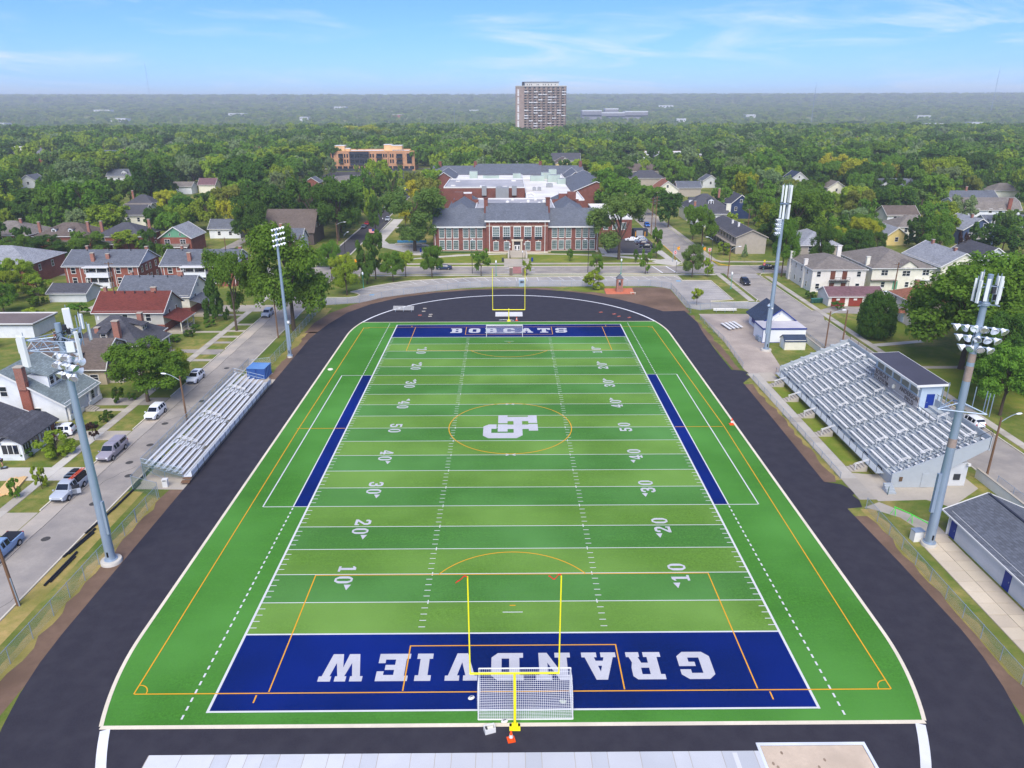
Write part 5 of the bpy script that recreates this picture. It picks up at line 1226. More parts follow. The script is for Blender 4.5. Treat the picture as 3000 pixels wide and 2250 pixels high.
for x0, x1, y0, y1, z in ((-29, -22, 9, 16, 16.6), (6.5, 12, 10, 17, 17.2), (12.1, 19.6, 9, 16, 16.6), (-21.8, -18.5, 10, 14, 14.6)): o = part_box('stair_tower', x0, x1, y0, y1, 13.1, z, M('tan_panel', (222, 178, 128), .85), t); MB().box(x0-.2, x1+.2, y0-.2, y1+.2, z+.002, z+.3).build('tower_cap', WHITE, o)
for k in range(5): MB().lathe([(.7, 0), (.7, 1.0)], 8, (14+k*1.7, 5, 13.15)).build('rooftop_unit', VENTG, t)
part_box('garden_wall', -30, 28, -3.2, -2.9, 0, 1.7, BLKP, t)

# ================================================================ distant high-rise
t = thing('apartment_tower', 'tall brown brick apartment tower with white balconies rising above the trees', 'tower', (23.4, 1000, terr(23, 1000)))
part_box('core', 0, 56.2, 3, 24, -18, 66.6, BRICK_T, t); part_box('side_wall', -11.0, .0, 2.6, 24, -18, 66.8, BRICK_T, t)
part_box('penthouse', 1.5, 46, 6, 20, 66.602, 71.5, M('penthouse_panel', (214, 210, 200), .8, .05, .6), t); part_box('penthouse_roof', -.5, 47, 5, 21, 71.502, 72.1, VENTG, t); part_box('stair_head', -2.5, .9, 8, 14, 66.9, 71.8, DARKM, t)
part_box('roof_edge', -10.8, 56.4, 2.0, 2.59, 66.0, 67.0, CONCW, t)
for k, x in enumerate((4, 7, 9.5, 17, 19, 25, 28, 32, 36, 41)): MB().box(x, x+.9, 5.9, 5.99, 67.6, 69.2).build('penthouse_window', GLASS, t)
rr = random.Random(11); PANELW = M('balcony_panel', (220, 216, 212), .7, .04, .6, big=.05); PAN2 = M('balcony_tan', (160, 140, 122), .8, .06, .6)
bal = {}
for k, (bm_, w_) in enumerate(((PANELW, 5.7), (PAN2, 4.2), (PANELW, 1.8))):
    me = bpy.data.meshes.new('balcony'); bb = MB().box(0, w_, -1.5, 0, 0, 1.15); bb.box(0, w_, -1.5, 0, 1.16, 1.2); me.from_pydata(bb.v, [], bb.f); me.materials.append(bm_); bal[k] = me
wmesh = bpy.data.meshes.new('balcony_door'); bb = MB().box(0, 2.2, -.05, 0, 0, 2.3); wmesh.from_pydata(bb.v, [], bb.f); wmesh.materials.append(GLASS)
patt = {0: (1, 8, 10, 11, 16), 1: (5, 12), 2: (1, 3, 5, 7, 8, 9, 13, 14), 3: (2, 4, 8, 10, 12), 4: (2,), 5: (1, 3, 4, 5, 9, 13), 6: (3, 5, 11), 7: (8, 9), 8: (1, 2, 6, 10)}
for c in range(9):
    x0 = .5+c*6.2
    part_box('fin', x0+5.55, x0+5.95, .8, 2.99, -14, 66.0, M('dark_fin', (104, 90, 88), .9), t)
    for f in range(20):
        z = 62.2-f*3.28
        if z < -8: continue
        wide = f in patt[c]
        o = inst('balcony', bal[0 if wide else 1], t, (x0-.1, 2.9, z), 0)
        inst('balcony_door', wmesh, o, (.4 if not wide else 1.2, .06, 1.2))
        if not wide and (f+c) % 3: inst('balcony_screen', bal[2], o, (3.1, -.02, -.0), 0, (.75, .9, 1.02))
for f in range(19):
    z = 61-f*3.28
    if z > 0: MB().box(-8.6, -6.4, 2.55, 2.59, z, z+(3.0 if f % 3 else 1.6)).build('stair_window', PANELW, t)

# ================================================================ small buildings round the field
t = thing('concession_hut', 'white concession hut with blue gable roof and low flat annexe', 'hut', (55.0, 103.2, 0), 0)
WB = M('white_board', (232, 234, 236), .55, .04, 1.2, big=.06)
part_box('wall', -2.2, 4.6, -1.6, 7.2, 0, 2.9, WB, t)
b = MB(); sec_ = [(-3.0, 2.45), (1.2, 5.6), (5.4, 2.45), (5.4, 2.3), (1.2, 5.42), (-3.0, 2.3)]; n = 6
b.v += [(x, -2.0, z) for x, z in sec_]+[(x, 7.6, z) for x, z in sec_]; b.f += [tuple(range(n-1, -1, -1)), tuple(range(n, 2*n))]+[(i, (i+1) % n, n+(i+1) % n, n+i) for i in range(n)]
ro = b.build('roof', RG['navy'], t); MB().lathe([(.55, 0), (.5, .3), (.2, .5), (.02, .55)], 12, (.6, 3.2, 4.9)).build('roof_dome', WHITE, ro)
MB().poly([(-2.2, -1.601, 2.9), (4.6, -1.601, 2.9), (1.2, -1.601, 5.35)]).build('gable', WB, t)
b = MB(); b.beam((-3.0, -2.03, 2.38), (1.2, -2.03, 5.5), .06, .2); b.beam((5.4, -2.03, 2.38), (1.2, -2.03, 5.5), .06, .2); b.build('fascia', BLUEP, ro)
for y in (1.2, 4.4): o = MB().box(-2.27, -2.205, y-1.0, y+1.0, .95, 2.1).build('serving_hatch', BLUEP, t); MB().box(-2.5, -2.205, y-1.05, y+1.05, .82, .94).build('counter', WHITE, o)
part_box('annexe', -4.0, 4.6, -7.2, -1.65, 0, 2.95, WB, t); part_box('annexe_roof', -4.1, 4.7, -7.3, -1.62, 2.952, 3.05, M('aged_white_roof', (206, 202, 204), .8, .08, 1.2, big=.15), t)
b = MB(); b.ribbon([(-4.12, -1.6), (-4.12, -7.32), (4.72, -7.32)], .08, 2.8, 3.08); b.build('annexe_fascia', BLUEP, t); b = MB(); b.box(-4.06, -4.0, -7.26, -7.14, 0, 2.9); b.box(-4.0, 4.6, -7.26, -7.21, .0, .12); b.build('corner_trim', BLUEP, t)
for y in (-6.3, -4.9): MB().box(-4.5, -4.01, y-.4, y+.4, .1, .9).build('cooling_unit', GALV, t)
MB().path([(1.0, -1.75, 5.0), (1.0, -1.75, 4.2), (-.2, -1.75, 3.4), (-.2, -1.75, 3.05)], .06, 6).build('conduit', WHITE, t)
t = thing('garden_shed', 'small cream storage shed with blue-grey roof on the grass', 'shed', (55.9, 92.4, 0), 0)
part_box('wall', -2.05, 2.05, -1.1, 1.6, 0, 1.9, SD['cream'], t); b = MB(); b.xprism([(-1.25, 1.8), (.35, 2.75), (1.75, 1.8), (1.75, 1.68), (.35, 2.62), (-1.25, 1.68)], -2.2, 2.2); b.build('roof', RG['navy'], t); b = MB(); b.xprism([(-1.1, 1.9), (1.6, 1.9), (.35, 2.6)], -2.04, 2.04); b.build('gable', SD['cream'], t); part_box('door', -2.1, -2.055, -.4, .8, .05, 1.8, SD['white'], t)
t = thing('field_house', 'long white field house with slate blue hipped roof and dark blue doors', 'building', (52.6, 9.5, 0), 0)
part_box('wall', -3.7, 4.5, -17, 16.0, 0, 2.9, M('white_block', (216, 216, 212), .8, .05, 1.2, big=.1), t)
b, D, X, ze = roof_solid('gable', 33.2, 8.2, 2.9, 4.7, .55); ro = b.build('roof', RG['slate'], t, loc=(.4, -.5, 0), rz=R(90)); fascia('gable', ro, 33.2, 8.2, D, X, ze, 4.7); b = MB(); b.xprism([(-4.1, 2.902), (4.1, 2.902), (0, 4.45)], -16.4, 16.4); b.build('gable', M('white_block', (216, 216, 212), .8), t, loc=(.4, -.5, 0), rz=R(90))
MB().box(-17, 17, -.12, .12, 4.66, 4.78).build('ridge_cap', M('dark_ridge', (52, 56, 70), .9), ro)
for yy in (15.0, 5.6, -5): o = MB().box(-3.76, -3.705, yy-.5, yy+.5, .05, 2.2).build('door', BLUEP, t); MB().cbox(-3.79, yy-.35, 1.1, .05, .05, .15).build('handle', GALV, o)
part_box('downpipe', -3.85, -3.72, 15.8, 15.92, 0, 2.7, WHITE, t); MB().lathe([(.5, 0), (.45, .25), (.2, .42), (.02, .46)], 12, (4.4-6.2, 9.0-10.0+4, 3.9)).build('roof_dome', WHITE, t)
MB().lathe([(.5, 0), (.45, .25), (.2, .42), (.02, .46)], 12, (-.6, 6.2, 3.95)).build('roof_dome', WHITE, t)
# brick bell tower with slate cap
t = thing('bell_tower', 'small square brick bell tower with slate cap on red paving', 'tower', (28.5, 140.0, 0))
BT = brick_mat('bell_brick', (176, 104, 80)); part_box('base', -.85, .85, -.85, .85, 0, .7, BT, t)
for sx in (-1, 1):
    for sy in (-1, 1): part_box('pier', sx*.56-.2, sx*.56+.2, sy*.56-.2, sy*.56+.2, .7, 3.1, BT, t)
part_box('lower_panel', -.6, .6, -.5, .5, .7, 1.5, BT, t); part_box('lintel', -.8, .8, -.8, .8, 3.1, 3.45, BT, t)
b = MB(); b.v += [(-.9, -.9, 3.45), (.9, -.9, 3.45), (.9, .9, 3.45), (-.9, .9, 3.45), (0, 0, 4.6)]; b.f += [(3, 2, 1, 0), (0, 1, 4), (1, 2, 4), (2, 3, 4), (3, 0, 4)]; b.build('cap', RG['slate'], t)
MB().lathe([(.30, 1.75), (.26, 1.95), (.17, 2.3), (.05, 2.45)], 12).build('bell', DARKM, t)
t = thing('bench', 'pale stone bench at the edge of the red brick pad', 'bench', (31.6, 137.0, 0), R(-12)); part_box('seat', -.7, .7, -.2, .2, .36, .46, STONE, t)
for s in (-1, 1): part_box('leg', s*.5-.08, s*.5+.08, -.16, .16, 0, .359, STONE, t)
# stone gate pillars at the crossing
for k, (x, w_) in enumerate(((.8, 'left'), (4.45, 'right'))):
    t = thing('gate_pillar', 'rough stone pillar, %s one of the pair at the red crossing' % w_, 'pillar', (x, 159.6, 0), 0, 'stone gate pillars')
    part_box('shaft', -.45, .45, -.45, .45, 0, 2.1, M('fieldstone', (120, 108, 98), .95, .35, 3.0, bump=.8), t); part_box('cap', -.55, .55, -.55, .55, 2.102, 2.25, STONE, t)

# ================================================================ houses, left street (front doors face the street, east)
W2 = lambda us, z, w_=1.0, h_=1.5, f='S': [(f, u, z, w_, h_) for u in us]
BROOF = RG['dark']
t = house('white bungalow with dark grey roof and glazed sunroom at the left edge', -74.6, 49.2, R(90), 8.6, 10.8, 2.9, 5.2, 'gable', SD['white'], BROOF, wins=W2((-3, 0), 1.0, 1.0, 1.4, 'W'))
o = MB().box(-4.4, 3.4, -8.6, -5.42, 0, 2.7).build('sunroom', SD['white'], t)
b = MB(); b.xprism([(-9.1, 2.6), (-7.4, 3.7), (-5.42, 4.0), (-5.42, 3.8), (-7.4, 3.5), (-9.1, 2.45)], -4.9, 3.9); b.build('sunroom_roof', BROOF, o)
for k in range(4): w_ = inst('window', WINS['triple'], o, (-3.4+k*1.95, -8.61, .95), 0, (1.6, 1, 1.35)); inst('pane', pane_mesh(GLASS), w_, (0, 0, 0))
for k in range(1): w_ = inst('window', WINS['triple'], o, (-4.41, -7.0, .95), R(-90), (2.2, 1, 1.35)); inst('pane', pane_mesh(GLASS), w_, (0, 0, 0))
inst('door', door_mesh(M('brown_door', (112, 66, 50), .6)), o, (2.9, -8.63, .2))

t = house('white house with pale green-grey roof, brick chimney and long front slope', -76.0, 62.6, R(90), 9.4, 17.2, 2.9, 8.2, 'gable', SD['white'], RG['green'], oh=.4, wins=W2((-4.6, 4.4), .9, 1.1, 1.3, 'W')+[('W', 0, 4.2, 1.0, 1.5), ('S', 2.6, .9, 1.6, 1.3)], dorm=(('S', -.2, 4.75, 4.6, 1.9, 3.0, SD['white'], 'shed'),))
MB().box(-5.15, -4.72, -4.0, -2.6, 0, 6.6).build('chimney_breast', BRICK_H, t); chimney(t, -4.9, -3.3, 5.4, 8.9, .9, 1.2)
for x in (-4.3, -1.6, 1.6, 4.3): MB().box(x-.18, x+.18, -9.05, -8.7, 0, 2.6).build('porch_post', WHITE, t)
MB().box(-4.6, -.8, -9.1, -8.95, .2, .95).build('porch_wall', SD['white'], t); MB().box(.8, 4.6, -9.1, -8.95, .2, .95).build('porch_wall', SD['white'], t)
MB().box(-4.6, 4.6, -9.0, -8.62, 0, .25).build('porch_deck', CONC, t)
for i in range(4): MB().box(-.8, .8, -9.2-.36*(i+1), -9.2-.36*i, .01, .5-.11*i).build('porch_step', CONC, t)

t = house('tan gambrel-roofed house with white trim behind the round street tree', -76.0, 78.4, 0, 13.2, 9.2, 3.2, 7.0, 'gambrel', SD['tan'], RG['brown'], gable_mat=SD['taupe'], wins=[('E', -2.2, 3.9, .9, 1.6), ('E', 1.4, 4.2, .9, 1.6), ('S', 4.6, .9, 1.3, .9), ('S', -2, 1.0, 1.0, 1.3)], porch=('E', -3.8, 4.2, 2.4, 2.7, RG['brown'], WHITE))
for x in (-2.2, 1.3): o = MB().box(x-1.5, x+1.5, -4.4, -1.0, 3.1, 5.3).build('wall_dormer', SD['tan'], t); MB().box(x-1.7, x+1.7, -4.6, -.6, 5.302, 5.45).build('dormer_roof', RG['brown'], o); w_ = inst('window', WINS['sash'], o, (x, -4.41, 3.5), 0, (.9, 1, 1.3)); inst('pane', pane_mesh(GLASS), w_, (0, 0, 0))
chimney(t, -3.4, .4, 5.6, 7.9, .7, .7)

t = house('taupe house with dark hipped roof and tall orange brick chimney', -75.6, 91.6, 0, 12.8, 11.2, 3.5, 7.5, 'hip', SD['taupe'], BROOF, wins=W2((2.0, -3), 1.0), dorm=(('E', .6, 3.8, 2.0, 1.7, 1.4, SD['taupe'], 'shed'), ('S', -.4, 3.7, 1.4, 1.6, 1.2, SD['taupe'], 'shed')), porch=('E', -5.2, 2.6, 2.2, 2.9, BROOF, WHITE))
chimney(t, 2.4, -4.6, 1.0, 7.6, 1.1, .9); chimney(t, -2.0, -3.2, 3.6, 5.9, .8, .8); chimney(t, 3.8, 2.0, 5.2, 7.3, .9, .9); MB().tube((-2.6, -1.0, 6.9), (-2.6, -1.0, 7.5), .2, .14, 8).build('roof_vent', WHITE, t)

t = house('grey house with red shingle roof and matching red porch roof', -79.2, 108.4, 0, 14.2, 9.6, 5.0, 8.2, 'gable', SD['grey'], RG['red'], base=(2.1, BRICK_H), wins=[('E', -1.6, 3.0, 1.0, 1.6), ('E', 1.9, 3.0, 1.0, 1.6), ('E', -2.6, 5.5, .5, .7), ('E', .2, 6.0, .5, .7), ('S', 4.0, 2.9, 1.0, 1.6), ('S', -.8, 3.1, 1.0, 1.2), ('S', 5.0, .7, 1.1, .8)], porch=('E', -4.6, 2.2, 3.4, 2.7, RG['red'], SD['cream']), vents=5)
chimney(t, 3.8, 0, 7.4, 8.9, 1.1, .6); chimney(t, -6.4, 0, 7.4, 9.0, .6, .6)

t = house('cream house with slate grey roof beside the red-roofed house', -80.0, 122.8, 0, 16.0, 11.8, 5.0, 8.4, 'gable', SD['cream'], RG['slate'], base=(2.2, BRICK_H), wins=[('E', -2.4, 3.0, 1.0, 1.6), ('E', 2.6, 3.0, 1.0, 1.6), ('E', 0, 5.8, .6, .8), ('S', 6.2, .8, 1.0, .9)], porch=('E', -5.6, 1.0, 3.2, 2.9, RG['slate'], SD['cream']), vents=4)
chimney(t, 4.4, 0, 7.6, 9.2, 1.2, .7); chimney(t, -7.0, .4, 7.4, 9.0, .6, .6)

def apt(label, cx, w_):
    t = house(label, cx, 153.3, 0, w_, 12.4, 5.7, 8.8, 'gable', BRICK_H, RG['slate'], gable_mat=SD['white'], wins=[('S', u, z, 1.1, 1.5) for u in (-7.4, -4.0, 4.4, 7.6) for z in (.9, 3.6)]+[('E', u, z, .85, 1.4) for u in (-4.2, -1.6, .6, 4.0) for z in (.9, 3.6)], name='brick_duplex', cat='house', vents=3)
    for z in (0.2, 3.0):
        o = MB().box(-3.2, 2.6, -8.2, -6.22, z, z+1.05).build('porch_wall', SD['white'], t); MB().box(-3.25, 2.65, -8.25, -6.21, z-.12, z-.002).build('porch_deck', SD['white'], o)
        for x in (-3.1, -.3, 2.5): MB().box(x-.1, x+.1, -8.2, -8.0, z+1.06, z+2.4).build('porch_post', WHITE, o)
        MB().box(-3.1, 2.5, -6.3, -6.215, z+1.1, z+2.4).build('porch_glass', GLASS, o)
    MB().box(-3.9, 2.9, -8.7, -6.0, 5.45, 5.6).build('porch_roof', WHITE, t)
    chimney(t, -2.6, -4.4, 4.4, 8.6, .9, .8); chimney(t, .9, -3.4, 6.6, 8.2, .9, .8); chimney(t, -6.2, .3, 7.8, 9.6, .6, .6); chimney(t, 8.6, 2.6, 6.6, 9.0, .8, .8)
    for x in (-9.0, -5.6, 3.4, w_/2-.2): MB().box(x-.07, x+.07, -6.32, -6.21, 0, 5.5).build('downpipe', WHITE, t)
    return t
apt('brick duplex with grey roof, white double porch and full white gable', -107.0, 19.4)
apt('brick duplex with grey roof right of its twin, half hidden by trees', -81.6, 19.2)
house('low dark-roofed garage behind the red-roofed house', -107.6, 134.4, 0, 9.0, 7.0, 2.4, 4.0, 'gable', SD['pale'], BROOF, name='garage', cat='garage')
house('white flat-roofed garage with dark roof on the back lawn', -104.0, 105.4, 0, 11.5, 8.0, 2.8, 3.0, 'flat', SD['white'], M('brown_membrane', (116, 104, 100), .9, .1, 1.5), name='garage', cat='garage')
house('brick house with broad grey hipped roof at the left edge below the brick row', -140.5, 157.5, 0, 27.0, 17.0, 5.8, 9.2, 'hip', BRICK_H, RG['pale'], wins=W2((9, 5, 0), 3.4, 1.0, 1.5)+W2((-4, 2), 3.2, 1, 1.5, 'E'))
# brick row behind
house('brown-roofed brick house at the left end of the brick row', -166.5, 206.5, 0, 18, 15, 5.3, 8.8, 'hip', BRICK_H, RG['taupe'], wins=W2((-5, 0, 5), 3.0), chim=((3, 0, 7, 9.4), (-5, -2, 6.5, 8.8)))
house('brick house with brown hipped roof and two small white dormers', -145.4, 203.6, 0, 17.8, 13.2, 5.3, 8.6, 'hip', BRICK_H, RG['brown'], wins=W2((-6, -3, 3.5, 6), 3.2), dorm=(('S', -3.2, 5.8, 1.5, 1.3, 1.9, SD['white']), ('S', 2.2, 5.8, 1.5, 1.3, 1.9, SD['white'])), chim=((-8.2, -3.6, 4, 9.2), (7.6, -3.4, 4, 9.2)), porch=('S', -2.6, 2.8, 2.2, 3.0, RG['brown'], WHITE))
house('brick house with dark grey hipped roof in the middle of the brick row', -126.2, 202.2, 0, 15.4, 13.2, 5.4, 8.8, 'hip', BRICK_H, RG['dark'], wins=W2((-5, 2.4, 5.4), 3.2)+W2((-3.5, 2), 3.2, 1, 1.5, 'E')+W2((-3.5, 2), .8, 1, 1.5, 'E'), chim=((6.6, 2, 5, 9.4), (-7.2, -2, 5, 9.4)), porch=('S', -5.4, -1, 2.0, 3.0, RG['dark'], WHITE))
house('brick house with green shingled front gable and grey roof', -107.0, 199.2, R(90), 11.6, 10.0, 5.2, 8.6, 'gable', BRICK_H, RG['pale'], gable_mat=SD['green'], wins=[('W', -2.6, 3.0, 1.6, 1.5), ('W', 2.4, 3.0, 1.6, 1.5), ('W', -1.6, 5.7, .5, .8), ('W', 1.8, 5.7, .5, .8)], porch=('W', -3.8, 4.2, 2.0, 2.4, RG['taupe'], SD['green']))
house('white gabled cottage with grey roof beyond the brick row', -101.6, 226.0, 0, 11, 8, 3.6, 6.4, 'gable', SD['white'], RG['slate'], wins=W2((2, -2), 1.2, 1, 1.3)+[('E', 0, 1.4, 1.0, 1.4)])
t = house('big steep brown-roofed brick house between tall oaks left of the school street', -74.5, 215.5, 0, 16.5, 15, 4.6, 11.2, 'gable', SD['brownd'], RG['brown'], wins=W2((3, -3), 1.4, 1.2, 1.6)+[('E', -2, 5.4, .9, 1.4), ('E', 2, 5.4, .9, 1.4)], fas=SD['brownd'])
house('grey-roofed white gabled house just in front of the steep brown roof', -74.0, 198.8, 0, 14, 9, 4.0, 7.2, 'gable', SD['white'], RG['slate'], wins=[('E', 0, 4.4, 1.0, 1.2)]+W2((4, 0, -4), 1.4), chim=((-3.4, .4, 6, 8.6), (-.6, 1.4, 6, 8.4), (-6.2, 0, 5.6, 8.2)))
# further left
house('white house with dark grey hipped roof and orange chimney amid the left trees', -160, 288, 0, 11, 9, 5.2, 8.2, 'hip', SD['white'], RG['dark'], chim=((-4.4, 0, 5, 9.8),), wins=W2((-3, 0, 3), 3.4))
house('low white house with grey flat-pitched roof below the dark hip', -156.5, 274, 0, 12, 8, 4.2, 6.2, 'gable', SD['white'], RG['taupe'], wins=W2((-3, 3), 1.6))
house('cream house with steep charcoal roof among the left trees', -148.0, 256, 0, 9, 9, 4.4, 7.8, 'gable', SD['cream'], RG['dark'], wins=[('E', 0, 3.0, 1, 1.5)]+W2((-2, 2), 1.8))
house('pale blue-grey house with grey cross gables deep in the left trees', -233.5, 420, 0, 14, 10, 5, 8.6, 'gable', SD['pale'], RG['slate'], wins=W2((-4, 0, 4), 2.2, 1.2, 1.6), dorm=(('S', 3, 5.4, 3.4, 1.6, 1.4, SD['pale']),))
house('brown-roofed shop with white wall at the far left', -322, 500, 0, 22, 12, 5, 9.4, 'gable', SD['white'], RG['red'], wins=W2((-6, 0, 6), 1.2, 3, 2))
house('white house with blue-grey roof left of the brown-roofed shop', -352, 470, 0, 12, 9, 4.6, 7.4, 'gable', SD['white'], RG['slate'], wins=W2((-3, 2), 1.6))
house('grey gable house low among the left trees', -276, 400, R(90), 10, 9, 4.4, 7.4, 'gable', SD['pale'], RG['slate'], wins=[('W', 0, 2, 1.2, 1.5)])
t = house('long red brick building with cream stair tower at the far left', -384, 578, 0, 46, 16, 8.5, 8.7, 'flat', BRICK_H, RG['dark'], name='brick_building', cat='building', wins=[('S', -20+i*4, z, 1.6, 1.8) for i in range(11) for z in (1.2, 5)], wkind='dark')
MB().box(-14, -4, -2, 6, 8.7, 13.4).build('stair_tower', SD['cream'], t)
t = house('red brick building with curved grey roof at the far left', -331, 598, 0, 32, 20, 7.5, 9.6, 'hip', BRICK_H, RG['slate'], name='brick_building', cat='building', chim=((-14, -4, 6, 12.4),))
house('low dark-roofed school annexe beside the orange block', -92, 400, R(4), 22, 34, 4.2, 6.0, 'hip', SD['taupe'], RG['taupe'], name='annexe', cat='building')
house('small grey gable house beside the low annexe', -110, 388, R(90), 9, 8, 4, 6.6, 'gable', BRICK_H, RG['slate'])
house('dark red-roofed house glimpsed through the left trees', -163, 372, 0, 9, 8, 4.5, 7.5, 'gable', SD['cream'], RG['maroon'])
house('wide tan-roofed bungalow glimpsed through the left trees', -176, 366, 0, 14, 8, 4.2, 6.2, 'gable', SD['white'], RG['taupe'])
house('grey house roof far left behind the power poles', -268, 640, 0, 12, 10, 5, 9, 'gable', SD['pale'], RG['taupe']); house('brown house roof far left among dense trees', -310, 690, R(90), 12, 10, 5, 9, 'gable', SD['cream'], RG['brown']); house('white gabled house far left above the brick building', -345, 760, R(90), 12, 10, 6, 11, 'gable', SD['white'], RG['pale'])

# ================================================================ houses right
t = house('white stucco apartment house with brown hipped roof at the street corner', 83.9, 147.2, 0, 13.6, 17.6, 5.9, 8.1, 'hip', SD['stucco'], RG['taupe'], oh=.3, wins=[('S', u, z, .95, 1.3) for u in (-5.2, 5.0) for z in (.9, 4.0)]+[('W', u, z, .8, 1.2) for u in (-6, -2.4, 1.6, 5.6) for z in (.9, 4.0)], chim=((-6.7, 6.2, 0, 7.6, SD['stucco'], 1.1), (-6.7, -3.4, 0, 7.4, SD['stucco'], .9), (6.0, 6.6, 4, 9.0, SD['stucco'], 1.1)))
for z in (.2, 3.2):
    for x in (-1.6, 1.4): inst('door', door_mesh(M('brown_door', (112, 66, 50), .6)), t, (x, -8.83, z+.1))
o = MB().box(-2.4, 2.4, -10.0, -8.82, 2.95, 3.1).build('balcony', DARKM, t); b = MB()
for x in (-2.4, -1.2, 0, 1.2, 2.4): b.beam((x, -9.95, 3.1), (x, -9.95, 4.0), .05)
b.beam((-2.4, -9.95, 4.0), (2.4, -9.95, 4.0), .05); b.beam((-2.4, -9.95, 3.5), (2.4, -9.95, 3.5), .04); b.beam((-2.3, -9.9, 2.9), (-2.3, -9.9, 0), .08); b.beam((2.3, -9.9, 2.9), (2.3, -9.9, 0), .08); b.build('balcony_rail', DARKM, o)
t = house('cream two-storey house with big taupe roof and small front gable', 101.0, 150.6, 0, 15.6, 20.5, 5.9, 9.1, 'hip', SD['cream'], RG['taupe'], wins=[('S', u, z, ww, 1.3) for u, z, ww in ((-4.6, 3.9, 1.6), (1.0, 3.7, 1.9), (6.0, 3.9, 1.6), (-4.6, .8, .9), (1.6, .8, .9), (5.4, .8, .9))]+[('W', u, z, 1, 1.4) for u in (-7, -3, 3, 7) for z in (.9, 3.8)], dorm=(('S', 1.2, 5.4, 4.4, .6, -.3, SD['cream']),), chim=((-7.8, -7, 4, 8.0, SD['cream'], .9),), door=('S', -1.4, SD['green']))
MB().box(-8.0, -1.4, -11.2, -10.2, 2.6, 2.75).build('canopy', RG['taupe'], t); MB().box(3.4, 8, -10.9, -10.2, 2.6, 2.75).build('canopy', WHITE, t)
house('cream house with pale grey gable roof, third from the street corner', 118.6, 153.6, R(90), 19.0, 11.6, 5.4, 8.8, 'gable', SD['cream'], RG['pale'], wins=[('W', -2.8, 3.2, 1.7, 1.4), ('W', 2.6, 3.2, 1.7, 1.4), ('N', -6, 3.4, 1.4, 1.4), ('N', 0, 3.4, 1.4, 1.4), ('N', 6, 3.4, 1, 1.4), ('N', 3, .8, 1, 1.4)], chim=((6, .2, 7.6, 9.6), (-5, .2, 7.4, 9.4)))
house('white house with dark grey roof right of the cream gable house', 134.5, 163.0, R(90), 14, 9, 5.0, 8.0, 'gable', SD['white'], RG['dark'], wins=[('W', -1, 3.0, .7, 1.2)])
t = house('long garage with maroon roof and three red-brown doors', 82.4, 127.6, 0, 13.0, 6.6, 2.5, 4.1, 'gable', SD['stucco'], RG['maroon'], name='garage', cat='garage', oh=.3)
for k in range(3): o = MB().box(-5.8+k*4.1, -2.6+k*4.1, -3.36, -3.305, .02, 2.2).build('garage_door', M('garage_red', (138, 58, 46), .7, .08, 1.5), t); MB().cbox(-4.3+k*4.1, -3.39, 1.7, .8, .05, .45).build('door_sign', WHITE, o)
t = house('pale pink two-storey house with rust-red hipped roof', 92.0, 111.9, 0, 11.0, 10.4, 5.6, 8.2, 'hip', SD['pink'], RG['rust'], wins=[('W', -2.6, 3.6, .9, 1.3), ('W', 2.0, 3.6, .9, 1.3), ('W', -2.6, .9, .9, 1.3), ('S', -2, 3.4, .9, 1.3)], chim=((-2.2, 1.2, 6.4, 8.9),), door=('W', 1.6, SD['white']))
b = MB(); b.v += [(-7.2, -3.0, 2.5), (-7.2, -.4, 2.5), (-5.52, -.4, 2.5), (-5.52, -3.0, 2.5), (-5.52, -1.7, 3.5)]; b.f += [(0, 1, 4), (1, 2, 4), (3, 0, 4), (0, 3, 2, 1)]; b.build('door_hood', RG['rust'], t)
house('navy blue gabled house with white windows among the right trees', 159.5, 211.5, R(90), 14, 11.0, 5.3, 8.8, 'gable', SD['blue'], RG['pale'], wins=[('W', -2.6, 3.2, 1.7, 1.6), ('W', 2.4, 3.2, 1.7, 1.6), ('W', -1.3, 6.0, .8, 1.1), ('W', 1.2, 6.0, .8, 1.1)], porch=('W', -3.6, 2.6, 1.8, 2.4, RG['taupe'], WHITE), chim=((-2, .5, 7.4, 9.6),))
house('white and grey house with gambrel front and brick chimney in the right trees', 192.0, 259, 0, 26, 12, 5.4, 9.4, 'gambrel', SD['white'], RG['taupe'], wins=[('S', u, z, 1.2, 1.5) for u in (-8, -4, 1, 5) for z in (1, 4)], chim=((8, -6.3, 0, 9.6, BRICK_H, 1.4),))
house('grey house with long slate roof at the right edge above the blue house', 186.0, 231, 0, 20, 11, 3.6, 6.4, 'gable', SD['pale'], RG['slate'], wins=W2((-6, -2, 3), 1.2, 1, 1.3), dorm=(('S', -8, 3.6, 2.4, 1.6, .6, SD['white']),))
house('brown hipped house between the yellow-green trees at right', 143.0, 219, 0, 14, 12, 5.0, 8.2, 'hip', SD['cream'], RG['taupe'], wins=W2((-4, 0, 4), 3.0))
house('small yellow cottage hidden under the rust-coloured tree', 131.5, 208, R(90), 8, 7, 3.4, 6.0, 'gable', SD['yellow'], RG['pale'], wins=[('W', 0, 1.4, 1.0, 1.3)])
house('white house with brown roof behind the rust-coloured tree', 152, 246, 0, 12, 10, 5, 8, 'gable', SD['white'], RG['brown'], wins=W2((-3, 3), 3))
t = house('blue-grey house with paired white gables deep in the right trees', 196, 338, 0, 22, 12, 5.6, 9.6, 'gable', SD['pale'], RG['slate'], wins=W2((-6, 0, 6), 3), dorm=(('S', -6.5, 5.2, 4.0, 2.0, 1.0, SD['white']), ('S', 6.5, 5.2, 4.0, 2.0, 1.0, SD['white'])))
house('grey gable-front house left of the tall right-hand trees', 162.0, 382, R(90), 12, 10, 5.6, 9.6, 'gable', SD['pale'], RG['navy'], wins=[('W', -2, 3, 1, 1.5), ('W', 2, 3, 1, 1.5), ('W', 0, 6.4, .8, 1)], porch=('W', -4, 4, 2, 2.6, RG['navy'], WHITE))
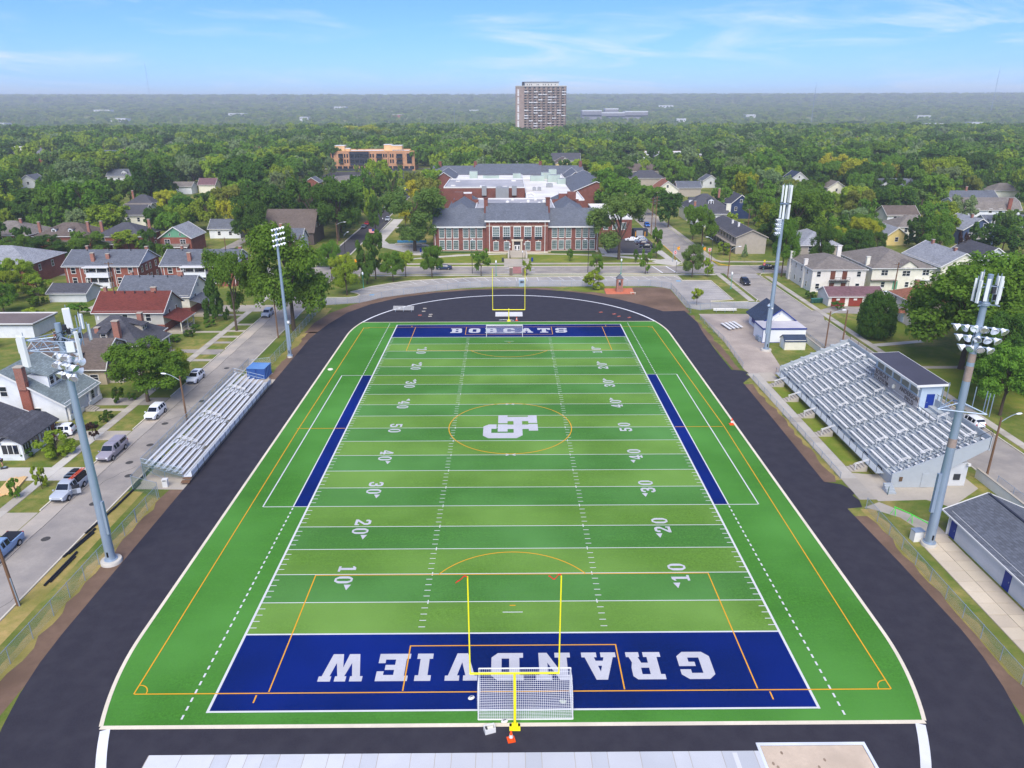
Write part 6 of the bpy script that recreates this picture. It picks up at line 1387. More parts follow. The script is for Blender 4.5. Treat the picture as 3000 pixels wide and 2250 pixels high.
house('sage green house with slate roof behind the right gambrel', 205, 290, 0, 22, 12, 5.2, 8.8, 'gable', SD['sage'], RG['slate'], wins=W2((-6, -2, 4), 3), chim=((-1, 0, 8, 10.4),))
house('brown roofed house in the right trees below the big crowns', 246, 330, 0, 14, 10, 5, 8, 'hip', SD['cream'], RG['taupe']); house('small pale house in the right trees with tan roof', 262, 315, 0, 10, 9, 5, 8, 'gable', SD['pale'], RG['taupe'])
house('cream sided house below the grey gable-front, half hidden', 168, 345, R(90), 10, 9, 5, 8, 'gable', SD['cream'], RG['taupe'], wins=[('W', 0, 3, 1, 1.4)])
# beside the school street on the right
t = house('grey-brown two-storey apartment block with long grey roof at the corner', 77.6, 206.5, R(90), 33.5, 9.6, 5.5, 7.6, 'gable', SD['taupe'], RG['dark'], name='apartment_block', cat='building', fas=SD['taupe'], wins=[('N', u, z, 1.0, 1.8) for u in (-14, -11, -7.5, -4, -.5, 3, 6.5, 10, 13.5) for z in (.6, 3.5)], wkind='dark', chim=((-6, 1.2, 6.6, 8.2, WHITE, .7), (1, 1.2, 6.6, 8.0, WHITE, .7)))
MB().box(-16.8, 16.8, 4.82, 6.2, 2.6, 2.85).build('balcony', SD['taupe'], t)
house('pale grey-tan apartment house half behind the white corner house', 93.5, 183.5, 0, 12, 18, 5.6, 8.6, 'hip', SD['taupe'], RG['pale'], wins=[('W', u, z, 1.0, 1.4) for u in (-6, -2, 2, 6) for z in (.8, 3.6)]+W2((-3, 3), 3.6))
t = house('dark navy-roofed house with white dormer beyond the corner block', 82.0, 268, 0, 17, 15, 5.4, 10.2, 'hip', SD['cream'], RG['dark'], dorm=(('S', 1.4, 6.2, 2.2, 1.9, 2.0, SD['white']), ('W', 0, 6.2, 2.0, 1.8, 2.0, SD['white'])), chim=((7, 4, 8, 11.6),))
house('blue gabled house with white trim beside the navy-roofed house', 97, 272, R(90), 11, 9, 6, 9.8, 'gable', SD['navy'], RG['dark'], wins=[('W', 0, 6.6, .9, 1.2), ('W', -2, 3.4, .9, 1.4)])
house('white house with grey roof and brick chimney in front of the navy-roofed house', 79.4, 248.5, 0, 12.5, 8, 5.2, 7.6, 'gable', SD['white'], RG['dark'], wins=W2((-3, 2.6), 2.6), chim=((-6.0, .2, 4, 9.4), (6.6, -2, 0, 8.6, SD['cream'], 1.8)))
house('tan gable-front house with brown and grey roofs by the tree-lined street', 81, 344, R(90), 14, 11, 4.6, 8.6, 'gable', SD['cream'], RG['rust'], wins=[('W', 0, 5.4, 1.0, 1.2), ('W', 2, 1.6, 1.2, 1.4)], chim=((-2, .6, 7.6, 9.6),))
house('grey-roofed house beside the tan gable-front house', 94, 350, 0, 12, 10, 4.6, 7.4, 'gable', SD['taupe'], RG['slate'])
house('long dark-roofed house behind the street trees', 88, 452, 0, 26, 14, 4.6, 8.6, 'hip', SD['taupe'], RG['brown']); house('charcoal-roofed house in front of the long dark roof', 82, 405, 0, 20, 12, 4.6, 8.4, 'hip', SD['taupe'], RG['dark']); house('pale grey cottage right of the street trees', 116, 392, R(90), 10, 9, 4, 7, 'gable', SD['pale'], RG['slate'], wins=[('W', 0, 2, 1, 1.4)])
house('cream flat-roofed shop behind the street trees', 84, 520, 0, 26, 12, 5.6, 5.8, 'flat', SD['cream'], FLATW, name='shop', cat='shop')
t = house('wide white-roofed commercial building with red brick band at right distance', 126, 590, 0, 56, 22, 7.4, 7.7, 'flat', SD['white'], FLATW, name='commercial_building', cat='building', fas=BRICK_C); house('grey flat-roofed block beside the wide commercial building', 141, 556, 0, 22, 16, 7.6, 7.9, 'flat', SD['taupe'], FLATG, name='commercial_building', cat='building', wins=W2((-8, -3), 2, 1.4, 3))
house('white house with blue-grey gable right behind the street trees', 117, 552, R(90), 12, 10, 5.8, 9.4, 'gable', SD['white'], RG['slate'], wins=[('W', -2, 3, 1.4, 1.8), ('W', 2, 3, 1.4, 1.8)])
# straight behind the school
house('yellow gabled house with charcoal roof directly behind the school', 40.5, 500, R(90), 22, 15, 5.4, 9.6, 'gable', SD['yellow'], RG['brown'], wins=[('W', 3, 2.4, 1.4, 1.6)])
house('cream wing with charcoal roof beside the yellow gable', 42, 526, 0, 24, 12, 6.0, 11.0, 'gable', SD['cream'], RG['dark'], wins=W2((-8, 8), 3, 1.4, 1.6))
house('long white metal-roofed shed behind the school', 16, 540, 0, 26, 12, 3.6, 3.9, 'flat', SD['pale'], FLATW, name='shop', cat='shop'); house('tan shop with white roof behind the school', -7, 580, 0, 15, 11, 4.6, 4.9, 'flat', SD['yellow'], FLATW, name='shop', cat='shop', wins=W2((-4, 0, 4), 1.2, 2.2, 2.2)); house('blue-grey shed beside the white metal-roofed shed', 4, 560, 0, 12, 9, 5.4, 5.7, 'flat', SD['blue'], RG['navy'], name='shop', cat='shop')
house('grey house with white gables behind the white shed', 27, 620, 0, 16, 12, 6.4, 11, 'gable', SD['pale'], RG['slate'], dorm=(('S', 3, 6.4, 4.5, 2.2, .4, SD['white']),), wins=W2((-5, 0, 5), 3, 1.4, 1.8))
house('grey cross-gabled house behind the tan shop', -20, 672, 0, 16, 12, 6.4, 12, 'gable', SD['pale'], RG['taupe'], dorm=(('S', -2, 6.6, 5, 2.4, .4, SD['white']),), wins=W2((-5, 0, 5), 3, 1.4, 1.8))

rh = random.Random(17); wk = ('white', 'cream', 'grey', 'pale', 'tan'); rk = ('slate', 'dark', 'brown', 'taupe', 'pale', 'red')
for i in range(54):      # roofs showing through the canopy further out
    y = rh.uniform(470, 1080); x = rh.uniform(-1, 1)*(.72*y+20)
    if -170 < x < 175 and y < 700: continue
    a, c = rh.choice(wk), rh.choice(rk)
    house('%s house with %s roof glimpsed in the distant canopy' % (a, c), x, y, R(rh.choice((0, 90, 4, 86))), rh.uniform(10, 16), rh.uniform(9, 12), 6.5, rh.uniform(10, 12), 'gable', SD[a], RG[c], group='houses glimpsed in the distant canopy', chim=((2, 0, 8, 12.6),), wins=W2((-3, 0, 3), 3.6, 1.4, 1.8)+[('W', 0, 3.6, 1.4, 1.8)])

# ================================================================ vehicles
TYRE = M('tyre_rubber', (30, 30, 32), .9, .1, 3, big=0); RIM = M('alloy_rim', (176, 178, 182), .3, .04, 3, metal=.6, big=0)
CGLASS = glass_mat('car_glass', (18, 22, 28), .05); HEADL = M('headlamp', (226, 230, 234), .15, .02, 3, big=0); TAILL = M('tail_lamp', (176, 26, 24), .25, .03, 3, big=0); TRIM = M('black_trim', (36, 37, 40), .6, .05, 3, big=0)
def paint(name, col, rough=.28): return M('car_paint_'+name, col, rough, .02, 2, metal=.0, big=0, spec=.6)
wm = bpy.data.meshes.new('tyre'); b = MB(); b.lathe([(.33, -.11), (.345, -.06), (.345, .06), (.33, .11)], 16); wm.from_pydata(b.v, [], b.f); wm.materials.append(TYRE); wm.shade_smooth(); wm.set_sharp_from_angle(angle=R(40))
rmm = bpy.data.meshes.new('rim'); b = MB(); b.lathe([(.22, -.118), (.22, .118), (.06, .122)], 10); rmm.from_pydata(b.v, [], b.f); rmm.materials.append(RIM)
# stations: x from rear (-) to front (+): (x, half width, z bottom, z belt, half roof width, z roof)
SHAPES = {
 'suv': ([(-2.2, .78, .45, .95, .70, 1.02), (-2.12, .86, .32, 1.0, .68, 1.30), (-1.85, .9, .28, 1.02, .66, 1.62), (-1.2, .92, .26, 1.02, .66, 1.68), (-.3, .92, .26, 1.0, .66, 1.68), (.35, .92, .26, .98, .64, 1.60), (1.05, .91, .26, .97, .72, 1.05), (1.25, .9, .26, .96, .74, 1.0), (1.95, .86, .28, .90, .68, .93), (2.2, .72, .38, .74, .6, .78)], 1.32, -1.32),
 'sedan': ([(-2.3, .74, .42, .88, .66, .92), (-2.2, .84, .30, .95, .68, 1.0), (-1.6, .89, .26, .96, .70, 1.03), (-1.0, .9, .25, .95, .60, 1.38), (-.2, .9, .25, .94, .60, 1.44), (.3, .9, .25, .93, .60, 1.40), (1.0, .89, .25, .92, .70, .98), (1.2, .88, .25, .90, .72, .94), (2.0, .84, .28, .80, .66, .83), (2.3, .68, .38, .66, .56, .68)], 1.42, -1.38),
 'pickup': ([(-2.85, .90, .50, 1.05, .84, 1.08), (-2.8, .94, .42, 1.08, .84, 1.12), (-.75, .96, .38, 1.08, .84, 1.12), (-.72, .96, .36, 1.08, .70, 1.12), (-.55, .96, .36, 1.08, .70, 1.80), (.2, .96, .36, 1.06, .70, 1.86), (.75, .96, .36, 1.05, .68, 1.78), (1.35, .95, .36, 1.04, .78, 1.16), (1.5, .95, .36, 1.03, .80, 1.12), (2.45, .92, .38, .98, .74, 1.03), (2.75, .8, .48, .84, .66, .88)], 1.75, -1.75)}
GLZ = {'suv': ((1, 2), (5, 6), [(2, 3), (3, 4), (4, 5)]), 'sedan': ((2, 3), (5, 6), [(3, 4), (4, 5)]), 'pickup': ((3, 4), (6, 7), [(4, 5), (5, 6)])}
def car(label, kind, col, x, y, rz, name='parked_car', cat='car', group=None, extra=None):
    st, xf, xr = SHAPES[kind]; mt = paint(*col) if isinstance(col, tuple) else col
    t = thing(name, label, cat, (x, y, 0.012), rz, group)
    b = MB(); n = 8
    for (sx, hw, z0, zb, rw, zr) in st:
        b.v += [(sx, -hw*.94, z0), (sx, -hw, (z0+zb)/2), (sx, -hw*.985, zb), (sx, -rw, zr), (sx, rw, zr), (sx, hw*.985, zb), (sx, hw, (z0+zb)/2), (sx, hw*.94, z0)]
    for i in range(len(st)-1):
        for k in range(n):
            j = (k+1) % n; b.f.append((i*n+k, (i+1)*n+k, (i+1)*n+j, i*n+j))
    b.f.append(tuple(range(n))); b.f.append(tuple((len(st)-1)*n+n-1-k for k in range(n)))
    body = b.build('body', mt, t, smooth=35)
    def edge(i, s, f):   # point on the side glass plane of station i, fraction f from belt to roof
        sx, hw, z0, zb, rw, zr = st[i]; return Vector((sx, s*(hw*.985+(rw-hw*.985)*f), zb+(zr-zb)*f))
    rg, fg, sides = GLZ[kind]
    for s in (-1, 1):
        for (i, j) in sides:
            a0, a1, b1, b0 = edge(i, s, .10), edge(j, s, .10), edge(j, s, .86), edge(i, s, .86); nn = Vector((0, s, .35))*.014
            ins = .07; pts = [a0+Vector((ins, 0, 0))+nn, a1-Vector((ins, 0, 0))+nn, b1-Vector((ins, 0, 0))+nn, b0+Vector((ins, 0, 0))+nn]
            MB().poly([tuple(p) for p in (pts if s < 0 else pts[::-1])]).build('side_window', CGLASS, body)
    for nm, (i, j), up in (('rear_window', rg, -1), ('windscreen', fg, 1)):
        lo, hi = (i, j) if up < 0 else (j, i)
        def tp(k, s): sx, hw, z0, zb, rw, zr = st[k]; return Vector((sx, s*rw*.93, zr))
        A, B, Cc, Dd = tp(lo, -1), tp(lo, 1), tp(hi, 1), tp(hi, -1); off = Vector((up*.02, 0, .02))
        A, B, Cc, Dd = A.lerp(Dd, .06)+off, B.lerp(Cc, .06)+off, Cc.lerp(B, .08)+off, Dd.lerp(A, .08)+off
        MB().poly([tuple(p) for p in ((A, B, Cc, Dd) if up > 0 else (B, A, Dd, Cc))]).build(nm, CGLASS, body)
    fx = st[-1][0]; bx_ = st[0][0]
    for s in (-1, 1):
        MB().cbox(fx-.12, s*st[-1][1]*.80, st[-1][3]-.02, .26, .26, .14).build('headlight', HEADL, body); MB().cbox(bx_+.06, s*st[0][1]*.92, st[0][3]-.02, .16, .16, .24).build('tail_light', TAILL, body)
        MB().cbox(st[-4][0]-.05, s*(st[-4][1]+.1), st[-4][3]+.1, .14, .2, .14).build('mirror', mt, body)
        for wx in (xf, xr):
            w_ = inst('wheel', wm, t, (wx, s*(st[3][1]-.06), .345), rot=(R(90), 0, 0)); inst('rim', rmm, w_, (0, 0, 0))
            MB().sheet(arc(0, 0, .40, 0, 330, 14), 0).build('wheel_arch', TRIM, body).matrix_local = Matrix.Translation((wx, s*(st[3][1]+.004), .38)) @ Matrix.Rotation(R(90)*(1 if s < 0 else -1), 4, 'X')
    MB().cbox(fx-.02, 0, .52, .1, st[-1][1]*1.5, .2).build('grille', TRIM, body); MB().cbox(bx_+.02, 0, .46, .1, st[0][1]*1.6, .14).build('bumper', TRIM, body)
    if extra: extra(t, body, mt)
    return t
def sunroof(t, b, m): MB().box(-.6, .25, -.45, .45, 1.685, 1.70).build('sunroof', CGLASS, b)
def tonneau(t, b, m): MB().box(-2.78, -.8, -.82, .82, 1.125, 1.17).build('bed_cover', TRIM, b)
def cap(t, b, m):
    c = MB(); c.xprism([(-.86, 1.12), (.86, 1.12), (.72, 1.78), (-.72, 1.78)], -2.8, -.76); o = c.build('bed_cap', m, b)
    for s in (-1, 1): MB().poly([(-2.5, s*.86, 1.25), (-1.0, s*.86, 1.25), (-1.0, s*.77, 1.66), (-2.5, s*.77, 1.66)]).build('cap_window', CGLASS, o)
def workcap(t, b, m):
    c = MB(); c.xprism([(-.9, 1.12), (.9, 1.12), (.84, 1.86), (-.84, 1.86)], -2.8, -.8); o = c.build('bed_cap', BLACKP, b)
    r = MB()
    for s in (-.7, .7): r.beam((-2.7, s, 2.02), (-.7, s, 2.02), .05)
    for xx in (-2.6, -1.6, -.8): r.beam((xx, -.7, 2.02), (xx, .7, 2.02), .05); r.beam((xx, -.7, 1.86), (xx, -.7, 2.02), .04); r.beam((xx, .7, 1.86), (xx, .7, 2.02), .04)
    r.build('roof_rack', GALV, o)
    la = thing('ladder', 'orange ladder strapped on the rack of the silver pickup', 'ladder', (0, 0, 0)); la.matrix_world = Matrix.Translation((t.location.x, t.location.y, .0)) @ Matrix.Rotation(t.rotation_euler.z, 4, 'Z')
    lo = M('ladder_orange', (232, 96, 58), .5, .04, 2, big=0)
    for yy in (.42, .78): MB().beam((-2.9, yy, 2.1), (.2, yy, 2.1), .05, .09).build('rail', lo, la)
    for i in range(10): MB().beam((-2.75+i*.31, .42, 2.1), (-2.75+i*.31, .78, 2.1), .04).build('rung', lo, la)
    MB().cbox(-2.3, -.2, 2.0, .9, .7, .2).build('roof_box', TRIM, o)
    d = MB().box(-.5, .0, -.03, .03, 0, .62).build('open_door', m, b, loc=(.95, .97, .42), rz=R(-62)); MB().box(-.95, .0, -.03, .03, 0, .66).build('door_shell', m, d); MB().box(-.9, -.06, -.02, .02, .68, 1.2).build('door_window', CGLASS, d)
S90 = R(-90)   # nose towards the camera (south)
WH, SIL, BLK = ('white', (232, 234, 236)), ('silver', (172, 178, 186)), ('black', (30, 32, 38))
car('light blue pickup with black bed cover at the left edge, behind the wooden pole', 'pickup', ('ice_blue', (124, 152, 186)), -54.9, 22.3, S90, 'pickup_truck', 'pickup', extra=tonneau)
car('silver pickup with black bed cap, ladder and an open door', 'pickup', SIL, -54.9, 35.6, S90, 'pickup_truck', 'pickup', extra=workcap)
car('mauve-grey pickup with matching bed cap parked at the left kerb', 'pickup', ('mauve', (150, 144, 152)), -54.9, 46.4, S90, 'pickup_truck', 'pickup', extra=cap)
car('white compact SUV at the left kerb beneath the round tree', 'suv', WH, -55.0, 60.0, S90)
car('white SUV with black sunroof at the left kerb beside the far bleachers', 'suv', WH, -54.9, 75.6, S90, extra=sunroof)
car('white SUV with panoramic roof parked on the driveway of the white house', 'suv', WH, -66.0, 53.0, R(-172), extra=sunroof)
car('silver SUV at the left kerb half hidden by the big tree', 'suv', SIL, -55.0, 117.6, S90); car('white SUV further along the left kerb behind the big tree', 'suv', WH, -55.0, 128.6, S90)
car('black SUV driving down the right street beside the car park', 'suv', BLK, 63.2, 147.5, S90, 'moving_car'); car('black sedan stopped at the right-hand corner behind the stop sign', 'sedan', BLK, 75.4, 166.6, R(180), 'moving_car')
car('white crossover with red tail lights parked behind the grandstand', 'suv', WH, 69.0, 55.2, R(97)); car('dark blue sedan driving past on the cross street', 'sedan', ('navy', (44, 60, 92)), -18.7, 167.6, R(180), 'moving_car')
car('blue hatchback parked on the side street right of the school', 'suv', ('blue', (48, 100, 176)), 54.6, 246, S90); car('black and white car parked behind the blue hatchback', 'sedan', ('dark', (44, 46, 52)), 54.6, 260, S90)
for k, (y, c, kd, lb) in enumerate(((244.8, ('slate', (104, 112, 124)), 'sedan', 'grey-blue sedan nearest on the school street'), (252.6, ('red', (168, 26, 40)), 'sedan', 'red sedan parked second on the school street'), (270.9, BLK, 'suv', 'black SUV parked third on the school street'), (289, ('dkgreen', (40, 46, 48)), 'suv', 'charcoal SUV parked fourth on the school street'), (302, SIL, 'sedan', 'silver sedan parked fifth on the school street'), (322, BLK, 'suv', 'large black SUV parked sixth on the school street'), (335.6, WH, 'sedan', 'white sedan parked seventh on the school street'), (352, SIL, 'suv', 'pale silver van last in the row on the school street'))): car(lb, kd, c, -56.0, y, S90, group='cars parked on the school street')
car('silver SUV in the parking bay beside the school plaza', 'suv', SIL, -49.4, 263.5, S90)
for k, (x, y, c, kd, lb) in enumerate(((46.2, 200.9, BLK, 'sedan', 'black sedan with red lights nearest in the school lot'), (46.0, 206.4, ('plum', (58, 40, 48)), 'sedan', 'dark maroon sedan second in the school lot'), (46.0, 210.2, ('steel', (120, 134, 154)), 'suv', 'steel blue SUV third in the school lot'), (46.0, 214.4, SIL, 'suv', 'silver van fourth in the school lot'), (43.4, 214.0, WH, 'sedan', 'white sedan beside the row of lot cars'), (34.6, 203.6, ('bronze', (138, 122, 106)), 'suv', 'bronze SUV by the school corner'), (34.4, 208.6, BLK, 'suv', 'black SUV behind the bronze SUV'), (34.4, 222, WH, 'sedan', 'white sedan beside the school low wing'), (34.4, 227, ('pearl', (214, 214, 218)), 'suv', 'pearl SUV beside the school low wing'))): car(lb, kd, c, x, y, R(180 if x > 40 else 0), group='cars in the school lot')
car('white pickup between the garage and the pink house', 'pickup', WH, 93.4, 131.6, R(10), 'pickup_truck', 'pickup')
car('black car parked in the yard behind the brick duplexes', 'sedan', BLK, -88.6, 185, R(5)); car('black SUV in the shade under the yard tree', 'suv', BLK, -88, 193, R(0)); car('grey sedan on the drive by the blue house', 'sedan', SIL, 168.5, 215.5, R(20))
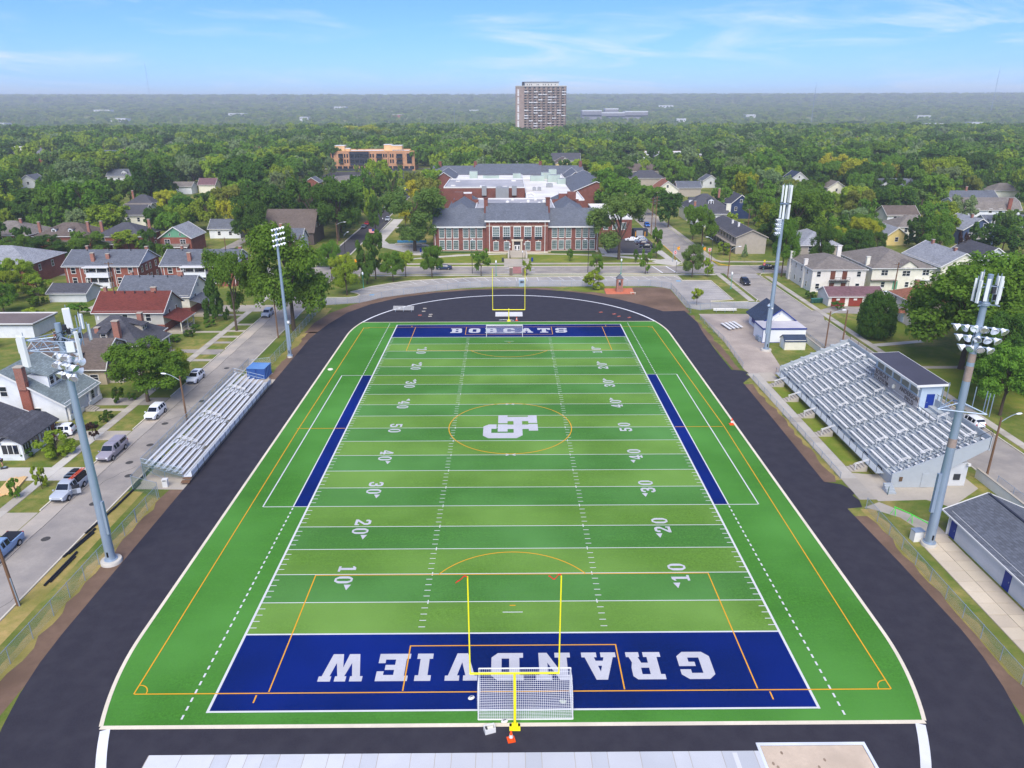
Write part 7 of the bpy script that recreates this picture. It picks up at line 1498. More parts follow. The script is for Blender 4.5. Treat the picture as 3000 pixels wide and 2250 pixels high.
TREES = [(-58.9,66,9.6,13,'m','r'),(-58.2,73.5,7.5,7.5,'y','r'),(-58.1,106,17,11,'m','a'),(-65.6,114.3,11,6,'d','c'),(-46,106.2,22.5,19,'m','r'),(-124,140,9,9,'y','r'),(-132,143,8,9,'m','r'),(-122,131,8,8,'y','r'),(-129,128,9,9,'m','r'),(-117,121,7.5,8,'m','r'),(-139,140,9,10,'y','r'),(-126,118,8,8,'y','r'),(-62.3,46.2,3.6,5.2,'y','s'),(-60,51.3,2.6,2,'p','s'),(-59,36.8,3.2,1.9,'y','s'),(-60.8,34.6,2.6,1.8,'m','s'),(-40.8,137.1,8.5,7.5,'y','r'),(-37.9,149.3,11.5,7,'d','o'),(-36.5,155,13,6.5,'d','o'),(-31.3,152,8,6.6,'m','r'),(-28.6,157.7,7,5,'y','r'),(-21.2,157,9,7,'m','r'),(-7.6,158.5,7.5,5.6,'m','a'),(-48.3,153.9,10,7,'m','a'),(-44,148,8.5,7,'y','a'),(-52,168.5,8,6,'m','a'),(22.1,142.6,4.6,6.2,'y','s'),(34.3,181.5,19.5,20,'w','a'),(38.8,160.2,6.6,4,'m','a'),(24.9,159.8,6,4.2,'m','a'),(51,155.9,9,6.6,'w','r'),(55.5,156.4,5.6,3.6,'y','a'),(46.2,183,9,4.6,'m','o'),(45,125.8,4,3.2,'y','s'),(18.9,178.9,4,2.2,'m','a'),(38.7,176.2,4.4,1.8,'d','a'),(5.2,159,4.2,3,'y','a'),(65.5,203.5,12.5,10,'m','r'),(65.4,216,12,9,'m','r'),(68.5,187.6,4.2,4.6,'y','s'),(74.2,184.3,4.2,2.2,'b','c'),(75.2,99,9.9,7.6,'d','e'),(75.8,58.7,11,10,'m','r'),(82,80,18.5,22,'m','r'),(95,89,20,23,'m','r'),(104,77,19,20,'m','r'),(79,66.5,13.5,10,'d','r'),(101,101,15,16,'m','r'),(89,66,13,13,'m','r'),(-30.5,196.5,20.5,24,'w','a'),(-40,247,7.5,6.5,'l','r'),(-59.6,216.3,20,19,'d','r'),(-69.5,222.7,21,20,'d','a'),(-86,206,15,14,'d','r'),(-92,216,13,9,'l','r'),(-64,240,17,13,'m','r'),(-63,262,17,13,'m','r'),(-64,288,17,12,'d','r'),(-64,318,17,13,'m','r'),(-66,350,18,14,'y','r'),(-45.5,330,14,11,'o2','r'),(-104,486,6,5,'y','a'),(-90,478,8,6,'y','a'),(-74,484,6,4,'m','a'),(-118,470,13,9,'b','a'),(-82,372,8,7,'m','r'),(-72,395,9,8,'d','r'),(-62,232,16,11,'d','r'),(-52,300,16,6,'d','o'),(-33,268,17,13,'o2','r'),(-31,228,15,10,'w','a'),(-139,180.3,8,14.8,'d','r'),(-130.2,184.7,8,13.4,'m','r'),(-122.9,194.5,7,11.4,'y','r'),(-148.2,178.3,8,11.4,'m','r'),(-100.7,171.5,7,4.9,'m','r'),(-166.5,226.8,11,11.8,'m','r'),(-138.5,214.3,13,16.9,'y','r'),(-139.6,264.8,12,11.5,'l','r'),(-90.8,227.2,17,20.4,'d','r'),(-194.8,250.8,13,10.7,'y','r'),(-183.5,245.5,15,22,'d','r'),(-175.7,255.1,15,20.5,'m','r'),(-164.6,259.5,14,17.5,'d','r'),(-182.9,227.9,10,7.8,'y','r'),(-103.9,233.6,12,8,'l','r'),(-123.4,217.7,11,9.3,'d','r'),(-161.7,299.5,22,17.9,'d','r'),(-269,443.1,17,24.3,'y','r'),(-241.5,420.8,17,21.1,'y','r'),(-244,451.8,15,18.6,'m','r'),(-222.7,445.1,16,21.7,'m','r'),(-186.3,387,14,12.6,'d','r'),(-128.4,337.3,21,33.9,'d','r'),(-236.6,628.3,16,26.3,'b','r'),(-159.3,465.8,18,19.8,'y','r'),(-175.6,350.3,13,10.9,'d','r'),(-133.6,262.4,12,8.5,'m','r'),(-236.6,315.3,15,10.9,'d','r'),(-343.7,511.2,18,9.9,'d','r'),(-398.3,569.5,16,19.6,'d','r'),(-141.2,476.3,19,38.1,'y','r'),(-77.5,236.6,18,14.8,'d','r'),(-54.6,256,14,6.2,'y','r'),(-49,230.9,14,7.1,'d','r'),(-138,424,17,21.3,'m','r'),(-99.7,266.6,16,16.6,'d','r'),(-89.1,225.2,17,15.4,'d','r'),(-60.2,378.1,11,8.6,'y','r'),(-121,306.6,20,18.8,'d','r'),(-54.6,316,11,6.8,'m','r'),(-360,1517.9,18,53.7,'d','r'),(-183.9,920.7,20,49.4,'l','r'),(-143.5,822.4,20,41.2,'y','r'),(59.4,511.2,11,8.5,'m','r'),(64.2,491,11,11.8,'d','r'),(62.7,438.8,11,12.3,'m','r'),(64.1,409.1,11,12.3,'m','r'),(64.6,382.7,11,12.4,'d','r'),(60.6,327.3,12,12.7,'m','r'),(59.9,291.9,12,12.1,'m','r'),(62.5,276.4,12,11.1,'m','r'),(62.7,244.9,13,13,'d','r'),(76.1,473.6,15,11.4,'d','r'),(120.7,509.8,12,14.3,'d','r'),(97.2,553.6,15,26.5,'y','r'),(65.8,573.4,15,25,'m','r'),(48.7,705.5,13,15.1,'m','r'),(-2.7,707.9,13,17.7,'y','r'),(-16.4,545.2,9,9.9,'y','r'),(29.7,559.2,8,6.1,'d','r'),(98.2,445.3,12,9.2,'m','r'),(95.4,361.4,14,9.8,'m','r'),(173.2,583.7,17,21.9,'y','r'),(123.6,656.5,17,23.9,'d','r'),(119.6,477.7,13,10.8,'y','r'),(122.5,351.4,16,11.9,'d','r'),(25.2,651.1,12,12.9,'d','r'),(11.3,679.8,14,15.8,'d','r'),(207,361.9,15,15.4,'l','r'),(193.9,315,17,15.8,'m','r'),(107.2,192.4,8,7.5,'l','r'),(92.8,193.8,19,18.2,'m','r'),(264,427.9,19,22.7,'d','r'),(133.6,182.4,13,10.7,'m','r'),(133.3,170.3,10,3.9,'p','r'),(155.7,185.3,9,10.4,'d','r'),(118.9,302,17,14.2,'b','r'),(167,435.6,19,29.9,'m','r'),(97.6,248.3,13,11.5,'m','r'),(93.2,220.5,12,9.5,'y','r'),(195.8,448.2,19,23.2,'m','r'),(132,306.9,12,10.8,'o2','r'),(115.5,193.7,12,11.7,'m','r'),(104.3,174.2,10,10.7,'d','r'),(195.4,349.2,16,11.8,'m','r'),(257.5,384.5,20,21.9,'d','r'),(257,480.1,20,29.4,'m','r'),(790,1729.2,20,84.5,'d','r'),(397,646.7,19,34.8,'d','r'),(427.1,645.1,19,35.4,'d','r'),(243.6,602.5,18,27.8,'d','r'),(334.7,460.7,20,24.4,'m','r'),(111,175.6,9,6.7,'d','r'),(89,162.8,13,7.7,'d','r'),(76.2,156.9,15,8.1,'m','r'),(-157.3,235.3,18.8,17.2,'m','r'),(42.2,289.5,18.7,18.1,'m','r'),(45.2,265.1,16.7,16.6,'m','r'),(-102.3,257.3,16.4,16,'d','r'),(-110.2,272.1,16.3,17.5,'m','r'),(-109.1,248.1,15.4,14.8,'o2','r'),(94.4,202.9,12.6,13.5,'b','r'),(-178.7,269.7,17.5,14.6,'b','r'),(-170.1,237.4,15.9,13.2,'m','r'),(-180.5,278,15.9,16.6,'m','r'),(226.9,345.8,18.9,20,'y','r'),(-111.5,260,15,15.5,'y','r'),(-216.3,338.8,18.9,18.2,'b','r'),(181.2,276.6,16.2,15.4,'m','r'),(-101.1,289,17.7,14.6,'b','r'),(-185.2,263.3,16.4,13.1,'m','r'),(112.1,188.3,11.8,11.1,'l','r'),(133.9,239.1,14.6,12.6,'o2','r'),(-129.2,313.1,18.2,15.2,'d','r'),(109.5,315.8,17.7,16,'m','r'),(117.2,238.7,14.5,12.5,'m','r'),(105.1,287.3,16.6,14.2,'l','r'),(217.6,340.9,18.6,16.5,'y','r'),(-121,238.9,12.7,13.4,'d','r'),(-166.9,244,14.1,12.3,'y','r'),(-73.2,254.3,14.9,12.4,'m','r'),(107.6,277.7,15.5,13.9,'m','r'),(136.6,251.8,14,13.2,'y','r'),(168.3,314,17.9,14,'d','r'),(179.1,349.8,18.3,16.2,'l','r'),(190.7,299.5,14.6,15.7,'d','r'),(-108.1,320.7,17.9,14.1,'y','r'),(-125.9,365.6,18.7,16.5,'m','r'),(229.4,401.2,18.7,19.6,'d','r'),(-116.4,220.6,12.5,11,'y','r'),(134,340.5,16.4,16.9,'d','r'),(129.7,279.3,14.5,13.7,'m','r'),(-112.4,236.2,13.1,11.4,'y','r'),(164,354,16.5,17.7,'m','r'),(181.2,335.9,16.6,16,'d','r'),(-174.1,331,15.9,15.9,'d','r'),(-62.4,254.9,13.4,12.4,'m','r'),(239.1,364.3,18.4,16.2,'y','r'),(209.6,349.5,17.2,15.8,'d','r'),(212.5,322.7,16.2,14.7,'b','r'),(153.7,222.5,11.7,11.2,'m','r'),(131.4,231.2,12.3,11.3,'m','r'),(-175,381.6,16.9,18.1,'b','r'),(-227,361.7,17,16.1,'b','r'),(-194,382.6,18.1,16.6,'m','r'),(-117.3,359.1,16.8,16,'m','r'),(188,353.6,16.1,16.3,'m','r'),(44.3,276.4,14,12.4,'y','r'),(254,365.8,18.5,14.9,'d','r'),(-177.3,232.7,11.3,11.5,'d','r'),(146.9,381.4,17.8,16.5,'m','r'),(221.3,438.4,18.7,19.9,'m','r'),(-115.5,208.6,11,10,'m','r'),(-191.7,258.9,13.5,11.2,'d','r'),(123.3,369.9,18.7,14.7,'b','r'),(148.4,254.6,12.9,11.6,'d','r'),(186.1,389.9,19,15.7,'l','r'),(133.9,384.7,17.8,16.3,'m','r'),(104.6,210.4,10.9,10.2,'y','r'),(-180.8,301.6,13.4,14.1,'d','r'),(160.7,230.6,11.5,11,'y','r'),(122.3,216.8,10.8,10.6,'b','r'),(-150.1,225.6,10.6,11.3,'d','r'),(211.7,374.3,18.4,14.8,'m','r'),(-75.1,248.1,13.3,10.4,'d','r'),(146.6,203.7,11.2,9.3,'y','r'),(98.2,210.1,10.4,10.4,'m','r'),(43.8,298.4,14.5,12.8,'o2','r'),(-114.4,331.1,15.5,13.8,'m','r'),(286.3,400.6,17.9,16.6,'y','r'),(163.3,306,15.1,12.5,'m','r'),(-190.9,281,13.2,12.2,'m','r'),(177.6,449.4,18.8,19.1,'d','r'),(235.3,352.8,16.1,14.7,'d','r'),(145.9,408,17.6,17.1,'m','r'),(-132.8,375,17.3,14.9,'d','r'),(149.5,273.4,12.3,12.7,'y','r'),(-154.4,381.7,16.3,16.3,'m','r'),(-150.7,216.8,11.4,9.3,'b','r'),(129.2,328.3,15.8,13.1,'y','r'),(-286.6,412.1,16.9,17.7,'m','r'),(287,414.3,17.4,17.8,'d','r'),(235.6,375,17.4,14.8,'d','r'),(105.2,265.8,12.2,12,'m','r'),(-224.9,342.1,14.9,14.5,'d','r'),(130.9,255.7,11.5,11.9,'y','r'),(-124,227.3,10.9,10.4,'d','r'),(101.5,239.9,12.1,10.2,'m','r'),(45.5,384.8,16,16.5,'y','r'),(47.2,327.3,15.3,13.1,'d','r'),(-39.8,290.9,13.3,12.4,'l','r'),(-166.6,391.3,17.8,15,'y','r'),(221.4,394.6,16.3,17,'m','r'),(239.3,415.5,18.7,16.1,'b','r'),(-140,379.6,17.6,14.3,'d','r'),(177.3,245.5,12.1,10.4,'b','r'),(-177.8,399.9,16.2,17,'m','r'),(-169.4,295.2,14,11.8,'m','r'),(169.9,278.5,12.1,12.7,'m','r'),(-85.8,245.6,12.1,10.3,'d','r'),(102.9,181.8,8.7,9.3,'m','r'),(-162.8,379.9,17.3,14.4,'y','r'),(-37.9,341.9,14.1,14.9,'y','r'),(126.3,265.2,12.6,11.2,'m','r'),(117.1,325.3,15.3,12.8,'m','r'),(180.8,365.9,15.9,14.9,'m','r'),(213,390.9,17.9,14.8,'d','r'),(47.7,345,16.5,12.9,'y','r'),(-217,415,18.7,15.3,'d','r'),(91.1,371.6,15.9,15,'m','r'),(-210.9,308,14.3,12,'d','r'),(-125.4,401.7,15.9,16.9,'m','r'),(-166.7,273.3,11.8,11.9,'y','r'),(190.4,428.6,16.6,17.9,'d','r'),(-200.7,322.1,13.5,13.5,'d','r'),(-201.9,398.8,18,14.4,'m','r'),(-129,251.3,11.4,10.6,'m','r'),(105.2,225.1,11.3,9,'m','r'),(118.8,276.1,12.6,11.2,'b','r'),(-204.5,390.4,15.1,16.1,'b','r'),(212.1,298.4,14.1,11.2,'o2','r'),(148.9,442.2,18,16.9,'d','r'),(-155,396.6,17.8,14,'d','r'),(-191.2,296.5,12.3,12.4,'d','r'),(125.3,273.3,12.7,10.7,'m','r'),(-122.3,262.6,12.1,10.4,'d','r'),(-117.7,298.1,12.5,12.3,'m','r'),(135.5,196,8.9,9.2,'d','r'),(259.3,341.5,16.3,14.8,'m','r')]
REST = [(-108,307,13,12),(278,413,17,15),(154,194,9,9),(-113,285,12,11),(200,303,14,11),(124,295,13,12),(197,399,16,15),(112,251,11,10),(209,382,15,15),(-171,315,14,12),(136,363,14,15),(-169,322,13,13),(-113,341,15,13),(227,448,17,17),(-230,352,14,14),(316,440,17,17),(120,255,11,10),(176,375,15,15),(267,402,17,14),(-158,425,16,16),(190,439,18,16),(-177,287,12,11),(-142,353,14,14),(-151,404,17,14),(-213,330,14,13),(119,212,9,9),(152,284,12,12),(173,330,13,13),(274,434,17,17),(117,201,9,9),(136,201,10,8),(93,280,11,11),(-161,403,17,14),(-191,269,12,10),(-203,383,16,13),(188,284,12,11),(170,209,10,8),(143,389,16,14),(133,422,16,16),(149,423,16,16),(-209,316,13,11),(-36,417,15,16),(272,357,18,19),(111,206,9,9),(270,383,15,14),(96,230,10,10),(-150,413,17,14),(-147,282,11,11),(248,374,14,15),(-194,418,16,15),(180,401,17,14),(-174,431,16,16),(-31,410,16,14),(211,315,12,13),(-156,193,9,8),(-42,427,17,14),(-199,257,12,10),(196,367,15,13),(-261,433,15,16),(203,439,17,15),(-278,383,17,14),(198,389,16,13),(-147,384,16,13),(225,375,15,13),(190,362,14,13),(124,387,16,13),(174,285,11,11),(-197,303,12,11),(219,325,12,12),(-142,365,14,13),(88,202,8,9),(-167,414,17,13),(43,396,15,14),(124,397,15,14),(223,358,14,13),(-224,428,17,14),(-183,356,13,13),(243,349,14,12),(-236,365,15,12),(-201,286,12,10),(207,411,15,15),(181,223,9,9),(-197,267,11,9),(140,374,14,13),(-113,188,9,7),(-169,266,11,9),(268,365,14,12),(-165,308,13,10),(-204,438,17,14),(167,267,12,9),(-66,271,12,9),(-71,315,12,11),(-133,406,14,15),(-157,227,10,8),(258,399,15,14),(-120,316,12,11),(196,418,16,14),(-128,425,15,15),(-39,327,13,11),(48,372,14,13),(-191,401,15,13),(171,419,16,13),(-178,344,13,11),(279,381,15,12),(174,306,11,11),(193,374,13,13),(49,338,13,11),(116,353,12,13),(138,447,15,15),(-255,341,16,16),(230,389,15,12),(-168,403,14,13),(-123,417,15,14),(278,427,16,13),(-249,409,14,13),(132,355,14,11),(294,443,16,14),(-161,442,15,15),(-207,412,14,14),(-250,387,14,12),(239,434,15,14),(-21,394,13,14),(-214,431,15,14),(174,274,11,9),(121,336,11,12),(112,305,12,10),(-253,422,15,13),(208,432,15,14),(191,330,12,11),(-140,447,15,15),(253,350,13,11),(298,415,15,13),(-28,439,16,13),(246,314,17,14),(-296,420,14,14),(265,447,16,14),(155,416,16,12),(141,438,14,15),(-165,219,9,8),(302,429,15,13),(277,388,14,12),(-268,363,15,15),(-220,357,13,11),(268,347,18,17),(-200,333,11,11),(131,414,14,13),(-17,434,14,15),(-16,418,15,12),(-184,330,12,10),(103,220,8,8),(163,401,14,12),(237,382,13,12),(-237,392,13,12),(251,338,13,10),(134,322,12,10),(251,440,14,14),(-140,390,14,12),(166,410,14,12),(5,392,13,13),(269,392,14,11),(177,220,9,7),(-128,391,12,13),(98,395,13,12),(-38,381,13,11),(139,397,14,12),(-255,391,12,13),(-39,398,13,13),(-127,380,12,13),(-115,406,13,12),(-259,350,13,13),(213,419,13,14),(-148,374,12,12),(-192,371,12,12),(83,230,8,8),(138,412,13,13),(173,366,13,10),(-230,300,13,14),(-27,401,13,12),(242,339,11,11),(262,369,12,12),(129,363,12,11),(-225,290,14,15),(186,409,14,12),(232,367,12,12),(307,445,15,12),(-137,191,8,6),(-196,315,11,9),(-64,327,11,10),(-232,380,12,12),(236,336,12,10),(280,447,14,14),(-211,324,12,9),(116,228,8,8),(178,214,8,8),(161,345,12,10),(-192,428,13,12),(216,448,14,13),(-135,220,8,7),(174,392,13,11),(320,447,14,13),(233,444,15,12),(127,406,13,12),(218,383,12,11),(-192,236,14,13),(202,374,12,11),(-38,446,13,13),(-200,446,14,12),(-253,379,12,10),(-37,392,12,11),(164,189,9,8),(-142,220,8,7),(-2,404,13,11),(-286,403,12,11),(-254,399,13,11),(244,391,11,12),(271,407,13,11),(-67,358,12,9),(287,393,11,12),(-265,396,12,11),(-22,408,12,12),(112,404,13,11),(155,396,13,10),(-174,229,8,6),(-184,415,11,12),(179,414,12,12),(-286,427,12,12),(216,405,12,12),(-284,389,12,12),(-306,436,12,12),(177,383,11,11),(101,424,12,12),(97,379,12,10),(250,357,11,9),(-179,409,11,11),(-120,437,13,11),(256,408,13,10),(227,415,11,12),(-189,440,12,12),(298,399,13,10),(109,449,12,12),(24,431,12,12),(-214,404,12,10),(-127,441,13,11),(-244,439,12,11),(223,276,14,12),(-146,408,12,10),(221,427,12,11),(-260,406,11,10),(307,411,14,12),(-236,428,13,10),(254,321,19,16),(312,422,12,11),(292,422,12,11),(262,417,12,10),(-239,399,11,10),(-177,449,13,11),(-294,402,15,13),(218,412,11,10),(247,418,12,10),(209,401,11,10),(-268,417,11,10),(97,406,12,10),(-314,448,12,11),(-301,450,11,11),(20,413,11,10),(231,427,11,10),(98,431,12,10),(239,407,11,9),(159,449,12,10),(-7,409,11,9),(88,442,12,9),(295,386,18,14),(273,441,11,9),(289,439,11,9),(282,366,11,12),(-221,278,14,14),(328,439,12,10),(-166,193,10,11),(-212,262,16,15),(174,200,9,9),(306,403,11,9),(314,408,17,15),(-216,270,12,10),(-185,220,10,10),(-179,210,10,10),(-190,230,8,8),(324,421,14,14),(294,375,18,15),(-249,319,12,11),(-201,245,12,10),(-265,344,13,12),(-261,337,13,10),(304,388,14,14),(265,327,17,15)]

# ================================================================ trees
def leaf_mat(name, use_obj, seq=('d', 'm', 'y', 'd', 'm', 'b', 'd', 'y', 'm', 'w')):
    m = bpy.data.materials.new(name); m.use_nodes = True; t = m.node_tree; t.nodes.clear()
    o = t.nodes.new('ShaderNodeOutputMaterial'); oi = t.nodes.new('ShaderNodeObjectInfo')
    if use_obj: base = oi.outputs['Color']
    else:
        cr = t.nodes.new('ShaderNodeValToRGB'); t.links.new(oi.outputs['Random'], cr.inputs[0]); e = cr.color_ramp; e.interpolation = 'CONSTANT'
        cols = [TONE[k] for k in seq]
        for i, c in enumerate(cols):
            el_ = e.elements[i] if i < 2 else e.elements.new(i/len(cols)); el_.position = i/len(cols); el_.color = c
        base = cr.outputs[0]
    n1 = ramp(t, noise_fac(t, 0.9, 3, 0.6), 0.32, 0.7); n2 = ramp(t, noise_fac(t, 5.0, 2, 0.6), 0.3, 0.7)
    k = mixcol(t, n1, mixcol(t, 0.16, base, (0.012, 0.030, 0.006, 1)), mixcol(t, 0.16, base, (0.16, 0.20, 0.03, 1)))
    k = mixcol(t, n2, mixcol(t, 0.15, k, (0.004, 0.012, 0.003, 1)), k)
    d = t.nodes.new('ShaderNodeBsdfDiffuse'); tr = t.nodes.new('ShaderNodeBsdfTranslucent'); mx = t.nodes.new('ShaderNodeMixShader'); mx.inputs[0].default_value = 0.48
    t.links.new(k, d.inputs[0]); t.links.new(k, tr.inputs[0]); t.links.new(d.outputs[0], mx.inputs[1]); t.links.new(tr.outputs[0], mx.inputs[2]); t.links.new(mx.outputs[0], o.inputs[0]); return m
TONE = {k: lin(c) for k, c in dict(d=(88, 124, 52), m=(122, 162, 60), y=(166, 190, 64), b=(152, 174, 116), l=(204, 202, 62), o=(180, 150, 64), o2=(156, 164, 74), p=(82, 54, 58), w=(128, 158, 80)).items()}
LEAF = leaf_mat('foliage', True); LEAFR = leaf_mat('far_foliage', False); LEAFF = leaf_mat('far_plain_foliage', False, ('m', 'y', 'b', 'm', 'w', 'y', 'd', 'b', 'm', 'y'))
BARK = M('tree_bark', (92, 78, 64), .95, .25, 3, big=.1, stretch=(1, 1, .3))
def crown_mesh(seed, kind, ncl, nlf, ls, mat, name='crown'):
    """leaf-sized rhombs gathered in clumps; x,y in -1..1, z in 0..1"""
    r = np.random.RandomState(seed); cen = []; rad = []; lobes = []
    nl = {'r': 11, 'a': 12, 'o': 12, 's': 8, 'e': 1, 'c': 1}[kind]
    for i in range(nl):      # limbs: each carries its own mass of leaves
        a = 2*np.pi*(i*.618+r.uniform(-.06, .06)); z = r.uniform(.10 if kind in 'as' else .17, .84) if i > 1 else .8
        if kind == 'o': prof = .62*np.sqrt(max(0, 1-((z-.42)/.62)**2))
        elif kind == 'a': prof = .74*np.sqrt(max(.05, 1-((z-.55)/.52)**2))
        else: prof = .66*np.sqrt(max(.05, 1-((z-.46)/.58)**2))
        k_ = r.uniform(.65, 1.1); lobes.append((prof*k_*np.cos(a), prof*k_*np.sin(a), z, r.uniform(.26, .44)*(.82 if kind == 'a' else 1)))
    while len(cen) < ncl:
        if kind in 'ec':
            z = r.uniform(.02, 1.0); a = r.uniform(0, 2*np.pi); prof = (1-z)*.98+.04 if kind == 'c' else np.sqrt(max(0, 1-((z-.36)/.66)**2))**.8
            rr = prof*r.uniform(.72, .92); cen.append((rr*np.cos(a), rr*np.sin(a), z*.86+.05)); rad.append(r.uniform(.13, .22)*(.75 if kind == 'c' else .8))
        else:
            lx, ly, lz, lr_ = lobes[r.randint(nl)]; d_ = r.normal(size=3); d_ /= np.linalg.norm(d_); d_[2] = d_[2]*.8+.12; k_ = lr_*r.uniform(.5, 1.0)
            cen.append((lx+d_[0]*k_, ly+d_[1]*k_, min(.98, max(.03, lz+d_[2]*k_*.62)))); rad.append(r.uniform(.07, .17))
    cen = np.array(cen); rad = np.array(rad); idx = r.choice(len(cen), nlf, p=rad**2/np.sum(rad**2))
    d = r.normal(size=(nlf, 3)); d[:, 2] = d[:, 2]*.9+.25; d /= np.linalg.norm(d, axis=1)[:, None]
    P = cen[idx]+d*(rad[idx]*(r.uniform(.45, 1.0, nlf)**.5)*(1+.25*r.normal(size=nlf)))[:, None]*np.array([1, 1, .62])
    P[:, 2] = np.clip(P[:, 2], .0, 1.05)
    nrm = d*np.array([1, 1, 1.2])+r.normal(size=(nlf, 3))*.5+np.array([0, -.15, .75]); nrm /= np.linalg.norm(nrm, axis=1)[:, None]
    ax = np.cross(nrm, r.normal(size=(nlf, 3))); ax /= np.linalg.norm(ax, axis=1)[:, None]; bx_ = np.cross(nrm, ax)
    s_ = ls*r.uniform(.6, 1.35, nlf)[:, None]; zs = np.array([1, 1, .75])
    V = np.stack([P+ax*s_*zs, P+bx_*s_*.7*zs, P-ax*s_*zs, P-bx_*s_*.7*zs], 1).reshape(-1, 3)
    me = bpy.data.meshes.new(name); me.vertices.add(len(V)); me.vertices.foreach_set('co', V.astype(np.float32).ravel())
    me.loops.add(nlf*4); me.loops.foreach_set('vertex_index', np.arange(nlf*4, dtype=np.int32)); me.polygons.add(nlf); me.polygons.foreach_set('loop_start', np.arange(0, nlf*4, 4, dtype=np.int32)); me.polygons.foreach_set('loop_total', np.full(nlf, 4, dtype=np.int32))
    me.update(calc_edges=True); me.materials.append(mat); return me
def trunk_mesh(seed, kind):
    """unit trunk: z 0..1 spans ground to mid crown, limbs reach out to about radius 0.6"""
    r = random.Random(seed); b = MB()
    if kind == 'c': b.tube((0, 0, 0), (0, 0, 1), .05, .02, 7)
    else:
        pts = [(0, 0, 0), (.01, .0, .25), (r.uniform(-.03, .03), r.uniform(-.03, .03), .5), (r.uniform(-.06, .06), r.uniform(-.06, .06), .75), (r.uniform(-.08, .08), r.uniform(-.08, .08), 1.0)]; rs = [.075, .058, .05, .036, .02]
        for i in range(4): b.tube(pts[i], pts[i+1], rs[i], rs[i+1], 7, cap=False)
        for k in range(7):
            a = k*2.4+r.uniform(-.4, .4); z0 = r.uniform(.42, .85); L = r.uniform(.35, .62); m_ = (L*.5*math.cos(a), L*.5*math.sin(a), z0+.14); e_2 = (L*math.cos(a+.2), L*math.sin(a+.2), z0+.34)
            b.tube((0, 0, z0-.06), m_, .032, .022, 6, cap=False); b.tube(m_, e_2, .022, .010, 5, cap=False); b.tube(m_, (m_[0]*1.3+.1*math.cos(a+1.3), m_[1]*1.3+.1*math.sin(a+1.3), m_[2]+.22), .016, .007, 5, cap=False)
    me = bpy.data.meshes.new('trunk'); me.from_pydata(b.v, [], b.f); me.materials.append(BARK); me.shade_smooth(); return me
CR = {'r': [crown_mesh(k, 'r', 110, 8200, .052, LEAF) for k in range(6)], 'a': [crown_mesh(20+k, 'a', 80, 6800, .046, LEAF) for k in range(4)], 'o': [crown_mesh(30+k, 'o', 60, 7000, .060, LEAF) for k in range(2)],
      'c': [crown_mesh(40, 'c', 60, 6000, .06, LEAF)], 's': [crown_mesh(50+k, 's', 42, 4200, .075, LEAF) for k in range(3)], 'e': [crown_mesh(60, 'e', 300, 28000, .034, LEAF)],
      'R': [crown_mesh(70+k, 'r', 190, 24000, .029, LEAF) for k in range(3)], 'A': [crown_mesh(74+k, 'a', 150, 20000, .027, LEAF) for k in range(3)]}
TK = [trunk_mesh(k, 'r') for k in range(4)]; TKC = trunk_mesh(9, 'c')
TN = dict(d='dark green', m='mid green', y='yellow-green', b='silvery green', l='lime yellow', o='rust-tinged', o2='olive green', p='purple-leaved', w='feathery grey-green')
NAMED = {(-58.9, 66): 'broad round street tree overhanging the white SUV on the left street', (-58.1, 106): 'tall thin-trunked street tree with an open crown on the left kerb', (-65.6, 114.3): 'dark conical evergreen beside the cream house porch', (-46, 106.2): 'huge spreading tree behind the far left light mast', (-62.3, 46.2): 'small yellow-green ornamental tree in front of the sunroom', (-60, 51.3): 'small purple-leaved tree on the left verge', (-59, 36.8): 'thin sapling on the verge beside the silver pickup', (-60.8, 34.6): 'pale sapling beside the old pavement at left',
 (-40.8, 137.1): 'yellow-green tree on the grass corner at the left end of the car park', (-37.9, 149.3): 'dense dark upright tree left of the car park', (-36.5, 155): 'taller dark upright tree behind the dense one', (-31.3, 152): 'round tree on the verge, third from the left end of the car park', (-28.6, 157.7): 'small light tree just behind the third verge tree', (-21.2, 157): 'round verge tree in front of the dark blue car', (-7.6, 158.5): 'slender verge tree in front of the school left wing', (22.1, 142.6): 'low spreading bright tree left of the bell tower', (34.3, 181.5): 'large feathery tree at the right corner of the school', (38.8, 160.2): 'young street tree right of the bell tower', (24.9, 159.8): 'young street tree left of the bell tower roof', (51, 155.9): 'grey-green tree on the lawn at the corner of the car park', (55.5, 156.4): 'small bright tree beside the corner lawn tree', (46.2, 183): 'upright tree at the edge of the school lot', (45, 125.8): 'sapling inside the car park fence', (75.2, 99): 'dense egg-shaped dark tree on the right lawn', (75.8, 58.7): 'round-crowned tree behind the near end of the grandstand', (82, 80): 'massive tree behind the press box', (95, 89): 'massive tree right behind the one at the press box', (79, 66.5): 'dark upright tree between the massive tree and the round one', (-30.5, 196.5): 'large feathery tree at the left corner of the school', (-40, 247): 'lime green tree on the school plaza', (-59.6, 216.3): 'great oak on the left pavement of the school street', (-69.5, 222.7): 'tall oak with a bare leaning trunk beside the steep brown roof', (65.5, 203.5): 'broad tree before the grey corner block', (68.5, 187.6): 'round bush in front of the grey corner block', (74.2, 184.3): 'small blue spruce by the grey corner block', (5.2, 159): 'small tree by the right stone pillar'}
rt = random.Random(8)
HOUSES = []
for o in list(C.objects):
    if o.get('category') in ('house', 'building', 'school', 'garage', 'shop', 'hut') and 'far plain' not in o['label']:
        wds = o['label'].split()
        for i, w_ in enumerate(wds):
            if i > 2 and w_ in ('beside', 'behind', 'at', 'among', 'amid', 'deep', 'in', 'glimpsed', 'below', 'between', 'right', 'left', 'directly', 'by', 'hidden', 'just', 'beyond', 'half', 'low', 'far', 'under', 'third'): break
        else: i = len(wds)
        HOUSES.append((o.location.x, o.location.y, ' '.join(wds[:min(i, 8)]).rstrip(',')))
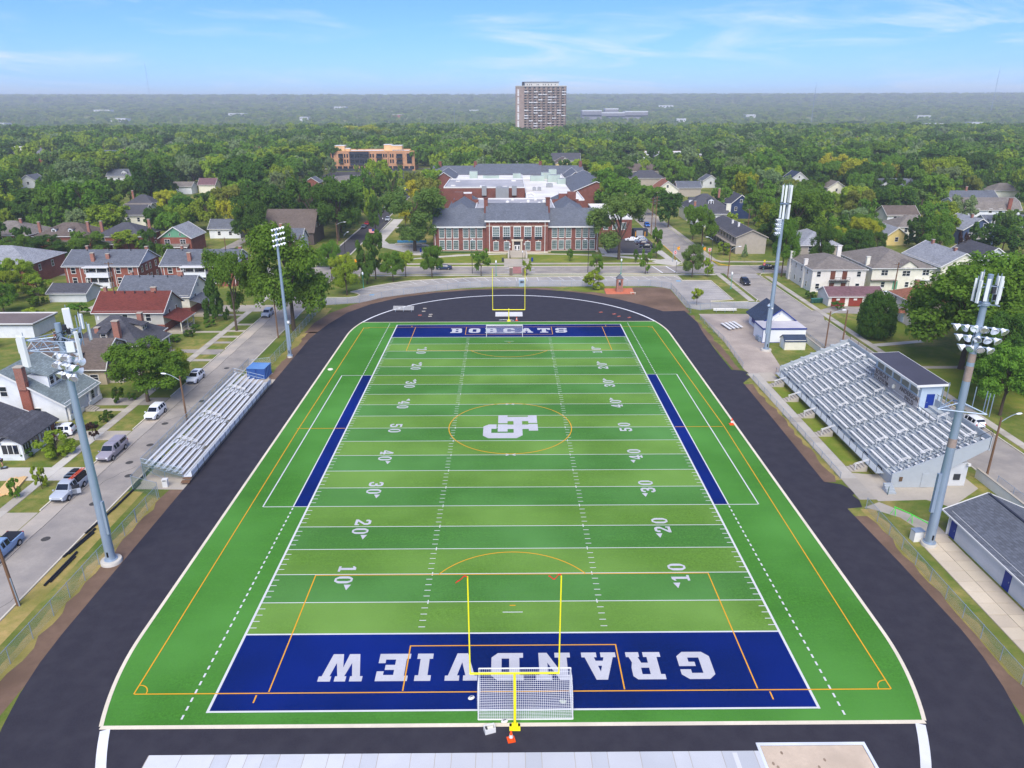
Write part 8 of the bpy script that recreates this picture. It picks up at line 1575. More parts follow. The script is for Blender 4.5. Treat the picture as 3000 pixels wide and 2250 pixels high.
def zone(x, y):
    if y > 430: return 'far behind the school' if -150 < x < 120 else ('in the far left woods' if x < 0 else 'in the far right woods')
    if y > 180: return ('amid the left-hand houses' if x < -57 else 'along the school grounds' if x < 58 else 'amid the right-hand houses')
    return 'near the left street' if x < 0 else 'near the right street'
def add_tree(x, y, h, w_, tone, var, label=None, group=None, name='tree', cat='tree'):
    key = next((k for k in NAMED if abs(k[0]-x) < .6 and abs(k[1]-y) < .6), None)
    zn = zone(x, y)
    if not key and not label:
        hx_, hy_, hl = min(HOUSES, key=lambda q_: (q_[0]-x)**2+(q_[1]-y)**2); d_ = math.hypot(hx_-x, hy_-y)
        rel = ('behind' if y > hy_ else 'in front of') if abs(y-hy_) > abs(x-hx_) else ('left of' if x < hx_ else 'right of')
        far_ = '' if d_ < 22 else 'well ' if d_ < 45 else 'far '
        lab = '%s tree %s%s the %s' % (TN[tone], far_, rel, hl); group = 'trees by the '+hl
    else: lab = label or NAMED[key]
    t = thing(name, lab, cat, (x, y, terr(x, y)), rt.uniform(0, 6.28), group or ('trees '+zn))
    me = rt.choice(CR[var.upper() if var in 'ra' and math.hypot(x, y+46) < 270 and w_ > 6 else var]); lo = {'s': .1, 'c': .04, 'e': .05, 'o': .12, 'a': .16, 'r': .18}[var]
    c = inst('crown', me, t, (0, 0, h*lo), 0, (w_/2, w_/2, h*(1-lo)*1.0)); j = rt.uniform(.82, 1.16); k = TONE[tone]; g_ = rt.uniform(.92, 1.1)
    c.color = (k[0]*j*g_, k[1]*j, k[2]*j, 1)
    tr_ = inst('trunk', TKC if var == 'c' else rt.choice(TK), t, (0, 0, -.05), rt.uniform(0, 6), (max(w_*.34, h*.2), max(w_*.34, h*.2), h*.78))
    return t
for a in TREES: add_tree(*a)
_dup = {}
for o in C.objects:
    if o.get('category') == 'tree': _dup.setdefault(o['label'], []).append(o)
for lb, os_ in _dup.items():
    if len(os_) > 1:
        os_.sort(key=lambda o: -o.children[0].scale[2]); n = len(os_)
        for i, o in enumerate(os_): o['label'] = (('taller ', 'shorter ')[i] if n == 2 else ('tallest ', 'second tallest ', 'third tallest ', 'fourth tallest ', 'fifth tallest ', 'sixth tallest ', 'seventh tallest ')[min(i, 6)] if i < n-1 else 'shortest ')+lb
# hedges and shrubs in the front gardens
for (x, y, h, w_, tone, lb) in ((-66.3, 101.6, 1.5, 2.6, 'd', 'clipped dark shrub left of the red porch'), (-66.6, 105.4, 1.6, 2.4, 'd', 'clipped dark shrub by the red porch steps'), (-65.1, 109.4, 1.6, 3.0, 'm', 'broad green shrub between the two porches'), (-68.3, 98.2, 1.6, 3.2, 'm', 'big green shrub by the dark hipped house'), (-61.6, 66.4, 1.4, 1.6, 'd', 'round shrub at the pavement under the street tree'), (-61.7, 57.4, 1.3, 1.5, 'd', 'round clipped shrub left by the driveway'), (-61.9, 59.2, 1.3, 1.6, 'd', 'round clipped shrub right by the driveway'), (-61.9, 55.0, 1.2, 1.4, 'd', 'small round shrub nearest the driveway'), (-63.4, 65.6, 2.6, 2.2, 'd', 'upright dark shrub beneath the street tree'), (-66.2, 45.6, 1.5, 2.0, 'd', 'clipped shrub at the sunroom corner'), (-104.5, 112, 3.4, 5, 'y', 'wild bright shrub behind the red roof'), (-98, 118, 3, 5, 'm', 'leafy shrub by the dark garage'), (-112, 102, 3.2, 3, 'b', 'grey-green shrub by the flat-roofed garage'), (-103, 94, 3.6, 4, 'm', 'small bushy tree on the back lawn'), (-63.6, 33.6, .9, 1.3, 'y', 'small shrub before the boards'), (77, 121.5, 1.7, 3.4, 'd', 'trimmed hedge beside the wheelie bins'), (74.5, 131.5, 2.0, 3.0, 'd', 'dark shrub behind the wheelie bins'), (-119, 138, 4.5, 7, 'y', 'bright bushy tree at left before the brick duplex'), (-113, 128, 4.2, 6, 'm', 'bushy green tree below the brick duplex'), (111, 138, 3.6, 4.5, 'd', 'dark shrub between the cream houses'), (109.6, 134, 2.4, 3.6, 'p', 'purple shrub by the cream houses'), (-23, 190.6, .8, 3, 'd', 'low hedge before the school left wing')):
    add_tree(x, y, h, w_, tone, 's', lb, 'garden shrubs', 'shrub', 'shrub')

# woods beyond: one mass of crowns
def woodland_group(mat):
  src = bpy.data.collections.new('woodland_sources')
  for k in range(6):
    me = crown_mesh(80+k, 'r', 70, 1700, .10, mat, 'woodland_crown'); o = bpy.data.objects.new('woodland_crown', me); src.objects.link(o)
  ng = bpy.data.node_groups.new('woodland', 'GeometryNodeTree'); ng.interface.new_socket('Geometry', in_out='INPUT', socket_type='NodeSocketGeometry'); ng.interface.new_socket('Geometry', in_out='OUTPUT', socket_type='NodeSocketGeometry')
  gi = ng.nodes.new('NodeGroupInput'); go = ng.nodes.new('NodeGroupOutput'); ip = ng.nodes.new('GeometryNodeInstanceOnPoints'); ci = ng.nodes.new('GeometryNodeCollectionInfo'); ci.inputs['Collection'].default_value = src; ci.inputs['Separate Children'].default_value = True; ci.inputs['Reset Children'].default_value = True
  na = ng.nodes.new('GeometryNodeInputNamedAttribute'); na.data_type = 'FLOAT_VECTOR'; na.inputs['Name'].default_value = 'size'; rv = ng.nodes.new('FunctionNodeRandomValue'); rv.data_type = 'FLOAT_VECTOR'; rv.inputs['Max'].default_value = (0, 0, 6.28)
  ip.inputs['Pick Instance'].default_value = True
  ng.links.new(gi.outputs[0], ip.inputs['Points']); ng.links.new(ci.outputs[0], ip.inputs['Instance']); ng.links.new(na.outputs[0], ip.inputs['Scale']); ng.links.new(rv.outputs[0], ip.inputs['Rotation']); ng.links.new(ip.outputs[0], go.inputs[0]); return ng
NG1, NG2 = woodland_group(LEAFR), woodland_group(LEAFF)
def woods(name, label, pts, ng):
    me = bpy.data.meshes.new(name); me.from_pydata([p[:3] for p in pts], [], []); at_ = me.attributes.new('size', 'FLOAT_VECTOR', 'POINT'); at_.data.foreach_set('vector', [c for p in pts for c in (p[3]/2, p[3]/2, p[4])])
    o = bpy.data.objects.new(name, me); C.objects.link(o); m_ = o.modifiers.new('woodland', 'NODES'); m_.node_group = ng; tag(o, label, 'woods', kind='stuff'); return o
rf = random.Random(21); far = []; mid = [(x, y, h*.05, w_, h*.95) for x, y, h, w_ in REST]
FOOT = [(o.location.x, o.location.y, 16 if o.name.startswith(('house', 'shop', 'garage')) else 34) for o in C.objects if o.get('category') in ('house', 'shop', 'building', 'garage', 'tower') and 430 < o.location.y < 1100]
y = 452.0
while y < 1190:
    sp_t = 12.0 if y < 700 else 14.0; X = .78*(y+46)+60; x = -X
    while x < X:
        xx, yy = x+rf.uniform(-.48, .48)*sp_t, y+rf.uniform(-.48, .48)*sp_t; h = rf.uniform(11, 19); w_ = h*rf.uniform(.9, 1.25); x += sp_t
        if 517 < yy < 531 or (52 < xx < 64 and yy < 565) or (-59 < xx < -49 and yy < 525): continue
        for fx, fy, fr in FOOT:
            if abs(xx-fx) < fr*.75 and abs(yy-fy) < fr*.6: h = 0; break
            if abs(xx-fx) < fr*.8 and -fr*2.6 < yy-fy < 0: h *= .42; w_ *= .5
        if abs(xx+96) < 36 and 440 < yy < 512: continue
        if h > 3 and rf.random() < .93: mid.append((xx, yy, terr(xx, yy)+h*.05, w_, h*.95))
    y += sp_t
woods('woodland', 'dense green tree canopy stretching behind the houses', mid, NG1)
def farpatch(y0, y1, n, w0, w1, lim=.80, clump=True):
    for i in range(n):
        u = rf.random(); y = y0*(y1/y0)**u; x = rf.uniform(-1, 1)*(lim*y+60); w_ = rf.uniform(w0, w1)*(1 if y < 2500 else 1.3)
        if clump and math.sin(x*.004+1.3)*math.sin(y*.0031+.4)+.5*math.sin(x*.011+y*.007) > .62 and rf.random() < .3: continue
        far.append((x, y, terr(x, y)-1.0, w_, rf.uniform(9, 15) if y < 4300 else rf.uniform(9, 30)))
farpatch(1180, 1500, 1500, 11, 17, .8, False); farpatch(1500, 2600, 5200, 12, 20); farpatch(2600, 4300, 6500, 18, 30); farpatch(4300, 7600, 6500, 26, 46, .8, False)
woods('far_woodland', 'hazy blue-green woods covering the far plain up to the horizon', far, NG2)

# scattered low buildings on the far plain
FARW = M('far_white_roof', (196, 198, 200), .8, .04, .1, big=0); FARR = M('far_red_brick', (158, 98, 86), .9, .05, .1, big=0); FART = M('far_tan', (196, 178, 150), .9, .05, .1, big=0)
rb = random.Random(33); kinds = [('white', FARW), ('red brick', FARR), ('tan', FART)]
spots = [(-760, 1560, 120, 0), (-640, 1620, 90, 0), (-520, 1480, 110, 1), (-430, 1500, 60, 0), (-300, 1440, 60, 0), (-250, 1600, 70, 0), (-180, 1550, 60, 2), (-90, 1480, 80, 1), (-60, 1700, 40, 0), (150, 1500, 50, 0), (330, 1460, 60, 0), (520, 1600, 70, 0), (640, 1700, 80, 0), (760, 1650, 120, 2), (900, 1750, 60, 0), (1010, 1800, 90, 0), (1120, 1820, 70, 0), (-1100, 2200, 110, 0), (-900, 2600, 140, 0), (-1500, 2900, 160, 0), (-600, 2300, 60, 0), (-350, 2500, 70, 1), (480, 2100, 60, 0), (760, 2400, 70, 0), (1250, 2300, 90, 0), (-1250, 1900, 90, 0), (700, 3400, 150, 0), (-700, 3300, 120, 0), (-120, 2900, 80, 0)]
for k, (x, y, L, c) in enumerate(spots):
    t = thing('far_building', 'low %s building glimpsed on the hazy far plain' % kinds[c][0], 'building', (x, y, terr(x, y)), rb.uniform(-.2, .2), 'low %s buildings on the far plain' % kinds[c][0]); hh = rb.uniform(6, 8.5)+y*.0022; L *= .42
    MB().box(-L/2, L/2, -12, 12, -4, hh).build('wall', kinds[c][1], t); MB().box(-L/2-.5, L/2+.5, -12.5, 12.5, hh+.01, hh+.8).build('roof', FARW, t)
    for i in range(4): MB().box(-L*.4+i*L*.22, -L*.4+i*L*.22+L*.12, -12.2, -12.01, hh*.62, hh*.78).build('window_band', GLASS, t)
t = thing('far_building', 'long grey office complex with white roof right of the tower', 'building', (300, 2350, terr(300, 2350)))
for x0, x1, h_ in ((-70, -10, 26), (-10, 60, 20), (60, 130, 23), (0, 40, 31)): MB().box(x0, x1, -20+h_*.1, 30, -4, h_).build('wing', M('office_grey', (130, 128, 136), .8), t); MB().box(x0+.5, x1-.5, -21+h_*.1, -20.1+h_*.1, h_*.45, h_*.62).build('window_band', GLASS, t); MB().box(x0, x1, -20+h_*.1, 30, h_+.01, h_+3).build('roof', FARW, t)
def far_mast(label, x, y, h, r):
    t = thing('radio_mast', label, 'mast', (x, y, terr(x, y)), 0, 'thin masts on the horizon'); b = MB()
    for a in (0, 120, 240): b.tube((r*math.cos(R(a)), r*math.sin(R(a)), 0), (r*.5*math.cos(R(a)), r*.5*math.sin(R(a)), h), r*.25, r*.2, 4)
    b.build('legs', GALV, t); MB().tube((0, 0, h), (0, 0, h*1.12), r*.3, r*.2, 5).build('antenna', GALV, t)
far_mast('thin radio mast on the left horizon', -2350, 5200, 210, 1.6); far_mast('short pale mast left of the tower', -85, 1240, 42, .9); far_mast('thin mast right of centre on the horizon', 780, 1950, 92, .9); far_mast('tall thin mast near the right edge of the horizon', 1700, 2700, 140, 1.2)

# ================================================================ fences
def fence(label, pts, h=1.7, mat=CHAIN, step=3.0, gap=None, name='chain_link_fence', post=GALV):
    t = thing(name, label, 'fence', (0, 0, 0))
    P = [Vector(p) for p in pts]
    for a, c in zip(P[:-1], P[1:]):
        L = (c-a).length; n = max(1, round(L/step))
        for i in range(n+1 if (c == P[-1]).__bool__() else n):
            p = a+(c-a)*(i/n); MB().tube((p.x, p.y, 0), (p.x, p.y, h+.05), .035, .035, 6).build('post', post, t)
        for i in range(n):
            p, q_ = a+(c-a)*(i/n), a+(c-a)*((i+1)/n)
            MB().poly([(p.x, p.y, .04), (q_.x, q_.y, .04), (q_.x, q_.y, h), (p.x, p.y, h)]).build('wire_panel', mat, t)
            MB().tube((p.x, p.y, h), (q_.x, q_.y, h), .025, .025, 6).build('top_rail', post, t)
    return t
fence('galvanised chain-link fence along the near left verge', [(-43.6, -4), (-43.4, 12), (-43.35, 28.6)], 1.75)
fence('chain-link gate section beside the near left light mast', [(-43.35, 28.7), (-43.3, 34.0)], 1.75, name='chain_link_gate')
fence('green chain-link fence beside the street at the bleachers', [(-43.3, 34.4), (-47.3, 36.2), (-47.4, 81.4)], 2.1, CHAING)
fence('chain-link fence running along the left bend to the car park', [(-47.2, 81.6), (-44.0, 83.0), (-44.1, 104), (-44.4, 126.6)], 1.75)
fence('chain-link fence round the far bend in front of the car park', [(-44.4, 126.9), (-36.2, 129.0), (-29.1, 135.6), (-21.3, 139.6), (-13, 143.4), (-3.9, 145.3), (5.2, 145.3), (25.3, 145.5), (37.5, 145.4), (40.2, 144.1), (42.2, 142.0)], 1.6)
fence('chain-link fence from the dirt patch to the concourse gate', [(42.25, 141.8), (42.15, 123.4), (41.9, 118.6)], 1.6, CHAING)
fence('chain-link fence at the back of the concourse lawn', [(42.6, 122.6), (44.7, 121.0), (49.7, 122.5), (56.2, 122.3), (60.8, 121.4)], 1.6)
fence('low grey chain-link fence between track and concourse', [(42.7, 113), (43.5, 97), (42.55, 80.8)], 1.1)
fence('low chain-link fence beside the stand walk', [(42.45, 74.6), (42.3, 38.2)], 1.0)
fence('chain-link fence along the near right verge below the stand', [(42.25, 30.8), (42.2, 8), (42.2, -6)], 1.5)
fence('chain-link fence along the right street above the white wall', [(60.6, 35.4), (60.75, -20)], 1.9)
fence('chain-link fence behind the grandstand beside the right street', [(60.6, 78), (60.6, 96), (60.9, 110)], 1.6, CHAING)
t = thing('street_wall', 'low white block wall along the right street behind the stand', 'wall', (0, 0, 0)); MB().box(59.9, 60.1, -20, 38.6, 0, 1.3).build('wall', M('white_block', (216, 216, 212), .8), t); MB().box(59.85, 60.15, -20, 38.6, 1.302, 1.38).build('coping', CONC, t)
t = thing('street_wall', 'low white block wall behind the concession hut', 'wall', (0, 0, 0)); MB().box(59.9, 60.1, 78, 101, 0, 1.2).build('wall', M('white_block', (216, 216, 212), .8), t); MB().box(59.85, 60.15, 78, 101, 1.202, 1.28).build('coping', CONC, t)
fence('dark garden fence of vertical boards beside the green-roofed carport', [(168, 222), (200, 222)], 1.7, SD['brownd'], 4, name='board_fence', post=SD['brownd'])

# ================================================================ poles, lamps, signs
COPPER = M('street_lamp_grey', (150, 160, 166), .45, .05, 2, metal=.3, big=0)
def street_lamp(label, x, y, h, arm, az_, wood=True, name='street_lamp', group='street lamps'):
    t = thing(name, label, 'street lamp', (x, y, 0), 0, group)
    MB().tube((0, 0, 0), (0, 0, h), .15 if wood else .09, .11 if wood else .06, 8).build('pole', WOODP if wood else DARKM, t, smooth=40)
    ca, sa = math.cos(az_), math.sin(az_); pts = [(ca*arm*u, sa*arm*u, h-.7+.9*math.sin(u*1.45)) for u in (0, .2, .4, .6, .8, 1.0)]
    a = MB().path(pts, .05, 6).build('arm', COPPER, t, smooth=40)
    e = pts[-1]; b = MB(); b.lathe([(.04, -.5), (.15, -.3), (.2, .05), (.14, .38), (.03, .45)], 10); o = b.build('lamp_head', lampw, a, smooth=50); o.location = (e[0]+ca*.3, e[1]+sa*.3, e[2]-.02); o.rotation_euler = (0, R(90), az_); o.scale = (.55, 1, 1)
    return t
street_lamp('wooden street lamp with curved arm beside the left bleachers', -48.4, 56.0, 8.0, 2.4, R(165)); street_lamp('wooden street lamp in front of the big tree on the left street', -47.7, 100.6, 8.4, 2.4, R(175))
street_lamp('wooden street lamp at the corner of the right street by the car park', 60.7, 155.1, 8.5, 2.3, R(5)); street_lamp('rusty brown street lamp behind the far end of the grandstand', 62.2, 92.1, 7.6, 2.4, R(5)); street_lamp('wooden street lamp behind the near end of the grandstand', 61.0, 38.0, 8.7, 2.4, R(15))
street_lamp('thin dark street lamp on the cross street before the school left wing', -10.2, 161.8, 9.2, 1.4, R(85), False); street_lamp('thin dark street lamp on the cross street before the school right wing', 22.8, 163.0, 9.0, 1.4, R(120), False); street_lamp('metal street lamp with short curved arm at the traffic signal corner', 61.6, 176.4, 7.4, 1.5, R(160), False); street_lamp('wooden street lamp on the school street under the oak', -57.6, 205, 8.0, 2.6, R(5)); street_lamp('curved white street lamp at the mouth of the school street', -49.4, 178.0, 8.8, 1.6, R(60), False)
def utility_pole(label, x, y, h, arms=1, az_=0, group='utility poles'):
    t = thing('utility_pole', label, 'utility pole', (x, y, 0), az_, group)
    MB().tube((0, 0, 0), (0, 0, h), .17, .12, 8).build('pole', WOODP, t, smooth=40)
    for k in range(arms): 
        c = MB().beam((-1.2, 0, h-.4-k*1.2), (1.2, 0, h-.4-k*1.2), .1, .12).build('crossarm', WOODP, t)
        for s in (-1.1, -.5, .5, 1.1): MB().tube((s, 0, h-.34-k*1.2), (s, 0, h-.1-k*1.2), .05, .04, 6).build('insulator', GALV, c)
    return t
up_ = utility_pole('leaning brown wooden pole at the near left kerb with a black conduit', -47.7, 13.6, 8.9, 0)
MB().tube((.16, -.1, 0), (.16, -.1, 3.2), .06, .06, 6).build('conduit', GALV, up_); up_.rotation_euler = (0, R(-3), 0)
utility_pole('tall pale twin pole right of the school, nearer of the two', 52.2, 224.5, 13.6, 2, R(20)); utility_pole('tall pale twin pole right of the school, farther of the two', 54.9, 231, 13.4, 3, R(20))
utility_pole('short dark pole behind the grandstand with wires', 67.9, 97.2, 6.4, 0)
for k, (x, y, h) in enumerate(sorted(((-340, 610, 16), (-270, 608, 15), (-150, 545, 15), (-44, 540, 17), (-4, 545, 17), (20, 546, 17), (68, 548, 16), (112, 552, 17), (150, 560, 15), (-215, 606, 15), (-65, 560, 14), (-2, 640, 15)))): utility_pole('tall utility pole behind the school, %s from the left in its line' % ('first', 'second', 'third', 'fourth', 'fifth', 'sixth', 'seventh', 'eighth', 'ninth', 'tenth', 'eleventh', 'twelfth')[k], x, y, h, 2, R(80), 'poles of the power line behind the school')
utility_pole('slim pole between the cream houses at right', 94.8, 131.4, 9.0, 1, R(20)); utility_pole('slim pole behind the maroon garage at right', 126, 142, 8.0, 1, 0); utility_pole('slim pole behind the left brick duplex', -101, 140, 8.0, 1, 0); utility_pole('pole with street lamp height beside the yard cars', -84.6, 176, 8.0, 1, 0); utility_pole('slim pole beside the grey corner block', 86.5, 222, 10, 1, 0)
for k, (ys_, z) in enumerate(((548, 15.2), (549, 13.8), (550, 11.5))):
    t = thing('power_line', ('upper', 'middle', 'lower')[k]+' overhead power cable behind the school', 'cable', (0, 0, 0)); b = MB(); xs_ = list(range(-360, 200, 12))
    b.path([(x, ys_+max(0, -x)*.17, z-.7*math.sin(math.pi*((x+360) % 66)/66)) for x in xs_], .045, 4); b.build('cable', DARKM, t)
t = thing('power_line', 'overhead cable crossing above the right street to the stand', 'cable', (0, 0, 0)); MB().path([(67.9, 97.2, 6.2), (66, 94.6, 5.6), (64, 93, 5.5), (62.3, 92, 6.0)], .02, 4).build('cable', DARKM, t)
t = thing('power_line', 'long sagging cable from the corner lamp down the right street', 'cable', (0, 0, 0)); MB().path([(60.7+.02*i, 155-(58*i/12), 8.0-1.4*math.sin(math.pi*i/12)) for i in range(13)], .022, 4).build('cable', DARKM, t)
TEAL = M('teal_paint', (70, 150, 130), .5, .06, 2, big=0)
for k, (x, y, lb) in enumerate(((-37.9, 144, 'teal lamp post beside the left end of the car park'), (-3.4, 158.6, 'teal lamp post beside the left stone pillar'), (31.9, 160.4, 'teal lamp post behind the brick bell tower'), (58.0, 142.6, 'teal lamp post on the lawn right of the car park'))):
    t = thing('lamp_post', lb, 'lamp post', (x, y, 0), 0, 'teal lamp posts'); MB().lathe([(.16, 0), (.16, .3), (.07, .5), (.055, 3.6)], 10).build('post', TEAL, t, smooth=40); MB().lathe([(.08, 3.6), (.2, 3.75), (.24, 4.1), (.12, 4.35), (.02, 4.45)], 10).build('lantern', lampw, t, smooth=40)
for k, (x, y, lb) in enumerate(((0.6, 184, 'slim black lamp post left of the school steps'), (39.6, 161.6, 'slim lamp post on the verge right of the bell tower'), (46.2, 183, 'dark lamp post by the corner plaza'), (47.8, 161.8, 'white-topped lamp post at the corner crossing'), (-45.2, 214, 'black lamp post on the school plaza'), (-48.6, 246, 'black lamp post beside the parking bay'), (-59.4, 243, 'black lamp post on the left pavement of the school street'), (4.4, 176.4, 'grey post beside the school forecourt'))):
    t = thing('lamp_post', lb, 'lamp post', (x, y, 0), 0, 'slim lamp posts'); MB().lathe([(.1, 0), (.1, .3), (.05, .5), (.045, 3.2)], 8).build('post', DARKM, t); MB().lathe([(.06, 3.2), (.16, 3.3), (.16, 3.6), (.03, 3.75)], 8).build('lantern', lampw, t)
REDS = M('sign_red', (206, 34, 44), .5, .03, 2, big=0); YELS = M('sign_yellow', (244, 232, 20), .5, .03, 2, big=0)
def round_sign(label, x, y, h, rz, r=.42):
    t = thing('no_entry_sign', label, 'sign', (x, y, 0), rz, 'no-entry signs'); MB().tube((0, 0, 0), (0, 0, h+.3), .035, .035, 6).build('post', GALV, t)
    o = MB().lathe([(r, 0), (r, .03)], 20).build('disc', REDS, t); o.location = (0, -.04, h); o.rotation_euler = (R(90), 0, 0); MB().cbox(0, -.085, h, r*1.4, .02, r*.38).build('white_bar', WHITE, t); return t
t = thing('stop_sign', 'red stop sign at the right-hand corner in front of the black sedan', 'sign', (73.0, 162.4, 0), R(8)); MB().tube((0, 0, 0), (0, 0, 3.4), .04, .04, 6).build('post', TEAL, t); MB().poly([(.42*math.cos(R(22.5+45*i)), -.05, 2.35+.42*math.sin(R(22.5+45*i))) for i in range(8)]).build('plate', REDS, t); MB().cbox(0, -.06, 2.35, .6, .01, .16).build('white_bar', WHITE, t); MB().poly([(-.28, -.05, 3.1), (0, -.05, 2.8), (.28, -.05, 3.1), (.28, -.05, 3.5), (-.28, -.05, 3.5)]).build('yellow_plate', YELS, t)
for (x, y, lb) in ((51.6, 181, 'red and white no-entry sign left of the side street'), (63.4, 185.4, 'red and white no-entry sign right of the side street')):
    t = thing('no_entry_sign', lb, 'sign', (x, y, 0), 0, 'no-entry signs'); MB().tube((0, 0, 0), (0, 0, 2.9), .04, .04, 6).build('post', REDS, t); MB().box(-.5, .5, -.06, -.03, 1.7, 2.7).build('plate', WHITE, t); o = MB().lathe([(.42, 0), (.42, .02)], 20).build('disc', REDS, t); o.location = (0, -.065, 2.2); o.rotation_euler = (R(90), 0, 0); MB().cbox(0, -.10, 2.2, .6, .01, .16).build('white_bar', WHITE, t)
SIG = M('signal_yellow', (236, 160, 30), .5, .05, 2, big=0)
def signal(label, x, y, arm):
    t = thing('traffic_signal', label, 'traffic signal', (x, y, 0), 0, 'traffic signals'); MB().tube((0, 0, 0), (0, 0, 5.6), .1, .07, 8).build('pole', GALV, t); MB().tube((0, 0, 5.4), (arm, 0, 4.7), .05, .04, 6).build('mast_arm', GALV, t)
    o = MB().box(arm-.2, arm+.2, -.18, .18, 3.6, 4.7).build('signal_head', SIG, t); MB().box(arm-.5, arm-.24, -.16, .16, 3.8, 4.5).build('side_head', SIG, t)
    for i, c in enumerate((REDS, YELS, TEAL)): w_ = MB().lathe([(.11, 0), (.11, .04)], 10).build('lens', c, o); w_.location = (arm, -.185, 4.5-.34*i); w_.rotation_euler = (R(90), 0, 0)
signal('traffic signal on a grey pole at the school corner', 50.2, 177.4, 1.6); signal('traffic signal half hidden by the corner tree', 58.6, 176.2, .8)
for (x, y, z, lb) in ((-47.4, 163, 2.6, 'bright yellow crossing sign among the trees left of the car park'), (-52.6, 345, 2.4, 'bright yellow crossing sign far up the school street')):
    t = thing('crossing_sign', lb, 'sign', (x, y, 0), 0, 'yellow crossing signs'); MB().tube((0, 0, 0), (0, 0, z+3), .04, .04, 6).build('post', GALV, t); MB().poly([(-.45, -.05, z+1.8), (0, -.05, z+1.2), (.45, -.05, z+1.8), (.45, -.05, z+2.6), (-.45, -.05, z+2.6)]).build('plate', YELS, t); MB().box(-.3, .3, -.06, -.03, z+.4, z+1.0).build('arrow_plate', YELS, t)
t = thing('flag', 'American flag on a pole beside the school street', 'flag', (-46.6, 214.6, 0)); MB().tube((0, 0, 0), (0, 0, 4.6), .05, .03, 6).build('pole', GALV, t)
for i in range(7): MB().box(-1.9, -.06, -.02, .02, 3.0+i*.19, 3.19+i*.19).build('stripe', REDS if i % 2 == 0 else WHITE, t)
MB().box(-.85, -.06, -.035, -.021, 3.6, 4.33).build('canton', BLUEP, t)
t = thing('flag', 'small red and yellow banner left of the car park trees', 'flag', (-44.4, 166.4, 0)); MB().tube((0, 0, 0), (0, 0, 3.4), .04, .03, 6).build('pole', GALV, t); MB().box(.05, .7, -.02, .02, 2.0, 3.3).build('banner', SIG, t); MB().box(.05, .7, -.035, -.021, 2.0, 2.6).build('banner_band', REDS, t)

# ================================================================ things lying about
def cone(label, x, y, s=1.0, rz=0.0):
    t = thing('traffic_cone', label, 'cone', (x, y, .05 if 2 < y < 110 else .016), rz, 'traffic cones'); MB().box(-.27*s, .27*s, -.27*s, .27*s, 0, .06*s).build('base', ORANGE, t); MB().lathe([(.19*s, .06*s), (.055*s, .78*s), (.04*s, .8*s)], 14).build('body', ORANGE, t, smooth=40)
    MB().lathe([(.155*s, .26*s), (.11*s, .50*s)], 14).build('reflective_band', WHITE, t, smooth=40)
    return t
cone('orange cone with white band in front of the near goal post', -.25, -2.95, 1.1, R(12)); cone('orange cone beside the base of the far goal post', 1.75, 113.0, 1.0); cone('orange cone at the right edge of the field near midfield', 33.3, 55.6, 1.25)
t = thing('cooler', 'open white cooler box standing on the asphalt left of the near goal post', 'cooler', (-1.9, -2.1, .015), R(18)); MB().box(-.42, .42, -.28, .28, 0, .05).build('bottom', WHITE, t)
for x0, x1, y0, y1 in ((-.42, -.36, -.28, .28), (.36, .42, -.28, .28), (-.36, .36, -.28, -.22), (-.36, .36, .22, .28)): MB().box(x0, x1, y0, y1, .05, .45).build('side', WHITE, t)
MB().box(-.2, .3, -.14, .12, .2, .34).build('paper_pack', SD['cream'], t); MB().box(-.32, -.18, -.18, .18, .2, .38).build('dark_pack', DARKM, t)
for (x, y, rz, lb) in ((-3.45, 1.2, .5, 'white sandbag weight lying on the blue end zone'), (-.75, -1.25, .4, 'white sandbag weight at the back bar of the near soccer goal'), (3.95, .75, -.3, 'pale green sandbag inside the near soccer goal')):
    t = thing('sandbag', lb, 'sandbag', (x, y, .045), rz, 'sandbags at the near goal')
    b = MB(); b.lathe([(.05, 0), (.2, .02), (.25, .1), (.2, .18), (.05, .2)], 10); o = b.build('bag', WHITE if x < 3 else SD['sage'], t, smooth=60); o.scale = (1.2, .85, 1); MB().beam((-.12, 0, .22), (.12, 0, .22), .05, .04).build('strap', DARKM, t)
t = thing('landing_mat', 'white rectangular mat lying on the asphalt behind the far goal post', 'mat', (.05, 118.1, .016)); MB().box(-3.1, 3.1, -1.7, 1.7, 0, .12).build('slab', WHITE, t); MB().box(-.02, .02, -1.7, 1.7, .1205, .124).build('seam', GALV, t)
def bench(label, x, y, L, rz, group, hw=.17):
    t = thing('bench', label, 'bench', (x, y, .016), rz, group); MB().box(-L/2, L/2, -hw, hw, .42, .47).build('seat', WHITE, t)
    for s in (-.38, 0, .38): b = MB(); b.beam((s*L, -.25, 0), (s*L, .25, 0), .05); b.beam((s*L, 0, 0), (s*L, 0, .42), .05); b.build('leg', GALV, t)
    return t
for k in range(4): bench(('nearest', 'second', 'third', 'farthest')[k]+' of the four aluminium benches on the far left bend', -24.5-.1*k, 120.9+k*1.05, 4.9, R(-1.5), 'benches on the far left bend')
for k in range(4): bench(('leftmost', 'second', 'third', 'rightmost')[k]+' of the four short benches on the concourse', 46.7+k*.95, 106.6+k*.45, 4.6, R(98), 'benches on the concourse', .3)
t = thing('bench', 'long white players bench with backrest on the concourse lawn', 'bench', (50.0, 119.3, 0)); MB().box(-2.7, 2.7, -.2, .14, .46, .52).build('seat', WHITE, t); MB().box(-2.7, 2.7, .18, .22, .6, .95).build('backrest', WHITE, t)
for s in (-2, 0, 2): b = MB(); b.beam((s, -.1, 0), (s, -.1, .46), .06); b.beam((s, .2, 0), (s, .2, .9), .06); b.build('leg', GALV, t)
HB = M('hurdle_base_red', (176, 92, 70), .7, .08, 2, big=0)
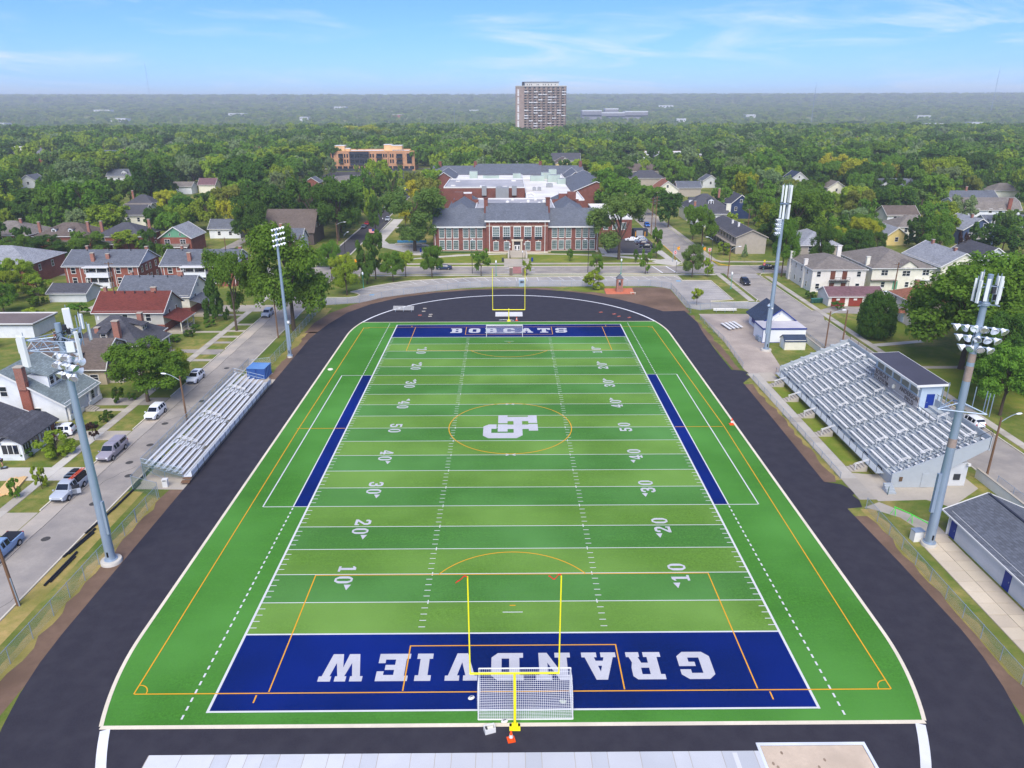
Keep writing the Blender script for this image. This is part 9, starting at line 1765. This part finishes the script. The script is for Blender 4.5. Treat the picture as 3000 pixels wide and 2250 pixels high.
for k, (x, y) in enumerate(((-19.8, 123.6), (-19.8, 121.0), (-20.3, 117.6), (-17.9, 116.6), (-17.9, 118.2), (21.3, 119.6), (24.2, 118.0), (25.0, 116.0), (27.2, 115.0))):
    t = thing('track_block', ('brown block lying on the asphalt of the left D' if x < 0 else 'red-brown block lying on the asphalt of the right D'), 'block', (x, y, .016), R(5*k), 'blocks lying in the left D' if x < 0 else 'blocks lying in the right D'); MB().box(-.4, .4, -.22, .22, 0, .1).build('slab', HB if x > 0 or k == 2 else CONC, t); MB().box(-.1, .1, -.05, .05, .1, .13).build('lug', GALV, t)
t = thing('tool_pile', 'pile of white pipes and parts at the base of the far goal post', 'pile', (.0, 112.9, .016))
for i in range(4): MB().tube((-2.2+i*.3, .2-.1*i, .1+.05*i), (1.2-i*.2, -.1-.08*i, .1+.05*i), .06, .06, 6).build('pipe', WHITE if i % 2 else GALV, t)
t = thing('pylon_cap', 'round pale cap lying beside the left touchline', 'cap', (-32.6, 81.0, .03)); MB().lathe([(.5, 0), (.45, .12), (.1, .2)], 12).build('cap', SD['cream'], t, smooth=40)
PIPE = M('black_drain_pipe', (30, 31, 36), .4, .06, 3, big=0)
for k, (x0, y0, x1, y1, lb) in enumerate(((-46.95, 16.6, -46.9, 22.5, 'nearest black drain pipe on the left verge'), (-47.85, 21.6, -47.35, 27.2, 'second black drain pipe close to the left kerb'), (-47.95, 26.2, -47.45, 32.0, 'third black drain pipe close to the left kerb'), (-47.45, 31.4, -47.25, 38.0, 'fourth black drain pipe running to the bleachers'), (-47.7, 37.0, -47.75, 45.0, 'farthest black drain pipe behind the bleachers'))):
    t = thing('drain_pipe', lb, 'pipe', (0, 0, 0), 0, 'drain pipes on the left verge'); b = MB(); n = 14
    for i in range(n): u0, u1 = i/n, (i+1)/n; b.tube((x0+(x1-x0)*u0, y0+(y1-y0)*u0, .14), (x0+(x1-x0)*u1, y0+(y1-y0)*u1, .14), .13 if i % 2 else .12, None, 8)
    b.build('pipe', PIPE, t, smooth=30)
    if k in (0, 1): MB().tube((x0+.24, y0+.6, .12), (x1+.26, y1-.8, .12), .1, .1, 8).build('second_pipe', PIPE, t, smooth=30)
LUM = M('fresh_lumber', (226, 188, 132), .8, .1, 2, big=.06)
t = thing('lumber_stack', 'stack of fresh pale boards on the lawn beside the drive at left', 'lumber', (-63.2, 37.4, 0), R(12)); rr = random.Random(4)
for k in range(3):
    for i in range(7): MB().box(-1.05+i*.3, -.78+i*.3, -2.4+rr.uniform(-.2, .2), 2.3+rr.uniform(-.3, .2), .05+k*.06, .105+k*.06).build('board', LUM, t)
t = thing('lumber_stack', 'smaller scatter of pale boards at the left edge', 'lumber', (-66.2, 38.0, 0), R(30))
for i in range(5): MB().box(-.9+i*.34, -.62+i*.34, -1.8+rr.uniform(-.5, .4), 1.8, .05, .11).build('board', LUM, t)
t = thing('fuel_can', 'small red container by the boards', 'can', (-61.7, 36.2, 0)); MB().box(-.16, .16, -.12, .12, 0, .4).build('body', REDS, t); MB().tube((.08, 0, .4), (.16, 0, .55), .03, .03, 6).build('spout', YELS, t)
GRN = M('bright_green_paint', (80, 220, 70), .5, .04, 2, big=0)
t = thing('barricade', 'bright green pipe barricade on tripod legs across the gate path', 'barricade', (0, 0, 0)); b = MB(); b.path([(44.9, 29.6, 1.0), (46.0, 27.9, 1.0), (47.2, 26.4, .7)], .06, 6); b.build('pipe', GRN, t)
for (x, y) in ((44.95, 29.5), (46.05, 27.8)):
    for a in (30, 150, 270): MB().beam((x, y, 1.0), (x+.35*math.cos(R(a)), y+.35*math.sin(R(a)), 0), .05).build('leg', GRN, t)
t = thing('utility_cabinet', 'square pale cabinet at the foot of the near right mast', 'cabinet', (44.75, 24.1, 0), R(5)); MB().box(-.55, .55, -.4, .4, 0, 1.25).build('body', WHITE, t); MB().box(-.6, .6, -.45, .45, 1.252, 1.32).build('lid', GALV, t)
t = thing('compost_bin', 'wooden bin with rusty top behind the field house', 'bin', (56.9, 31.2, 0)); MB().box(-.9, .9, -.6, .6, 0, 1.0).build('body', SD['sage'], t); MB().box(-.95, .95, -.65, .65, 1.002, 1.1).build('lid', HB, t)
for k in range(4):
    t = thing('wheelie_bin', 'dark green wheelie bin in the row beside the maroon garage', 'bin', (73.4+k*.8, 127.4+k*.12, 0), 0, 'wheelie bins by the garage'); MB().box(-.33, .33, -.35, .35, .1, 1.05).build('body', M('bin_green', (40, 84, 74), .5), t); MB().box(-.36, .36, -.4, .38, 1.052, 1.14).build('lid', M('bin_lid', (66, 124, 112), .5), t); MB().tube((-.3, .35, .1), (.3, .35, .1), .1, .1, 8).build('wheel', TYRE, t)
for (x, y, c, lb) in ((-1.6, 178.5, DARKM, 'black litter bin left of the school forecourt'), (7.4, 178.8, BLUEP, 'blue recycling bin right of the school forecourt'), (-28.4, 194.6, BLUEP, 'blue banner box on the school plaza')):
    t = thing('litter_bin', lb, 'bin', (x, y, 0)); MB().lathe([(.3, 0), (.34, .9), (.3, 1.0)], 12).build('body', c, t, smooth=40); MB().lathe([(.33, 1.0), (.2, 1.2), (.05, 1.25)], 12).build('dome', c, t, smooth=40)
t = thing('dumpster', 'black enclosed dumpster shelter at the end of the school lot', 'dumpster', (48.2, 223.5, 0)); MB().box(-2.6, 2.6, -.2, 3.2, 0, 2.6).build('body', BLKP, t); MB().box(-1.6, .8, -.24, -.205, .2, 2.2).build('opening', VENTG, t)
for s in (-1.9, 1.5): MB().tube((s, -.6, 0), (s, -.6, 1.8), .14, .14, 8).build('bollard', SIG, t)
t = thing('booth', 'pale blue ticket booth against the far fence behind the goal post', 'booth', (3.6, 146.2, 0)); MB().box(-.8, .8, -.6, .6, 0, 1.9).build('body', M('booth_blue', (170, 196, 214), .6), t); MB().box(-.9, .9, -.7, .7, 1.902, 2.0).build('roof', WHITE, t); MB().box(-.5, .5, -.63, -.605, .9, 1.6).build('window', GLASS, t)
for k, (x, y, sx, sy, lb) in enumerate(((-34, 207.5, 9, .9, 'long low concrete seat wall on the school plaza, rear one'), (-31.5, 203.4, 8, .9, 'long low concrete seat wall on the school plaza, front one'))): t = thing('seat_wall', lb, 'wall', (x, y, 0), 0); MB().box(-sx/2, sx/2, -sy/2, sy/2, 0, .5).build('wall', CONC, t); MB().box(-sx/2-.06, sx/2+.06, -sy/2-.06, sy/2+.06, .502, .58).build('coping', CONCW, t)
t = thing('sign_panel', 'long blue and white banner sign on the school plaza', 'sign', (-33, 209.4, 0)); MB().box(-5, 5, -.05, .05, .5, 1.3).build('panel', M('banner_blue', (70, 140, 180), .6), t)
for s in (-4.6, 0, 4.6): MB().tube((s, 0.1, 0), (s, .1, 1.4), .05, .05, 6).build('post', GALV, t)
for (x, y) in ((-47.9, 36.0), (-45.2, 30.2)): pass
# a person bending over in the far-left drive
t = thing('person', 'person in blue shirt and dark shorts bending over tools on the drive', 'person', (-68.0, 43.2, 0), R(200))
def skinned(name, pts, edges, radii, mat, parent):
    me = bpy.data.meshes.new(name); me.from_pydata(pts, edges, []); me.materials.append(mat); o = bpy.data.objects.new(name, me); C.objects.link(o); o.parent = parent
    m_ = o.modifiers.new('skin', 'SKIN'); 
    for i, r in enumerate(radii): me.skin_vertices[0].data[i].radius = (r, r)
    me.skin_vertices[0].data[0].use_root = True; s_ = o.modifiers.new('sub', 'SUBSURF'); s_.levels = 1; s_.render_levels = 2; return o
SKIN = M('skin', (196, 150, 122), .6, .04, 2, big=0); SHIRT = M('blue_shirt', (32, 84, 190), .8, .06, 2, big=0); SHORTS = M('dark_shorts', (44, 46, 54), .8, .06, 2, big=0)
P_ = [(0, 0, .95), (.1, 0, 1.0), (.32, 0, 1.2), (.5, 0, 1.32), (.62, 0, 1.36), (.72, 0, 1.34), (-.02, .11, .92), (.04, .13, .5), (-.04, .13, .08), (.12, .14, .04), (-.02, -.11, .92), (.04, -.13, .5), (-.04, -.13, .08), (.12, -.14, .04), (.48, .2, 1.28), (.56, .24, 1.0), (.62, .2, .74), (.66, .19, .66), (.48, -.2, 1.28), (.56, -.24, 1.0), (.62, -.2, .74), (.66, -.19, .66)]
E_ = [(0, 1), (1, 2), (2, 3), (3, 4), (4, 5), (0, 6), (6, 7), (7, 8), (8, 9), (0, 10), (10, 11), (11, 12), (12, 13), (3, 14), (14, 15), (15, 16), (16, 17), (3, 18), (18, 19), (19, 20), (20, 21)]
skinned('body', P_, E_, [.15, .15, .16, .15, .06, .1, .1, .07, .045, .04, .1, .07, .045, .04, .07, .05, .035, .04, .07, .05, .035, .04], SKIN, t)
skinned('shirt', [(.02, 0, .98), (.3, 0, 1.19), (.5, 0, 1.31), (.48, .2, 1.28), (.53, .23, 1.1), (.48, -.2, 1.28), (.53, -.23, 1.1)], [(0, 1), (1, 2), (2, 3), (3, 4), (2, 5), (5, 6)], [.17, .18, .165, .085, .075, .085, .075], SHIRT, t)
skinned('shorts', [(0, 0, .95), (-.02, .11, .9), (.02, .125, .6), (-.02, -.11, .9), (.02, -.125, .6)], [(0, 1), (1, 2), (0, 3), (3, 4)], [.165, .12, .1, .12, .1], SHORTS, t)
b = MB(); b.lathe([(.05, -.02), (.1, .03), (.108, .09), (.07, .14)], 12); o = b.build('hair', M('dark_hair', (52, 40, 32), .8), t, smooth=60); o.location = (.74, 0, 1.37); o.rotation_euler = (0, R(40), 0)
t = thing('tool_case', 'small dark saw and tools on the concrete at the person feet', 'tools', (-67.3, 42.4, 0), R(20)); MB().box(-.4, .4, -.2, .2, 0, .22).build('case', DARKM, t); MB().lathe([(.2, 0), (.2, .03)], 14, (.1, 0, .24)).build('blade', GALV, t)

# ================================================================ the hazy air
hb = MB().box(-8850, 8850, -260, 8850, -18, 160).build('haze', None)
hb['kind'] = 'stuff'; hb['label'] = 'thin blue summer haze over the far plain'
hm = bpy.data.materials.new('haze'); hm.use_nodes = True; ht = hm.node_tree; ht.nodes.clear()
ho = ht.nodes.new('ShaderNodeOutputMaterial'); pv = ht.nodes.new('ShaderNodeVolumePrincipled')
pv.inputs['Color'].default_value = (0.88, 0.94, 1.0, 1); pv.inputs['Density'].default_value = 0.00019; pv.inputs['Anisotropy'].default_value = 0.0
ht.links.new(pv.outputs[0], ho.inputs['Volume']); hb.data.materials.append(hm)
